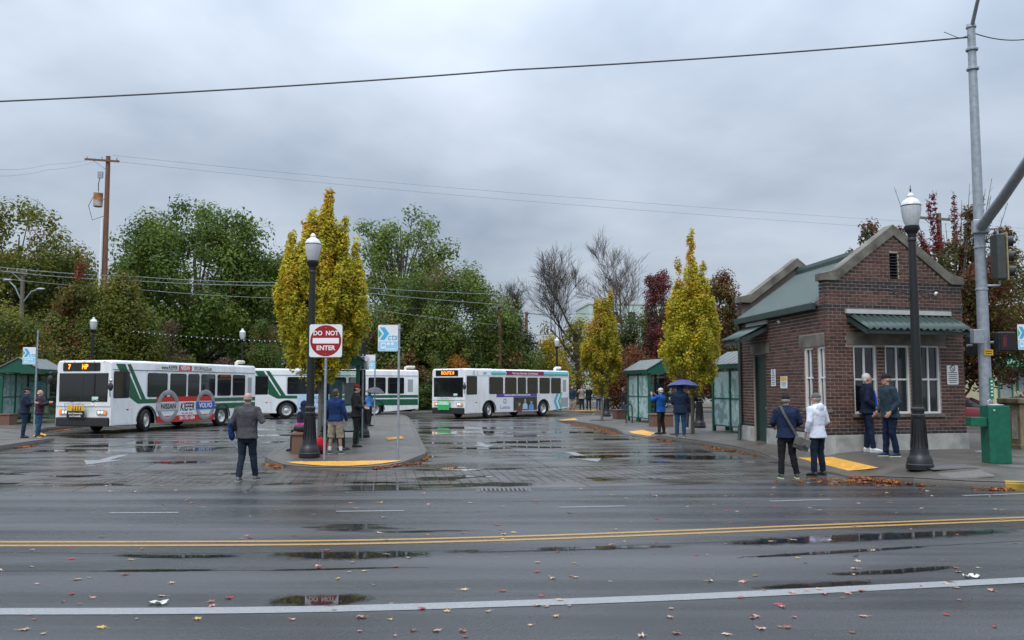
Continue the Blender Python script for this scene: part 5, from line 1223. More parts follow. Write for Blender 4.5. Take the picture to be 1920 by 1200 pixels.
def spire(x, y, z0, z1, r0, n, seed):
    g = np.random.default_rng(seed); t = g.random(n); r = r0 * (1 - t * .75) * np.sqrt(g.random(n)); a = g.uniform(0, 6.28, n); return np.stack([x + r * np.cos(a), y + r * np.sin(a), z0 + t * (z1 - z0)], 1)
GRN = [(.085, .135, .018, 5), (.11, .165, .024, 4), (.058, .10, .015, 3), (.15, .19, .028, 2)]
YEL = [(.54, .44, .028, 5), (.46, .42, .032, 5), (.34, .35, .026, 3), (.60, .34, .024, 2.0)]
OLV = [(.115, .135, .018, 4), (.16, .16, .020, 3), (.07, .095, .016, 3), (.22, .145, .016, 1.6)]
# big green maple
q = ground_at(365, 82); tree('huge round dark green maple behind the turning bus', q, 18.6, 2.2, [(0, 5.5), (.2, 8.2), (.5, 8.6), (.75, 7.0), (.9, 4.4), (1, 1.6)], GRN + [(.22, .07, .01, .22)], 330, 95, .40, 1.55, 21, .55, 'maple_tree', nb=60)
q = ground_at(20, 80); tree('rounded olive green tree at the far left edge', q, 18.2, 2, [(0, 4.5), (.3, 7.0), (.6, 7.0), (.85, 4.4), (1, 1.5)], OLV, 230, 80, .42, 1.5, 22, .5, 'broadleaf_tree', nb=40)
q = ground_at(112, 86); tree('lower dark olive tree between the left tree and the maple', q, 14, 2, [(0, 3.5), (.4, 4.6), (.8, 3.2), (1, .8)], OLV + GRN, 110, 75, .42, 1.4, 23, .35, 'broadleaf_tree', nb=25)
# loose green tree behind the island hornbeam
q = ground_at(748, 88); tree('tall airy green tree with open branches behind the island', q, 20.6, 6.5, [(0, 2.2), (.25, 4.6), (.55, 4.9), (.8, 3.6), (1, 1.0)], [(.13, .185, .034, 5), (.165, .21, .04, 4), (.085, .13, .025, 2), (.28, .18, .02, .5)], 120, 36, .42, 1.15, 24, .42, 'broadleaf_tree', shell=.12, nb=90, jit=.25, start=.35)
# wide green mass right of it
q = ground_at(838, 74); tree('wide green tree with reddish flecks behind the bus stop signs', q, 11.8, .6, [(0, 6.2), (.35, 6.9), (.65, 5.6), (.85, 3.4), (1, 1.2)], GRN + [(.11, .12, .03, 4), (.15, .085, .03, 1.2)], 330, 85, .30, 1.25, 25, .3, 'broadleaf_tree', nb=70)
q = ground_at(745, 72); tree('olive green tree filling the gap right of the island', q, 9.2, .6, [(0, 2.6), (.4, 3.0), (.8, 2.0), (1, .6)], GRN + OLV, 110, 75, .30, 1.0, 26, .2, 'broadleaf_tree')
q = ground_at(960, 76); tree('dark dense tree right of the wide green tree', q, 7.6, .4, [(0, 1.7), (.5, 1.9), (1, .5)], [(.06, .065, .028, 4), (.045, .06, .02, 3), (.13, .05, .03, 1)], 70, 75, .28, .9, 27, .18, 'broadleaf_tree')
# mixed olive and red trees in front of the maple
q = ground_at(215, 57); tree('feathery yellow green tree in front of the maple', q, 8.6, .8, [(0, 2.4), (.3, 2.9), (.65, 2.0), (1, .4)], OLV + [(.14, .15, .02, 4)], 170, 85, .22, .85, 28, .18, 'young_tree', extra=spire(.4, 0, 6, 9.4, .9, 14, 3), nb=50)
q = ground_at(140, 56); tree('yellow green tree with red leaves at its top', q, 8.2, .8, [(0, 2.0), (.3, 2.4), (.65, 1.5), (1, .4)], [(.13, .14, .02, 4), (.09, .11, .02, 4), (.24, .035, .03, 2.2), (.15, .10, .02, 2)], 140, 80, .22, .8, 29, .18, 'young_tree', extra=spire(.3, 0, 6, 9.6, .6, 10, 4), nb=50)
q = ground_at(14, 47); tree('olive tree overhanging the left shelter', q, 5.6, 1.2, [(0, 1.4), (.4, 2.0), (.8, 1.4), (1, .4)], OLV + [(.16, .16, .02, 3)], 95, 75, .20, .7, 30, .14, 'young_tree')
q = ground_at(305, 60); tree('twiggy reddish brown tree between the olive tree and the maple', q, 6.2, .5, [(0, 1.8), (.5, 1.6), (1, .5)], [(.09, .06, .04, 4), (.16, .05, .04, 1.5), (.08, .09, .02, 2)], 50, 40, .20, .75, 31, .14, 'young_tree', nb=50)
for i, (px, d, H, r, pal, lb) in enumerate(((345, 60, 3.9, 1.3, [(.17, .18, .02, 4), (.11, .14, .02, 3)], 'yellow green shrub behind the turning bus roof'), (425, 62, 3.4, 1.2, [(.14, .05, .035, 4), (.09, .06, .03, 3)], 'brownish red shrub below the distant acorn lamp'), (290, 61, 3.2, 1.2, [(.20, .05, .045, 3), (.12, .09, .03, 3)], 'pinkish red shrub behind the turning bus'),
      (765, 68, 4.4, .9, [(.17, .025, .022, 5), (.11, .035, .022, 3)], 'dark red pointed shrub behind the cts sign post'), (735, 66, 3.0, 1.0, [(.19, .04, .02, 4), (.10, .05, .02, 3)], 'low russet shrub behind the last bus'), (815, 66, 4.0, 1.4, [(.13, .15, .02, 5), (.08, .11, .02, 4), (.16, .06, .03, 1.5)], 'lime green shrub with reddish tips beside the ROUTE 8 bus'),
      (864, 67, 4.4, 1.3, [(.14, .16, .02, 5), (.36, .12, .01, 4), (.42, .15, .01, 2)], 'shrub turning bright orange behind the ROUTE 8 bus'), (1000, 80, 4.6, 1.5, [(.16, .06, .035, 3), (.09, .08, .03, 4)], 'low russet shrub between the two brown poles'))):
    tree(lb, ground_at(px, d), H, .3, [(0, r * .8), (.4, r), (.8, r * .6), (1, r * .2)], pal, 60, 62, .17, .5, 40 + i, .08, 'autumn_shrub', nb=20, jit=.3)
tree('small columnar green and rust tree behind the last bus', ground_at(495, 60), 6.0, .5, [(0, .9), (.4, 1.15), (.75, .9), (1, .25)], [(.07, .12, .02, 5), (.10, .14, .02, 3), (.15, .09, .03, 2)], 80, 75, .17, .55, 51, .1, 'column_tree', nb=25)
hd = empty('hedge', ground_at(800, 65), R(30), 'low clipped green hedge beside the front of the ROUTE 8 bus', 'hedge'); g_ = np.random.default_rng(3)
leafcloud('foliage', hd, np.stack([g_.uniform(-6, 3, 170), g_.uniform(-.6, .6, 170), g_.uniform(.2, 1.75, 170)], 1), g_.uniform(.3, .5, 170), 55, .15, [(.06, .11, .02, 5), (.09, .14, .02, 3), (.14, .15, .03, 1)], None, 12)
b = MB(); [b.tube([(x, 0, 0), (x + .1, .05, 1.2)], [.03, .01], 4) for x in np.arange(-5.5, 3, .7)]; b.build('stems', M_bark, hd)
# ---- hornbeams, upright yellow
def hornbeam(label, loc, H, cb, prof, seed, ncl, npc, ls, spires, tr, pal=YEL, cr=.36):
    ex = np.concatenate([spire(*s) for s in spires]); t = empty('hornbeam_tree', loc, 0, label, 'tree', 'yellow hornbeams in pavement pits')
    gs = np.random.default_rng(seed + 40)
    sp2 = []
    for _ in range(int(ncl / 9)):
        tt = gs.uniform(.25, .95); rr = float(np.interp(tt, [p[0] for p in prof], [p[1] for p in prof])) * gs.uniform(.85, 1.12); aa = gs.uniform(0, 6.28); zz_ = cb + tt * (H - cb); sp2.append(spire(rr * math.cos(aa), rr * math.sin(aa), zz_, zz_ + gs.uniform(.5, 1.0), .11, 6, int(gs.integers(1e6))))
    ex = np.concatenate([ex] + sp2); C = crownpts(prof, ncl, H, cb, seed, .12, .10); C = np.concatenate([C, ex]); g = np.random.default_rng(seed); S = cr * g.uniform(.6, 1.3, len(C)); S[-len(ex):] *= .6
    lo, hi = C[:, 2].min(), C[:, 2].max()
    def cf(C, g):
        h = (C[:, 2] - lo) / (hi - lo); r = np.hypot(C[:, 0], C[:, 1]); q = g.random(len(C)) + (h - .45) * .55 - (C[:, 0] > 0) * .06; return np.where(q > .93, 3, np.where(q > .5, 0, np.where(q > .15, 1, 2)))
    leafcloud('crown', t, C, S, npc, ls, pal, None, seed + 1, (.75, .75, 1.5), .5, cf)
    b = MB(); q = random.Random(seed); b.tube([(0, 0, -.02), (.01, 0, cb * .5), (0, .01, cb * .95)], [tr * 1.2, tr, tr * .9], 10); b.tube([(0, 0, cb * .9), (.05, 0, cb + (H - cb) * .5), (.02, 0, H * .98)], [tr * .7, tr * .4, .008], 7)
    pr_t = [p[0] for p in prof]; pr_r = [p[1] for p in prof]
    for i in range(34):
        a = q.uniform(0, 6.28); tt = q.uniform(.25, .95); r = float(np.interp(tt, pr_t, pr_r)) * q.uniform(.5, .95); z1 = cb + tt * (H - cb); z0 = cb * q.uniform(.72, 1.25)
        mid = Vector((r * .62 * math.cos(a), r * .62 * math.sin(a), z0 + (z1 - z0) * .38)); b.tube([(0, 0, z0), mid, (r * math.cos(a), r * math.sin(a), z1)], [tr * .38, tr * .22, .006], 5, cap=False)
    b.build('trunk', M_barkl, t, smooth=True, ang=60, fixn=False); return t
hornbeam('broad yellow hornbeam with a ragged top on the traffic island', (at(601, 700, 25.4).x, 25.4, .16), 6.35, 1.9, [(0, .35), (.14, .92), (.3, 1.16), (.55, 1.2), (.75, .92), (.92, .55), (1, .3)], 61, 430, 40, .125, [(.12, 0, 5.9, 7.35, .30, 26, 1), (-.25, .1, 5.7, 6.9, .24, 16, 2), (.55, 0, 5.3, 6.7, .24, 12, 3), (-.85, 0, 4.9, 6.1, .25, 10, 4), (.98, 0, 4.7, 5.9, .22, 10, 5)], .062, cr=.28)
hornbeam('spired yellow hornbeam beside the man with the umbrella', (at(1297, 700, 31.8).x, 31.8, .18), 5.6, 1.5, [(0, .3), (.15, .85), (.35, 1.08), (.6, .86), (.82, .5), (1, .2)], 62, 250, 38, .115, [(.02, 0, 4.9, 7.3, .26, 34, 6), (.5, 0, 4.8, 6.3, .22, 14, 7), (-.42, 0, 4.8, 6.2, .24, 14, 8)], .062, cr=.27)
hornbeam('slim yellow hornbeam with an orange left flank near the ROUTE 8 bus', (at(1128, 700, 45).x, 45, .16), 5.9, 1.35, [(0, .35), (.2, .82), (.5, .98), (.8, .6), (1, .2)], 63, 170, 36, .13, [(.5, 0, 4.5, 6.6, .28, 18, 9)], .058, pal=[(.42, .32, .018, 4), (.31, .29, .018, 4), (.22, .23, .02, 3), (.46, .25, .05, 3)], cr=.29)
for px, py, lb in ((1287, 814, 'round dark tree pit grate under the spired hornbeam'), (1128, 788, 'round dark tree pit grate under the slim hornbeam')):
    q = gz(px, py, ZR); o = empty('tree_grate', q, 0, lb, 'tree grate'); MB().lathe([(.62, -.01), (.62, .012), (.60, .016)], 28).build('rim', mat('grate_rust', (.07, .035, .022), .7, var=.3, scale=12), o); MB().lathe([(.52, .014), (.5, .022)], 24).build('inner_ring', mat('grate_dark', (.04, .022, .016), .8, var=.3, scale=12), o)
# ---- bare trees
def bare(label, loc, H, tr, seed, lean, fork=3, leaf=None, spread=.5):
    t = empty('bare_tree', loc, 0, label, 'tree'); b = MB(); g = random.Random(seed); tips = []
    def grow(p, d, l, r, lev):
        n = 4; pts = [p]; rs = [r]; dd = d.copy()
        for i in range(n):
            dd = (dd + Vector((g.uniform(-.14, .14) * (.25 if lev == 0 else 1), g.uniform(-.14, .14) * (.25 if lev == 0 else 1), g.uniform(-.02, .13) + (.05 if lev == 1 else 0)))).normalized(); pts.append(pts[-1] + dd * l / n); rs.append(r * (1 - .5 * (i + 1) / n))
        b.tube(pts, rs, 7 if lev < 2 else 4 if lev < 4 else 3, cap=False)
        if lev >= 5: tips.append(pts[-1]); return
        k = fork + (1 if lev in (1, 2) else 0) + (2 if lev >= 2 else 0)
        for i in range(k):
            s = .35 + .65 * (i + 1) / k; j = min(n - 1, int(s * n)); q = pts[j].lerp(pts[j + 1], s * n - j if s < 1 else 1); a = g.uniform(0, 6.28); sp_a = g.uniform(.35, .95) * (spread if lev < 2 else .74)
            pe = dd.orthogonal().normalized(); pe.rotate(Matrix.Rotation(a, 3, dd)); nd = (dd + pe * sp_a * 1.3 + Vector((0, 0, .08))).normalized(); grow(q, nd, l * g.uniform(.58, .74), max(rs[j + 1] * .64, .015), lev + 1)
    grow(Vector((0, 0, 0)), Vector(lean).normalized(), H * .40, tr, 0)
    b.build('trunk', mat('bark_dark', (.062, .048, .036), .9, var=.3), t, smooth=True, ang=80, fixn=False)
    if leaf:
        n, z0, z1, r, ls, pal = leaf; gg = np.random.default_rng(seed); C = np.stack([gg.normal(0, r * .6, n), gg.normal(0, r * .6, n), gg.uniform(z0, z1, n)], 1); leafcloud('crown', t, C, gg.uniform(.5, 1.1, n), 34, ls, pal, None, seed)
    return t
YG = [(.30, .24, .02, 4), (.17, .17, .03, 4), (.11, .11, .03, 3)]
bare('bare branched tree with yellow leaves left on its lower half', ground_at(1088, 86), 17.6, .40, 7, (-.03, 0, 1), 3, (70, 1.0, 8, 3.0, .30, YG), .85)
bare('second bare tree forking into wide twiggy limbs', ground_at(1160, 92), 18.0, .40, 15, (.03, 0, 1), 3, (60, 2, 9, 4.0, .32, [(.09, .10, .03, 4), (.12, .08, .03, 3), (.17, .16, .03, 2)]), .9)
bare('thin leafless tree behind the two brown poles', ground_at(962, 96), 14, .18, 12, (.02, 0, 1), 3, None, .35)
tree('bright yellow shrubby tree behind the far lamp post', ground_at(1035, 78), 6.4, .3, [(0, 1.5), (.5, 1.6), (1, .4)], [(.40, .28, .012, 5), (.30, .24, .015, 4), (.15, .16, .02, 2)], 80, 60, .22, .7, 71, .12, 'young_tree', jit=.3)
tree('dull green tree behind the right bus shelter', ground_at(1205, 74), 8.0, .5, [(0, 2.0), (.5, 2.6), (1, .8)], [(.06, .10, .02, 4), (.10, .11, .03, 4), (.05, .07, .02, 3)], 120, 70, .24, .9, 72, .16, 'broadleaf_tree')
tree('low russet tree behind the right bus shelter roof', ground_at(1180, 66), 4.4, .4, [(0, 1.7), (.5, 2.0), (1, .6)], [(.15, .055, .025, 4), (.20, .075, .02, 3), (.10, .07, .02, 2)], 90, 60, .20, .7, 73, .12, 'autumn_shrub')
tree('dark red upright maple behind the spired hornbeam', ground_at(1238, 72), 11.6, 2.0, [(0, 1.0), (.4, 1.3), (.8, .9), (1, .3)], [(.15, .035, .035, 5), (.10, .035, .03, 4), (.20, .05, .04, 2)], 90, 62, .22, .6, 74, .16, 'maple_tree', jit=.35)
tree('rust and green maple between the spired hornbeam and the kiosk', ground_at(1352, 52), 8.3, 1.2, [(0, 1.2), (.35, 1.6), (.7, 1.2), (1, .4)], [(.13, .055, .02, 4), (.085, .085, .02, 4), (.16, .08, .02, 2)], 120, 66, .20, .62, 75, .15, 'maple_tree', jit=.3)
# autumn maple behind the kiosk with long bare shoots
am = tree('autumn maple with red tipped bare shoots rising behind the kiosk', Vector((14.9, 29.6, .2)), 6.6, 2.0, [(0, 1.2), (.3, 2.1), (.6, 2.3), (.85, 1.6), (1, .5)], [(.15, .045, .028, 3), (.10, .085, .02, 5), (.16, .095, .02, 3), (.075, .085, .02, 3)], 190, 56, .15, .5, 76, .14, 'maple_tree', jit=.3, shell=.15, nb=60, extra=np.concatenate([spire(-2.7, 0, 6.0, 7.1, .35, 12, 31), spire(-1.9, .3, 5.6, 6.6, .4, 10, 32), spire(-3.4, 0, 5.6, 6.2, .25, 5, 33), spire(.6, -.4, 6.2, 7.6, .4, 12, 34), spire(1.6, -.4, 5.6, 6.9, .5, 14, 35)]))
b = MB(); sh_ = random.Random(5); redC = []; redS = []
for k in range(38):
    a = sh_.uniform(0, 6.28); r = sh_.uniform(.2, 1.9); z1 = sh_.uniform(6.3, 8.6); p0_ = Vector((r * .4 * math.cos(a), r * .4 * math.sin(a), 4.6)); p1_ = Vector((r * math.cos(a), r * math.sin(a), z1)); b.tube([p0_, p0_.lerp(p1_, .5) + Vector((.06, .05, .1)), p1_], [.035, .02, .006], 5, cap=False)
    for j in range(9):
        t_ = sh_.uniform(.3, 1); q = p0_.lerp(p1_, t_); b.tube([q, q + Vector((sh_.uniform(-.16, .16), sh_.uniform(-.16, .16), sh_.uniform(.05, .22)))], [.008, .003], 3, cap=False)
    if k % 3 == 0:
        for j in range(9): redC.append(tuple(p0_.lerp(p1_, .5 + .5 * j / 9))); redS.append(sh_.uniform(.09, .17))
b.build('shoot', M_barkl, am, fixn=False); leafcloud('red_shoot_leaves', am, np.array(redC), np.array(redS), 16, .11, [(.21, .02, .035, 5), (.14, .02, .03, 3)], None, 8)
tree('autumn tree beyond the signal pole at the right edge', Vector((19.4, 31.5, 0)), 7.2, 2.2, [(0, 1.4), (.4, 2.4), (.8, 1.6), (1, .5)], [(.11, .07, .02, 3), (.075, .09, .02, 5), (.17, .04, .03, 3)], 100, 50, .17, .55, 77, .14, 'maple_tree', jit=.3)
# far wood closing the view
g_ = np.random.default_rng(8); n = 520; xs = g_.uniform(-95, 2, n); fw = np.stack([xs, 118 + g_.uniform(-6, 6, n), g_.uniform(0, 1, n) ** .8 * (9 + 2.5 * np.sin(xs * .13) - 3 * (xs > -15))], 1)
tag(leafcloud('far_wood', None, fw, g_.uniform(1.3, 2.4, n), 40, .7, [(.035, .06, .02, 5), (.06, .08, .025, 3), (.10, .09, .03, 1.5)], None, 3), kind='stuff')
n = 240; xs = g_.uniform(8, 90, n); fw = np.stack([xs, 175 + g_.uniform(-8, 8, n), g_.uniform(0, 1, n) * (7 + 2 * np.sin(xs * .2))], 1)
tag(leafcloud('far_wood', None, fw, g_.uniform(1.4, 2.6, n), 36, .9, [(.06, .075, .03, 5), (.10, .08, .03, 3), (.13, .08, .03, 1.5)], None, 4), kind='stuff')
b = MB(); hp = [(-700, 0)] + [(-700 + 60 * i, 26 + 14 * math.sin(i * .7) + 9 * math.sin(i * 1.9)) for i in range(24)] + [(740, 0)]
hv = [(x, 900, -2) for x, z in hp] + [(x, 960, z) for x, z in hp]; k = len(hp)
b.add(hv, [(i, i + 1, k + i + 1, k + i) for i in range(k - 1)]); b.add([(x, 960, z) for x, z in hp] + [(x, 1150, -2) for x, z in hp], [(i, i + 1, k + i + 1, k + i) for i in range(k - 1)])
tag(b.build('hills', mat('hill_haze_tint', (.10, .125, .14), .9, var=.25, scale=.02), None), kind='structure')  # wooded hills, distance haze put into the bluish base colour
# ================================================================== PEOPLE
REMESH = []; FOLD = bpy.data.textures.new('folds', 'CLOUDS'); FOLD.noise_scale = .11; FOLD.noise_depth = 2
def voxel(o, v, it=4, k=.6):
    m = o.modifiers.new('v', 'REMESH'); m.mode = 'VOXEL'; m.voxel_size = v; m.use_smooth_shade = True
    s = o.modifiers.new('s', 'SMOOTH'); s.iterations = it; s.factor = k
    if o.name.split('.')[0] in ('jacket', 'trousers', 'hood', 'cloth', 'pouch'):     # folds
        d = o.modifiers.new('d', 'DISPLACE'); d.texture = FOLD; d.strength = .027; d.mid_level = .5; d.texture_coords = 'LOCAL'
    REMESH.append(o); return o
def cloth(name, col, var=.25): return mat('cloth_' + name, col, .85, var=var, scale=9, bump=.9, bscale=16, spec=.2, stretch=(1, 1, .6))
M_skin = mat('skin', (.42, .235, .17), .5, var=.10, scale=20)
M_hw = mat('hair_white', (.55, .53, .50), .7, var=.15, scale=40); M_hg = mat('hair_grey', (.20, .19, .18), .7, var=.25, scale=40); M_hb = mat('hair_dark', (.025, .018, .013), .6, var=.25, scale=40); M_hbr = mat('hair_brown', (.07, .04, .022), .6, var=.25, scale=40)
M_eye = mat('eye', (.03, .025, .02), .2)
def hand(b, w_, d, side, curl=.5, n_=None):
    """palm and five fingers continuing the forearm direction d from the wrist; side: direction of the thumb"""
    d = d.normalized(); s = (side - d * side.dot(d)).normalized(); n = d.cross(s); pc = w_ + d * .055
    Mh = Matrix((s, n, d)).transposed(); b.ell(pc, (.042, .018, .058), Mh, 10, 7)
    for i, (o_, l) in enumerate(((.033, .068), (.011, .078), (-.011, .072), (-.033, .056))):
        k0 = w_ + d * .10 + s * o_; k1 = k0 + d * l * .5 + n * l * .25 * curl; k2 = k1 + (d * (1 - curl) + n * curl).normalized() * l * .5
        b.tube([w_ + d * .06 + s * o_ * .8, k0, k1, k2], [.010, .0095, .0085, .007], 6)
    t0 = w_ + d * .035 + s * .035; b.tube([w_ + d * .02 + s * .015, t0, t0 + (d * .6 + s * .7).normalized() * .035, t0 + (d * .9 + s * .35 + n * .4).normalized() * .06], [.014, .012, .010, .008], 6)
def person(label, loc, yaw, H, top, bottom, *, pose=None, hair=None, bald=False, cap=None, capback=False, shoe=(.02, .02, .02), sole=None, hood=None, hem=.84, bulk=1.0, shorts=False, vx=.013, look=0, collar=True, tuck=False, stripe=None, sit=False):
    P = dict(eL=(-.265, -.03, 1.15), wL=(-.275, .07, .91), eR=(.265, -.03, 1.15), wR=(.275, .07, .91), kL=(-.105, .01, .50), aL=(-.115, -.02, .085), kR=(.105, .01, .50), aR=(.115, -.02, .085), lean=0.0, hz=.93, fL=0, fR=0, tilt=0, up=0)
    P.update(pose or {}); s = H / 1.75; V = Vector
    r = empty('person', loc, yaw, label, 'person'); r.scale = (s, s, s)
    dz = P['hz'] - .93
    def T(x, y, z): return V((x, y + P['lean'] * (z - .93), z + dz))       # trunk point, leaning forward
    sh = {'L': T(-.185, 0, 1.415), 'R': T(.185, 0, 1.415)}; hp = {'L': V((-.092, 0, P['hz'] - .01)), 'R': V((.092, 0, P['hz'] - .01))}
    A = lambda k: V(P[k]) + V((0, 0, dz if k[0] in 'ew' else 0))
    hy = P['lean'] * .62
    Rz = Matrix.Rotation(look, 3, 'Z') @ Matrix.Rotation(-P['tilt'], 3, 'X'); hc = T(0, .012, 1.62)
    hd = lambda x, y, z: hc + Rz @ V((x, y, z))
    b = MB(); b.ell(hd(0, -.012, .03), (.076, .096, .098), Rz, 16, 11); b.ell(hd(0, .028, -.045), (.057, .066, .066), Rz, 14, 9); b.ell(hd(0, .02, .0), (.068, .075, .08), Rz, 14, 9)
    b.tube([hd(0, .085, .025), hd(0, .104, -.004), hd(0, .098, -.016), hd(0, .08, -.022)], [.008, .015, .016, .008], 6)
    b.ell(hd(0, .082, -.048), (.024, .012, .009), Rz, 8, 5); b.ell(hd(0, .072, -.085), (.022, .018, .016), Rz, 8, 5)
    for sg in (-1, 1): b.ell(hd(sg * .079, -.008, -.005), (.012, .022, .034), Rz, 8, 6)
    b.tube([T(0, -.005, 1.44), hd(0, -.005, -.06)], [.062, .056], 10)
    def torso(b, k, z0, z1, hemr=1.0):
        R_ = [(.80, .172, .128), (.93, .172, .125), (1.05, .163, .118), (1.18, .172, .125), (1.30, .185, .128), (1.38, .186, .118), (1.44, .140, .098), (1.49, .072, .070)]
        rings = []
        for z, rx, ry in R_:
            if z < z0: z_ = z0
            elif z > z1: break
            else: z_ = z
            if z < z0 - .13: continue
            q = k * (hemr if z_ <= z0 + .06 else 1); c = T(0, .0, z_); rings.append([c + V((rx * q * math.cos(t), ry * q * math.sin(t) + (.012 if z > 1.0 and z < 1.3 else 0), 0)) for t in [2 * math.pi * i / 20 for i in range(20)]])
        b.rings(rings)
    torso(b, .86, .93, 1.5)
    for k, sx in (('L', -1), ('R', 1)):
        e, w_ = A('e' + k), A('w' + k); b.tube([sh[k] + V((-sx * .05, 0, 0)), sh[k], sh[k].lerp(e, .5), e, e.lerp(w_, .35), w_], [.05, .054, .046, .039, .037, .025], 9)
        hand(b, w_ - (w_ - e).normalized() * .01, (w_ - e), V((-sx * .3, 1, .15)) if abs((w_ - e).normalized().y) < .75 else V((-sx * .5, 0, 1)), P.get('curl', .55))
        kn, an = V(P['k' + k]), V(P['a' + k]); b.tube([hp[k] + V((0, 0, .04)), hp[k].lerp(kn, .35), kn, kn.lerp(an, .35) + V((0, -.012, 0)), an], [.08, .075, .052, .053, .034], 9)
    voxel(b.build('body', M_skin, r), vx, 3, .5)
    for sg in (-1, 1): e_ = MB(); e_.ell(hd(sg * .030, .080, .012), (.010, .007, .006), Rz, 8, 5); e_.build('eye', M_eye, r)
    # jacket
    j = MB(); torso(j, 1.09 * bulk, hem, 1.49, 1.13)
    for k, sx in (('L', -1), ('R', 1)):
        e, w_ = A('e' + k), A('w' + k); f = (w_ - e).normalized()
        j.tube([sh[k] + V((-sx * .07, 0, .0)), sh[k] + V((sx * .005, 0, -.01)), sh[k].lerp(e, .5), e, e.lerp(w_, .5), w_ - f * .015], [.066 * bulk, .076 * bulk, .066 * bulk, .060 * bulk, .054 * bulk, .044], 10)
    if collar:
        j.tube([T(0, -.005, 1.44), T(0, .0, 1.525)], [.085, .078], 12)
    if hood == 'down': j.ell(T(0, -.105, 1.45), (.115, .06, .095))
    jo = voxel(j.build('jacket', top, r), vx * 1.15, 5, .6)
    if hood == 'up':
        h_ = MB(); h_.ell(hd(0, -.025, .025), (.108, .115, .128), Rz, 14, 10); h_.tube([hd(0, -.02, -.05), T(0, -.015, 1.44)], [.10, .13], 12); voxel(h_.build('hood', top, r), vx * 1.2)
    # trousers
    t = MB(); z0 = P['hz']
    if not sit: t.rings([[V((rx * math.cos(a), ry * math.sin(a), z0 + z)) for a in [2 * math.pi * i / 20 for i in range(20)]] for z, rx, ry in ((-.17, .135, .10), (-.10, .168, .125), (-.02, .178, .135), (.05, .160, .118), (.11, .142, .102))])
    else: t.ell(V((0, -.02, z0)), (.185, .16, .13))
    for k in 'LR':
        kn, an = V(P['k' + k]), V(P['a' + k]); end = an + (kn - an).normalized() * .005
        if shorts: t.tube([hp[k] + V((0, 0, .05)), hp[k].lerp(kn, .4), kn + V((0, 0, .0)), kn.lerp(an, .12)], [.10, .108, .105, .11], 12)
        else: t.tube([hp[k] + V((0, 0, .05)), hp[k].lerp(kn, .4), kn, kn.lerp(an, .5) + V((0, -.008, 0)), end], [.098, .094, .074, .068, .062], 12)
    voxel(t.build('trousers', bottom, r), vx * 1.15, 5, .6)
    # shoes
    for k in 'LR':
        an = V(P['a' + k]); ft = R(P['f' + k]); Mx = Matrix.Rotation((-.10 if k == 'R' else .10), 3, 'Z') @ Matrix.Rotation(-ft, 3, 'X'); so_ = MB()
        o0 = an + V((0, 0, -.085)); prof = [(-.075, .030, .060), (-.06, .038, .085), (0, .038, .10), (.06, .042, .075), (.12, .047, .058), (.165, .042, .045), (.19, .022, .03)]
        so_.rings([[o0 + Mx @ V((w_ * math.cos(a) * (1 if math.sin(a) < .3 else .86), y, max(.012, .012 + h * (.5 + .5 * math.sin(a))))) for a in [2 * math.pi * i / 12 for i in range(12)]] for y, w_, h in prof]); s_o = so_.build('shoe', mat('shoe_%.3f_%.3f' % (shoe[0], shoe[2]), shoe, .6, var=.15, scale=20), r, smooth=True, ang=60)
        sl = MB(); sl.prism([o0 + Mx @ V((x, y, 0)) for x, y in [(-.036, -.075), (.036, -.075), (.042, .02), (.048, .12), (.03, .185), (-.03, .185), (-.048, .12), (-.042, .02)]], Mx @ V((0, 0, .018))); sl.build('sole', mat('sole_%.2f' % (sole or shoe)[0], sole or shoe, .7), s_o)
    if shorts:
        for k in 'LR': kn, an = V(P['k' + k]), V(P['a' + k]); q = MB(); q.tube([an.lerp(kn, .30), an], [.052, .042], 10); q.build('sock', M_signw, r, smooth=True)
    if hair and not cap:
        h_ = MB()
        if bald: h_.ell(hd(0, -.028, .0), (.081, .088, .052), Rz, 16, 9)
        else: h_.ell(hd(0, -.025, .045), (.084, .096, .096), Rz, 16, 10); h_.ell(hd(0, -.045, -.015), (.078, .066, .07), Rz, 14, 8)
        voxel(h_.build('hair', hair, r), vx, 2, .4)
    if cap:
        if hair: h_ = MB(); h_.ell(hd(0, -.03, .0), (.080, .086, .06), Rz, 14, 8); h_.build('hair', hair, r, smooth=True)
        cm_ = cloth('cap_%.2f%.2f%.2f' % cap, cap, .15); c_ = MB(); c_.ell(hd(0, -.010, .055), (.085, .103, .085), Rz, 18, 10); 
        c_.v = [tuple(hc + Rz @ V((q.x, q.y, max(q.z, .035)))) for q in [Rz.inverted() @ (V(v) - hc) for v in c_.v]]
        co = c_.build('cap', cm_, r, smooth=True); pk = MB(); sg = -1 if capback else 1
        pk.prism([hd(x, sg * y - .01, .040 - (.012 if y > .13 else 0)) for x, y in [(-.07, .07), (-.062, .125), (-.035, .165), (0, .175), (.035, .165), (.062, .125), (.07, .07)]], Rz @ V((0, 0, .008))); pk.build('peak', cm_, co)
    if stripe:
        for sg in (-1, 1): q = MB(); q.tube([T(sg * .10, .118 * bulk, 1.36), T(sg * .085, .150 * bulk, 1.15), T(sg * .08, .150 * bulk, .95)], [.022, .026, .022], 6); q.build('jacket_panel', stripe, jo)
    return r
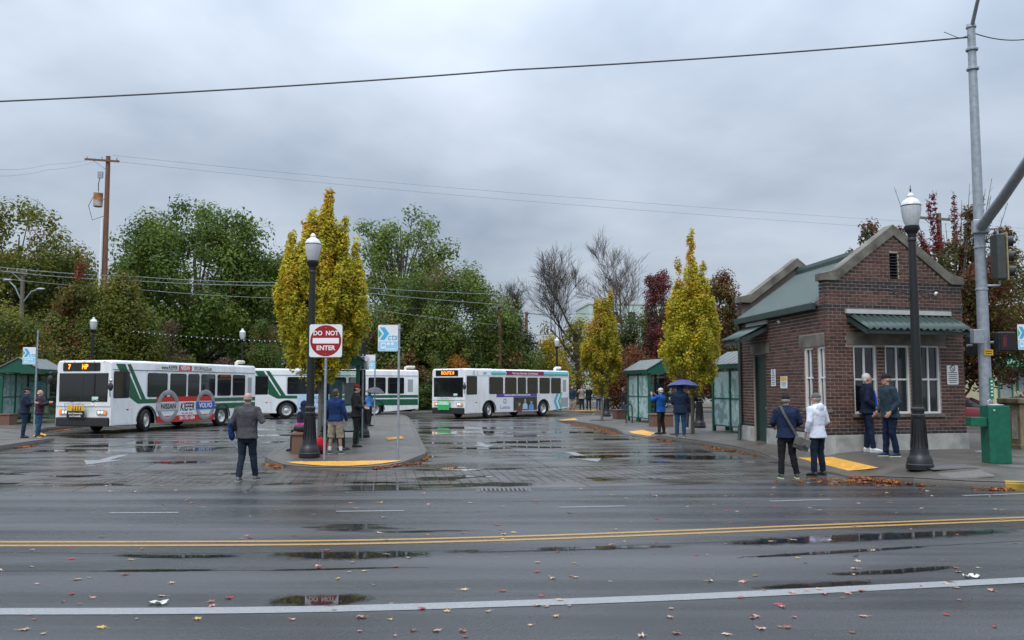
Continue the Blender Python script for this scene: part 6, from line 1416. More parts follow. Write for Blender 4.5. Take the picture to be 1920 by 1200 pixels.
def umbrella(hand_w, tilt, yaw, label, m, Rr=.52, shaft=.75):
    u = empty('umbrella', hand_w, yaw, label, 'umbrella'); u.rotation_euler = (tilt[0], tilt[1], yaw); b = MB(); b.tube([(0, 0, -.18), (0, 0, shaft + .02)], .009, 6); b.build('shaft', M_blackp, u); b = MB(); b.tube([(0, 0, -.18), (0, 0, -.06)], .016, 8); b.build('handle', M_black, u)
    n = 8; c_ = MB(); vs = [(0, 0, shaft)]; rows = 4; sub = 4
    for i in range(1, rows + 1):
        t_ = i / rows
        for j in range(n * sub):
            a = 2 * math.pi * j / (n * sub); ph = abs(((j / sub) % 1) - .5) * 2; rr = Rr * t_ * (1 - .07 * (1 - ph) * t_); vs.append((rr * math.cos(a), rr * math.sin(a), shaft - .26 * t_ ** 2 + .02 * (1 - ph) * t_))
    m_ = n * sub; fs = [(0, 1 + j, 1 + (j + 1) % m_) for j in range(m_)]
    for i in range(rows - 1): fs += [(1 + i * m_ + j, 1 + (i + 1) * m_ + j, 1 + (i + 1) * m_ + (j + 1) % m_, 1 + i * m_ + (j + 1) % m_) for j in range(m_)]
    c_.add(vs, fs); c_.build('canopy', m, u, smooth=True, ang=70)
    for j in range(n): a = 2 * math.pi * j / n; k = MB(); k.tube([(0, 0, shaft - .005), (Rr * .5 * math.cos(a), Rr * .5 * math.sin(a), shaft - .075), (Rr * math.cos(a), Rr * math.sin(a), shaft - .265)], .004, 4); k.build('rib', M_chrome, u)
    k = MB(); k.tube([(0, 0, shaft), (0, 0, shaft + .05)], [.008, .003], 6); k.build('ferrule', M_blackp, u); return u
C_ = cloth; walkp = dict(kL=(-.10, .10, .51), aL=(-.10, .14, .085), kR=(.10, .02, .50), aR=(.10, -.14, .095), fR=6)
# man walking into the lot
g1 = G(461, 902); person('man in a charcoal fleece and dark jeans walking into the bus lot', g1, R(-4), 1.76, C_('charcoal', (.062, .062, .068)), C_('navy_jean', (.014, .022, .036)), pose=dict(kL=(-.10, .03, .50), aL=(-.115, -.10, .085), kR=(.10, .10, .50), aR=(.14, .16, .085), eL=(-.30, -.02, 1.16), wL=(-.27, .12, .98), eR=(.33, -.04, 1.18), wR=(.24, .19, 1.20)), hair=M_hg, bald=True, shoe=(.10, .10, .105), sole=(.35, .35, .35), bulk=1.12, vx=.011)
rg = empty('rain_jacket', g1 + Vector((-.33, .02, .90)), 0, 'bundled blue jacket held in the walking man\'s left hand', 'jacket'); b = MB(); b.ell((0, 0, .10), (.05, .09, .17)); b.ell((.02, .03, .0), (.06, .08, .10)); b.ell((-.01, -.03, .22), (.05, .06, .08)); voxel(b.build('cloth', C_('blue_bundle', (.012, .035, .12)), rg), .014)
# pair at the kerb by the kiosk
g2_ = G(1477, 897); person('man in a navy jacket and black cap carrying a grey messenger bag', g2_, R(-6), 1.72, C_('navy', (.012, .022, .055)), C_('black_trouser', (.012, .012, .014)), pose=dict(kL=(-.11, .03, .50), aL=(-.13, 0, .085), kR=(.12, .05, .50), aR=(.20, .05, .085), eL=(-.285, .02, 1.17), wL=(-.22, .20, 1.08), eR=(.295, .02, 1.17), wR=(.20, .20, 1.08)), hair=M_hg, cap=(.015, .015, .016), shoe=(.04, .045, .045), sole=(.55, .62, .40), bulk=1.1, vx=.011, look=R(-25))
bg = empty('messenger_bag', g2_ + Vector((.24, -.20, .60)), 0, 'grey messenger bag slung across the navy-jacketed man\'s back', 'bag'); Mb_ = C_('bag_grey', (.085, .082, .075)); Mt = Matrix.Rotation(R(-25), 3, 'Z') @ Matrix.Rotation(R(16), 3, 'Y')
b = MB(); b.ell((0, .02, .12), (.17, .075, .14), Mt, 16, 10); b.box((0, .02, .11), (.30, .11, .22), Mt); voxel(b.build('pouch', Mb_, bg), .014, 4); b = MB(); b.box(Vector((0, -.045, .155)), (.32, .03, .17), Mt); b.build('flap', C_('bag_flap', (.11, .105, .095)), bg, bev=.012); b = MB(); b.box((.03, -.075, .07), (.07, .02, .05), Mt); b.build('buckle', M_black, bg)
b = MB(); b.tube([Vector(p) - Vector((.24, -.20, .60)) for p in ((.20, -.19, .78), (.11, -.185, .95), (0, -.19, 1.14), (-.10, -.165, 1.33), (-.14, -.09, 1.475), (-.14, .04, 1.47))], [(.026, .008)] * 6, 8); b.build('strap', Mb_, bg)
g3 = G(1534, 892); person('man in a white hooded rain jacket and grey cap at the kerb', g3, R(28), 1.74, C_('white_jacket', (.62, .64, .72), .06), C_('dark_navy', (.010, .015, .030)), pose=dict(kL=(-.11, .0, .50), aL=(-.14, -.02, .085), kR=(.12, .03, .50), aR=(.17, .02, .085), eL=(-.27, -.05, 1.15), wL=(-.26, .05, .92), eR=(.285, -.02, 1.15), wR=(.20, .16, 1.00)), hair=M_hg, cap=(.11, .11, .115), shoe=(.02, .02, .022), hood='down', bulk=1.12, hem=.78, vx=.011, look=R(20))
q = MB()
# the two older men talking by the wall
g4 = gz(1629, 847, ZR); person('white-haired man in a navy and blue windbreaker with white trainers', g4, R(-104), 1.93, C_('navy_wind', (.010, .014, .035)), C_('navy_track', (.010, .018, .042)), pose=dict(eL=(-.27, -.04, 1.14), wL=(-.20, .15, 1.0), eR=(.27, -.04, 1.14), wR=(.20, .15, .99), kL=(-.10, .02, .5), kR=(.11, .04, .5), aR=(.13, .08, .085)), hair=M_hw, bald=False, shoe=(.62, .62, .62), bulk=1.16, hem=.86, vx=.011, stripe=C_('royal', (.02, .07, .42)))
g5 = gz(1672, 856, ZR); person('stooped older man in a dark teal jacket and black cap facing him', g5, R(100), 1.90, C_('dark_teal', (.022, .042, .058)), C_('navy_trouser', (.008, .015, .042)), pose=dict(lean=.10, eL=(-.27, -.02, 1.14), wL=(-.22, .14, .94), eR=(.27, -.02, 1.14), wR=(.24, .16, .93), kL=(-.09, .03, .5), aL=(-.09, -.06, .085), kR=(.10, .05, .5), aR=(.11, .06, .085)), hair=M_hg, cap=(.014, .015, .018), shoe=(.015, .025, .07), sole=(.55, .55, .58), bulk=1.15, hem=.82, vx=.011)
# photographers by the right shelter
g6 = gz(1240, 814, ZR); person('man in a bright blue jacket and white cap taking a photograph', g6, R(48), 1.74, C_('bright_blue', (.012, .085, .34)), C_('brown_trouser', (.030, .022, .018)), pose=dict(eL=(-.30, .18, 1.30), wL=(-.14, .32, 1.50), eR=(.30, .16, 1.30), wR=(.12, .32, 1.50), kL=(-.12, .02, .5), aL=(-.15, 0, .085), kR=(.12, .02, .5), aR=(.16, -.02, .085)), hair=M_hw, cap=(.62, .60, .55), bulk=1.12, vx=.012)
cmr = g6 + Vector((-.36, .30, 1.44)); co_ = empty('camera', cmr, R(48), 'small black camera raised by the man in the bright blue jacket', 'camera'); b = MB(); b.box((0, 0, .04), (.14, .06, .09)); b.build('camera_body', M_black, co_, bev=.008); b = MB(); q_ = MB().lathe([(.03, 0), (.03, .07)], 12); b.add([(x, z, y + .04) for x, y, z in q_.v], q_.f); b.build('lens', M_blackp, co_)
g7 = gz(1276, 820, ZR); person('person in a dark navy hooded coat and blue jeans under an umbrella', g7, R(-8), 1.82, C_('hood_navy', (.010, .022, .048)), C_('blue_jean', (.018, .055, .12)), pose=dict(eL=(-.27, .02, 1.15), wL=(-.18, .20, 1.10), eR=(.29, .06, 1.17), wR=(.16, .24, 1.28)), hood='up', hair=M_hb, shoe=(.05, .055, .07), sole=(.5, .5, .52), bulk=1.18, hem=.76, vx=.012)
M_umb = mat('umbrella_violet', (.055, .065, .19), .6, var=.12); umbrella(g7 + Vector((.16, .26, 1.36)), (R(-6), R(4)), .3, 'violet blue umbrella held by the person in the hooded coat', M_umb, .60, .62)
g8 = gz(1294, 806, ZR); person('dark-coated person half hidden behind the spired hornbeam trunk', g8, R(-10), 1.74, C_('black_coat', (.012, .013, .018)), C_('grey_trouser', (.05, .06, .08)), pose=dict(eR=(.29, .06, 1.17), wR=(.16, .24, 1.28)), hair=M_hb, shoe=(.4, .4, .42), bulk=1.12, hem=.72, vx=.018)
g9 = G(1179, 787, .16); person('person in a dark jacket and jeans seen beside the right shelter', g9 + Vector((-.1, 1.2, 0)), R(100), 1.70, C_('dark_grey', (.03, .032, .038)), C_('light_jean', (.06, .11, .19)), hair=M_hb, vx=.018)
# island people
ga = gz(628, 851, ZI); person('youth in a blue sweater and khaki shorts waiting on the island', ga, R(-14), 1.66, C_('blue_sweat', (.014, .035, .12)), C_('khaki', (.32, .27, .20)), pose=dict(kL=(-.13, .03, .48), aL=(-.16, .0, .085), kR=(.12, .05, .48), aR=(.14, .06, .085), eR=(.27, -.01, 1.12), wR=(.285, .10, .88)), hair=M_hbr, shorts=True, shoe=(.05, .06, .05), sole=(.45, .55, .42), vx=.012, hem=.88, look=R(-10))
gb = gz(667, 838, ZI); person('man in a dark red cap and black clothes standing on the island', gb, R(-78), 1.78, C_('black_jacket', (.016, .017, .018)), C_('black_slack', (.014, .014, .015)), pose=dict(eL=(-.27, -.02, 1.15), wL=(-.15, .22, 1.13), eR=(.27, -.02, 1.15), wR=(.14, .22, 1.10)), hair=M_hb, cap=(.16, .014, .022), shoe=(.015, .015, .016), vx=.012, bulk=1.1)
gc = gz(692, 799, ZI); person('small person in a light blue coat under a grey umbrella', gc, R(-60), 1.60, C_('sky_coat', (.05, .20, .46)), C_('black_leg', (.014, .014, .016)), pose=dict(eR=(.26, .08, 1.15), wR=(.12, .22, 1.25)), hair=M_hb, vx=.016, hem=.66)
umbrella(gc + Vector((.22, -.02, 1.18)), (0, R(6)), 0, 'grey patterned umbrella over the person in the light blue coat', mat('umbrella_grey', (.045, .045, .055), .6, var=.7, scale=18), .46, .52)
sitp = dict(hz=.56, kL=(-.13, .42, .54), aL=(-.13, .44, .085), kR=(.13, .42, .54), aR=(.13, .44, .085), wL=(-.12, .30, 1.02), wR=(.12, .30, 1.02), eL=(-.25, .08, 1.12), eR=(.25, .08, 1.12), lean=.22)
gd = Vector((qs.x + .02, qs.y + .75, .16)); person('seated person in a dark navy coat on the seat block', gd, R(60), 1.70, C_('seat_navy', (.014, .018, .034)), C_('seat_black', (.013, .013, .015)), pose=sitp, sit=True, hair=M_hb, vx=.016, hood='up', bulk=1.15)
ge = Vector((qs.x + .42, qs.y + 1.35, .16)); person('seated person in a black coat beside the island shelter', ge, R(-100), 1.66, C_('seat_black_coat', (.016, .017, .016)), C_('seat_olive', (.022, .024, .02)), pose=dict(sitp, hz=.60), sit=True, hair=M_hbr, vx=.016, bulk=1.15)
bp_ = empty('tote_bag', Vector((qs.x - .02, qs.y + .20, .16 + .545)), R(8), 'black bag with pink patterned trim on the seat block', 'bag'); b = MB(); b.ell((0, 0, .10), (.20, .13, .12), None, 14, 8, .002); b.build('bag_body', M_black, bp_, smooth=True); b = MB(); b.ell((0, 0, .17), (.17, .11, .07)); b.build('pink_trim', C_('pink', (.45, .03, .20), .6), bp_, smooth=True); b = MB(); b.tube([(-.1, 0, .2), (-.05, 0, .30), (.05, 0, .30), (.1, 0, .2)], .012, 6); b.build('handle', M_black, bp_)
rb = gz(601, 851, ZI); rbo = empty('backpack', rb, R(10), 'red backpack slumped on the ground behind the lamp post', 'bag'); b = MB(); b.ell((0, 0, .20), (.17, .13, .23), None, 14, 9, .002); b.build('pack', C_('red_pack', (.42, .012, .02)), rbo, smooth=True); b = MB(); b.ell((0, -.10, .14), (.11, .06, .11)); b.build('pocket', C_('dark_pack', (.10, .01, .015)), rbo, smooth=True); b = MB(); b.tube([(-.06, 0, .4), (0, 0, .50), (.06, 0, .4)], .014, 6); b.build('grab_loop', M_black, rbo)
# two men at the left kerb
gl = gz(44, 821, ZL); person('man in a navy jacket and cap standing at the left kerb', gl, R(-62), 1.76, C_('left_navy', (.014, .020, .040)), C_('left_jean', (.016, .032, .06)), pose=dict(eR=(.27, .08, 1.18), wR=(.10, .30, 1.20), eL=(-.27, .02, 1.15), wL=(-.14, .24, 1.12), lean=.05), hair=M_hb, cap=(.014, .016, .022), bulk=1.15, vx=.014)
gm_ = gz(65, 820, ZL); gm_.y += .25; person('balding man in a plum shirt and blue jeans beside him holding a phone', gm_, R(-75), 1.72, C_('plum', (.045, .022, .034)), C_('left_blue_jean', (.03, .075, .15)), pose=dict(eR=(.27, .10, 1.20), wR=(.08, .34, 1.27), eL=(-.27, .10, 1.20), wL=(-.08, .34, 1.25)), hair=M_hw, bald=True, bulk=1.12, vx=.014)
# distant group
for px, py, h, tp, bt, lb, cp, yw in ((1073, 765, 1.74, (.02, .028, .06), (.30, .26, .20), 'distant man in a navy jacket and khaki trousers behind the bus', None, 170), (1091, 766, 1.80, (.28, .24, .19), (.02, .025, .04), 'distant man in a beige jacket holding a camera up', (.10, .07, .05), 175), (1104, 766, 1.80, (.016, .018, .024), (.015, .016, .02), 'distant man in a long dark coat taking a photograph', None, 185), (1122, 765, 1.74, (.13, .14, .13), (.04, .085, .15), 'distant person in a grey top and jeans taking a photograph', (.03, .03, .035), 190)):
    q = G(px, py + 3, .16); person(lb, (q.x, q.y, .16), R(yw), h, C_('far_%d' % px, tp), C_('farleg_%d' % px, bt), pose=dict(eL=(-.28, .16, 1.26), wL=(-.10, .30, 1.46), eR=(.28, .16, 1.26), wR=(.10, .30, 1.46)) if px > 1080 else None, hair=M_hg, cap=cp, vx=.02, bulk=1.15, hem=.60 if px == 1104 else .80)
# ================================================================== CARS
M_cglass = mat('car_glass', (.015, .017, .019), .05, spec=.8)
def car(loc, ang, col, label, Lc=4.5, W_=1.76, Hc=1.45):
    r = empty('parked_car', loc, ang, label, 'car'); m = mat('car_paint_%.2f_%.2f' % (col[0], col[2]), col, .22, var=.05, coat=.6, metal=.2); h = W_ / 2
    top = [(-2.2, .62), (-2.22, .86), (-1.75, .96), (-1.05, .99), (.95, .95), (1.75, .82), (2.15, .66), (2.24, .48)]
    b = MB(); rings = []
    for x, z in top:
        k = 1 - .10 * max(0, (abs(x) - 1.6)) / .64; hh = h * k; rings.append([(x, -hh * .96, .24), (x, -hh, .45), (x, -hh, z - .12), (x, -hh * .94, z - .02), (x, -hh * .7, z), (x, hh * .7, z), (x, hh * .94, z - .02), (x, hh, z - .12), (x, hh, .45), (x, hh * .96, .24)])
    b.rings(rings); b.build('body', m, r, smooth=True, ang=40)
    cab = [(-1.75, .93, .80), (-1.05, 1.40, .66), (-.3, Hc, .64), (.15, 1.42, .64), (1.05, .93, .80)]; b = MB()
    b.rings([[(x, -k * W_ / 2 * .98, .90), (x, -k * W_ / 2 * 1.06 if z < 1.2 else -k * W_ / 2, z - .04), (x, -k * W_ / 2 * .8, z), (x, k * W_ / 2 * .8, z), (x, k * W_ / 2 * 1.06 if z < 1.2 else k * W_ / 2, z - .04), (x, k * W_ / 2 * .98, .90)] for x, z, k in cab]); b.build('cabin', m, r, smooth=True, ang=30)
    for sg in (-1, 1):
        for pts in ([(-1.42, .97), (-.98, 1.32), (-.34, 1.36), (-.34, .97)], [(-.26, .97), (-.26, 1.36), (.14, 1.33), (.82, .97)]):
            g = MB(); g.prism([(x, sg * W_ / 2 * (.80 if z < 1.1 else .685), z) for x, z in pts], (0, sg * .018, 0)); g.build('window', M_cglass, r)
        for x in (-1.35, 1.38):
            wq = empty('wheel', (x, sg * (h - .10), .32)); wq.parent = r; q = MB().lathe([(.2, -.1), (.31, -.1), (.32, 0), (.31, .1), (.2, .1)], 18, cap=False); t = MB(); t.add([(a, c, b_) for a, b_, c in q.v], q.f); t.build('tyre', M_tyre, wq, smooth=True); q = MB().lathe([(.2, -.09), (.2, .09), (.15, .06), (.05, .09), (0, .09)], 16); t = MB(); t.add([(a, sg * c, b_) for a, b_, c in q.v], q.f); t.build('rim', M_rim, wq, smooth=True)
        l = MB(); l.ell((2.10, sg * .62, .62), (.12, .20, .08), None, 10, 6); l.build('headlight', M_lamp_on, r, smooth=True); l = MB(); l.ell((-2.16, sg * .66, .78), (.07, .16, .09), None, 10, 6); l.build('tail_light', M_red, r, smooth=True)
        l = MB(); l.ell((.85, sg * (h + .10), 1.0), (.07, .10, .07), None, 8, 6); l.build('mirror', m, r, smooth=True)
    g = MB(); g.prism([(1.12, -.66, .97), (1.12, .66, .97), (.30, .56, 1.37), (.30, -.56, 1.37)], (.03, 0, .03)); g.build('windscreen', M_cglass, r); g = MB(); g.prism([(-1.74, -.62, .99), (-1.74, .62, .99), (-1.16, .54, 1.33), (-1.16, -.54, 1.33)], (-.03, 0, .03)); g.build('rear_window', M_cglass, r)
    MB().bx(2.16, 2.25, -.5, .5, .38, .52).build('grille', M_black, r)
car((at(1800, 760, 41).x, 41, 0), R(-12), (.16, .008, .016), 'dark red car seen past the kiosk corner')
car((at(1164, 740, 112).x, 112, 0), R(-100), (.55, .55, .50), 'white sedan parked far along the side street')
car((at(1336, 745, 72).x, 72, 0), R(182), (.34, .33, .30), 'silver beige car seen behind the spired hornbeam')
car((at(1132, 738, 118).x - 1.2, 122, 0), R(-95), (.22, .25, .30), 'grey blue car beyond the slim hornbeam'); car((at(1262, 745, 95).x, 95, 0), R(-92), (.05, .06, .08), 'dark car beyond the right bus shelter')
# ================================================================== BACKGROUND BUILDINGS
def bldg(label, c, w_, d, h, ang, wall, roof='flat', floors=1, nwin=4, name='building', rcol=(.12, .12, .13), shop=None):
    r = empty(name, c, ang, label, 'building'); MB().bx(-w_ / 2, w_ / 2, 0, d, 0, h).build('wall', wall, r)
    if roof == 'flat': MB().bx(-w_ / 2 - .12, w_ / 2 + .12, -.12, d + .12, h, h + .35).build('parapet', mat('parapet_' + name, (.5, .5, .48), .7), r, bev=.03)
    else:
        b = MB(); b.prism([(-w_ / 2 - .4, -.4, h), (w_ / 2 + .4, -.4, h), (0, -.4, h + w_ * .28)], (0, d + .8, 0)); b.build('roof', mat('shingle_' + name, rcol, .8, var=.25, scale=6), r)
    for f in range(floors):
        for i in range(nwin):
            x = -w_ / 2 + w_ * (i + .5) / nwin; z = h * (f + .5) / floors; ww, wh = min(1.3, w_ / nwin * .5), min(1.5, h / floors * .45)
            b = MB(); b.bx(x - ww / 2, x + ww / 2, -.04, .02, z - wh / 2, z + wh / 2); fo = b.build('window', M_frame, r); b = MB(); b.bx(x - ww / 2 + .08, x + ww / 2 - .08, -.055, -.03, z - wh / 2 + .08, z + wh / 2 - .08); b.build('pane', M_wglass, fo); b = MB(); b.bx(x - ww / 2 - .06, x + ww / 2 + .06, -.10, .0, z - wh / 2 - .09, z - wh / 2 - .005); b.build('sill', M_concrete, fo)
    return r
M_cream = mat('cream_stucco', (.58, .50, .32), .8, var=.08, scale=2, bump=.15); M_mint = mat('mint_wall', (.46, .55, .50), .8, var=.06); M_brk2 = mat('orange_brick', (.30, .095, .055), .8, var=.3, scale=8); M_sidw = mat('white_siding', (.62, .63, .63), .7, var=.06)
cb_ = empty('cream_shop', (31.0, 52.0, 0), R(0), 'cream stucco shop with a green awning across the side street', 'building')
MB().bx(-2.6, 22, 0, 16, 0, 6.6).build('wall', M_cream, cb_); MB().bx(-2.75, 22.1, -.15, 16.1, 6.6, 6.95).build('parapet', M_signw, cb_, bev=.03)
b = MB(); b.prism([(-2.5, -.02, 3.75), (-2.5, -1.3, 3.25), (-2.5, -1.3, 3.0), (-2.5, -.02, 3.0)], (3.6, 0, 0)); b.build('awning', mat('awning_green', (.01, .22, .12), .5), cb_)
b = MB(); b.bx(-2.5, 1.1, -1.33, -1.27, 3.2, 3.45); b.build('awning_edge', mat('awning_mint', (.25, .55, .45), .5), cb_)
for x0, x1 in ((-2.4, -1.5), (-1.3, .7)): b = MB(); b.bx(x0, x1, -.06, .02, .2, 2.9); f = b.build('shop_window', mat('shop_green', (.01, .16, .09), .5), cb_); b = MB(); b.bx(x0 + .12, x1 - .12, -.08, -.05, .8, 2.7); b.build('pane', mat('shop_pane', (.30, .33, .32), .1), f)
b = MB(); b.bx(3.2, 6.4, -.05, .02, 1.5, 3.6); f = b.build('blind_window', mat('blind', (.42, .40, .34), .7, var=.1, scale=20, stretch=(1, 1, 12)), cb_); b = MB(); b.bx(3.1, 6.5, -.12, .02, 1.38, 1.49); b.build('sill', M_concrete, f)
b = MB(); b.bx(2.0, 2.5, -.04, .0, 3.0, 3.35); b.build('wall_plate', M_signw, cb_)
bldg('pale mint block rising behind the bare trees', (at(1200, 600, 128).x, 128, 0), 15, 12, 13.8, R(5), M_mint, floors=4, nwin=6, name='mint_block')
bldg('small white house between the brown poles', (at(985, 690, 122).x, 122, 0), 7, 9, 3.6, 0, M_sidw, 'gable', 1, 3, 'white_house', (.35, .36, .38))
bldg('orange brick house behind the shelter beside the kiosk', (at(1372, 690, 74).x, 74, 0), 7, 9, 5.0, 0, M_brk2, 'gable', 2, 3, 'brick_house')
bldg('low cream building far across the side street', (44, 120, 0), 22, 12, 6, 0, M_cream, 'flat', 1, 6, 'cream_block')
# crossing sign
q = at(1016, 657, 92); s = empty('crossing_sign', (q.x, 92, .15), 0, 'far white crossbuck railway sign beside the yellow shrub', 'sign'); b = MB(); b.tube([(0, 0, 0), (0, 0, q.z + .4)], .06, 6); b.build('post', M_steel, s)
for a in (45, -45): b = MB(); b.box((0, -.08 - (.02 if a > 0 else 0), q.z), (1.6, .02, .24), Matrix.Rotation(R(a), 3, 'Y')); b.build('blade', M_signw, s)
# ================================================================== WATER AND LITTER
def water(name):
    m = bpy.data.materials.new(name); m.use_nodes = True; t = m.node_tree; t.nodes.clear(); nd = t.nodes.new
    p = nd('ShaderNodeBsdfPrincipled'); p.inputs['Base Color'].default_value = (.016, .016, .015, 1); p.inputs['Roughness'].default_value = .02; p.inputs['IOR'].default_value = 1.33
    tr = nd('ShaderNodeBsdfTransparent'); x = nd('ShaderNodeMixShader'); o = nd('ShaderNodeOutputMaterial')
    at_ = nd('ShaderNodeAttribute'); at_.attribute_name = 'edge'; g = nd('ShaderNodeNewGeometry'); n = nd('ShaderNodeTexNoise'); n.inputs['Scale'].default_value = 5; n.inputs['Detail'].default_value = 5; t.links.new(g.outputs['Position'], n.inputs['Vector'])
    n3 = nd('ShaderNodeTexNoise'); n3.inputs['Scale'].default_value = 60; n3.inputs['Detail'].default_value = 2; t.links.new(g.outputs['Position'], n3.inputs['Vector'])
    s1 = nd('ShaderNodeMath'); s1.operation = 'MULTIPLY_ADD'; t.links.new(n.outputs['Fac'], s1.inputs[0]); s1.inputs[1].default_value = .7; t.links.new(at_.outputs['Fac'], s1.inputs[2])
    s2 = nd('ShaderNodeMath'); s2.operation = 'MULTIPLY_ADD'; t.links.new(n3.outputs['Fac'], s2.inputs[0]); s2.inputs[1].default_value = .8; t.links.new(s1.outputs[0], s2.inputs[2])
    mr = nd('ShaderNodeMapRange'); mr.inputs[1].default_value = 1.05; mr.inputs[2].default_value = 1.36; t.links.new(s2.outputs[0], mr.inputs[0])
    t.links.new(mr.outputs[0], x.inputs[0]); t.links.new(tr.outputs[0], x.inputs[1]); t.links.new(p.outputs[0], x.inputs[2]); t.links.new(x.outputs[0], o.inputs[0]); return m
M_water = water('standing_water')
def puddle(pts, wd, parent, z=.0065):
    """a strip of standing water along a ground polyline; 'edge' falls to 0 at its rim"""
    P = [Vector(p) for p in smoothline(pts, 8)]; n = len(P); vs = []; ed = []; fs = []
    for i, p in enumerate(P):
        a, c = P[max(i - 1, 0)], P[min(i + 1, n - 1)]; d = (c - a).normalized(); e = Vector((-d.y, d.x)); t = math.sin(math.pi * i / (n - 1)) ** .6; 
        for k in (-1, -.5, 0, .5, 1): q = p + e * wd * .5 * k; vs.append((q.x, q.y, z)); ed.append(t * (1 - abs(k)) * .9)
    for i in range(n - 1):
        for k in range(4): fs.append((i * 5 + k, i * 5 + k + 1, i * 5 + k + 6, i * 5 + k + 5))
    b = MB(); b.add(vs, fs); o = b.build('puddle', M_water, parent); a = o.data.attributes.new('edge', 'FLOAT', 'POINT'); a.data.foreach_set('value', ed); return o
for pts, wd in ((((500, 1040), (660, 1042), (820, 1038)), .75), (((820, 1036), (1040, 1030), (1300, 1024)), .35), (((1340, 1021), (1600, 1009), (1930, 994)), .75), (((160, 1071), (300, 1070), (420, 1069)), .16), (((480, 1070), (600, 1068), (760, 1064)), .10), (((1390, 1046), (1560, 1036), (1760, 1024)), .22), (((490, 1126), (600, 1126), (710, 1122)), .62), (((1400, 1104), (1560, 1096), (1640, 1092)), .30), (((200, 1041), (330, 1044), (460, 1042)), .3), (((1540, 1078), (1680, 1072), (1800, 1062)), .3)): puddle([g2(*p) for p in pts], wd, road)
for pts, wd in ((((120, 836), (180, 836), (240, 834)), 2.2), (((60, 845), (110, 845), (170, 843)), 1.8), (((880, 828), (960, 829), (1070, 826)), 1.7), (((830, 840), (900, 841), (970, 840)), 1.2), (((940, 836), (1020, 839), (1080, 838)), 1.0), (((1050, 858), (1110, 857), (1190, 854)), 1.7), (((1225, 853), (1300, 858), (1390, 856)), 2.2), (((1000, 810), (1080, 811), (1120, 810)), 2.4), (((1090, 823), (1150, 824), (1200, 823)), 1.6), (((330, 842), (390, 842), (440, 838)), 2.2), (((250, 836), (310, 838), (350, 836)), 2.0), (((280, 866), (330, 867), (390, 865)), .9), (((860, 812), (920, 812), (970, 811)), 1.8), (((640, 905), (700, 905), (770, 905)), .5), (((90, 893), (150, 893), (200, 891)), .6)): puddle([g2(*p) for p in pts], wd, lot)
# leaves: single ones on the street, drifts along the kerbs
def leafmesh(seed, m):
    g = random.Random(seed); n = 15; vs = [(0, 0, .006)]
    for i in range(n):
        a = 2 * math.pi * i / n; r = (1.0 if i % 3 == 0 else .48 if i % 3 == 1 else .55) * g.uniform(.8, 1.15) * .06; vs.append((r * math.cos(a), r * math.sin(a), g.uniform(0, .022)))
    b = MB(); b.add(vs, [(0, 1 + i, 1 + (i + 1) % n) for i in range(n)]); b.tube([(0, 0, .006), (-.05, .0, .012), (-.10, .01, .016)], .0025, 4); me = bpy.data.meshes.new('fallen_leaf'); me.from_pydata(b.v, [], b.f); me.materials.append(m); return me
LC = [('crimson', (.30, .012, .022), 2), ('rust brown', (.22, .07, .03), 4), ('faded pink', (.40, .20, .16), 5), ('pale tan', (.42, .30, .19), 5), ('yellow', (.42, .27, .04), 1.5)]
LM = [[leafmesh(i * 7 + j, mat('fallen_' + n.replace(' ', '_'), c, .5, var=.25, scale=30)) for j in range(3)] for i, (n, c, w_) in enumerate(LC)]
lr = random.Random(77)
for k in range(290):
    i = lr.choices(range(5), [c[2] for c in LC])[0]; py = lr.uniform(922, 1196) if k < 215 else lr.uniform(905, 960); px = lr.uniform(-20, 1940)
    q = G(px, py); o = link('fallen_leaf', lr.choice(LM[i]), None); s = lr.uniform(.32, .85); o.location = (q.x, q.y, .006); o.scale = (s, s, s * lr.uniform(.3, 1.0)); o.rotation_euler = (lr.uniform(-.1, .1), lr.uniform(-.1, .1), lr.uniform(0, 6.28)); tag(o, '%s fallen leaf lying on the wet street asphalt' % LC[i][0], 'leaf', '%s leaves on the street' % LC[i][0])
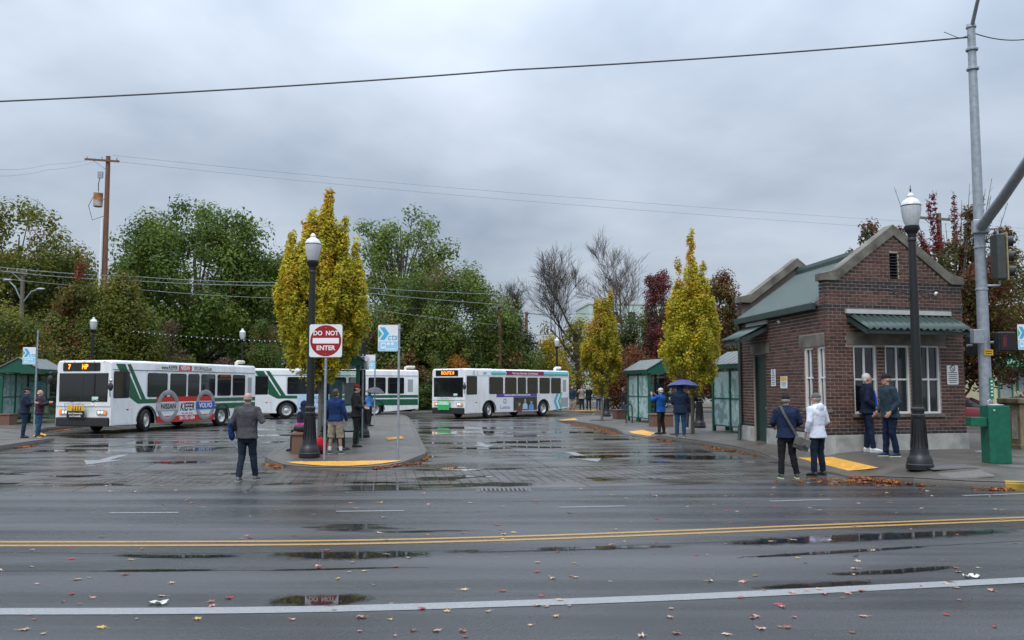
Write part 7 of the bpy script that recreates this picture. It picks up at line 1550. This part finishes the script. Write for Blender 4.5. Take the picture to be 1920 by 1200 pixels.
def drift(pts, wd, n, z, seed, ls=.075):
    g = np.random.default_rng(seed); P = np.array([G(*p)[:2] for p in pts]); t = g.random(n) * (len(P) - 1); i = np.minimum(t.astype(int), len(P) - 2); f = (t - i)[:, None]; c = P[i] * (1 - f) + P[i + 1] * f; c = c + g.normal(0, wd / 2.4, (n, 2)); C = np.column_stack([c, g.uniform(z, z + .04, n)])
    return leafcloud('leaf_litter', None, C, np.full(n, .035), 3, ls, [(.36, .105, .025, 5), (.24, .06, .025, 3), (.42, .20, .05, 3), (.20, .10, .05, 2)], None, seed, (1.5, 1.5, .35), 1.6)
tag(drift([(1605, 899), (1640, 901), (1690, 907), (1760, 912)], .16, 300, .015, 1, .085), kind='stuff')
for i, (pts, wd, n) in enumerate((([(1070, 795), (1110, 802), (1158, 813)], .28, 330), ([(1232, 824), (1262, 829)], .2, 90), ([(1320, 838), (1420, 856)], .12, 60), ([(1362, 846), (1378, 847)], .12, 40), ([(770, 800), (785, 830), (799, 856), (796, 864)], .12, 150), ([(495, 870), (530, 879)], .12, 60), ([(700, 881), (790, 869)], .06, 60), ([(30, 841), (62, 838)], .15, 60), ([(92, 811), (130, 806)], .2, 80), ([(1040, 770), (1100, 769), (1160, 768)], .9, 220), ([(1830, 919), (1900, 920)], .07, 36), ([(1500, 905), (1600, 903), (1700, 912)], .8, 70))): tag(drift(pts, wd, n, .01 if i != 9 else .17, 100 + i), kind='stuff')
for px, py, lb in ((297, 1133, 'crumpled white paper scrap just above the white edge line'), (1823, 1083, 'flattened white paper scrap beside the white edge line')):
    q = G(px, py); o = empty('paper_scrap', q, 0, lb, 'litter'); b = MB(); g = random.Random(px); n = 7; vs = [(-.075 + .15 * i / n + g.uniform(-.01, .01), -.035 + .07 * j / 3 + g.uniform(-.015, .015), .008 + g.uniform(0, .028)) for i in range(n + 1) for j in range(4)]; b.add(vs, [(i * 4 + j, i * 4 + j + 1, i * 4 + j + 5, i * 4 + j + 4) for i in range(n) for j in range(3)]); b.build('paper', mat('paper', (.55, .53, .48), .7, var=.25, scale=20), o)
# ---- settle the remeshed bodies and clothes
dg = bpy.context.evaluated_depsgraph_get()
for o in REMESH:
    me = bpy.data.meshes.new_from_object(o.evaluated_get(dg)); mm = o.data.materials[0]; o.modifiers.clear(); o.data = me
    if not me.materials: me.materials.append(mm)
    me.shade_smooth()
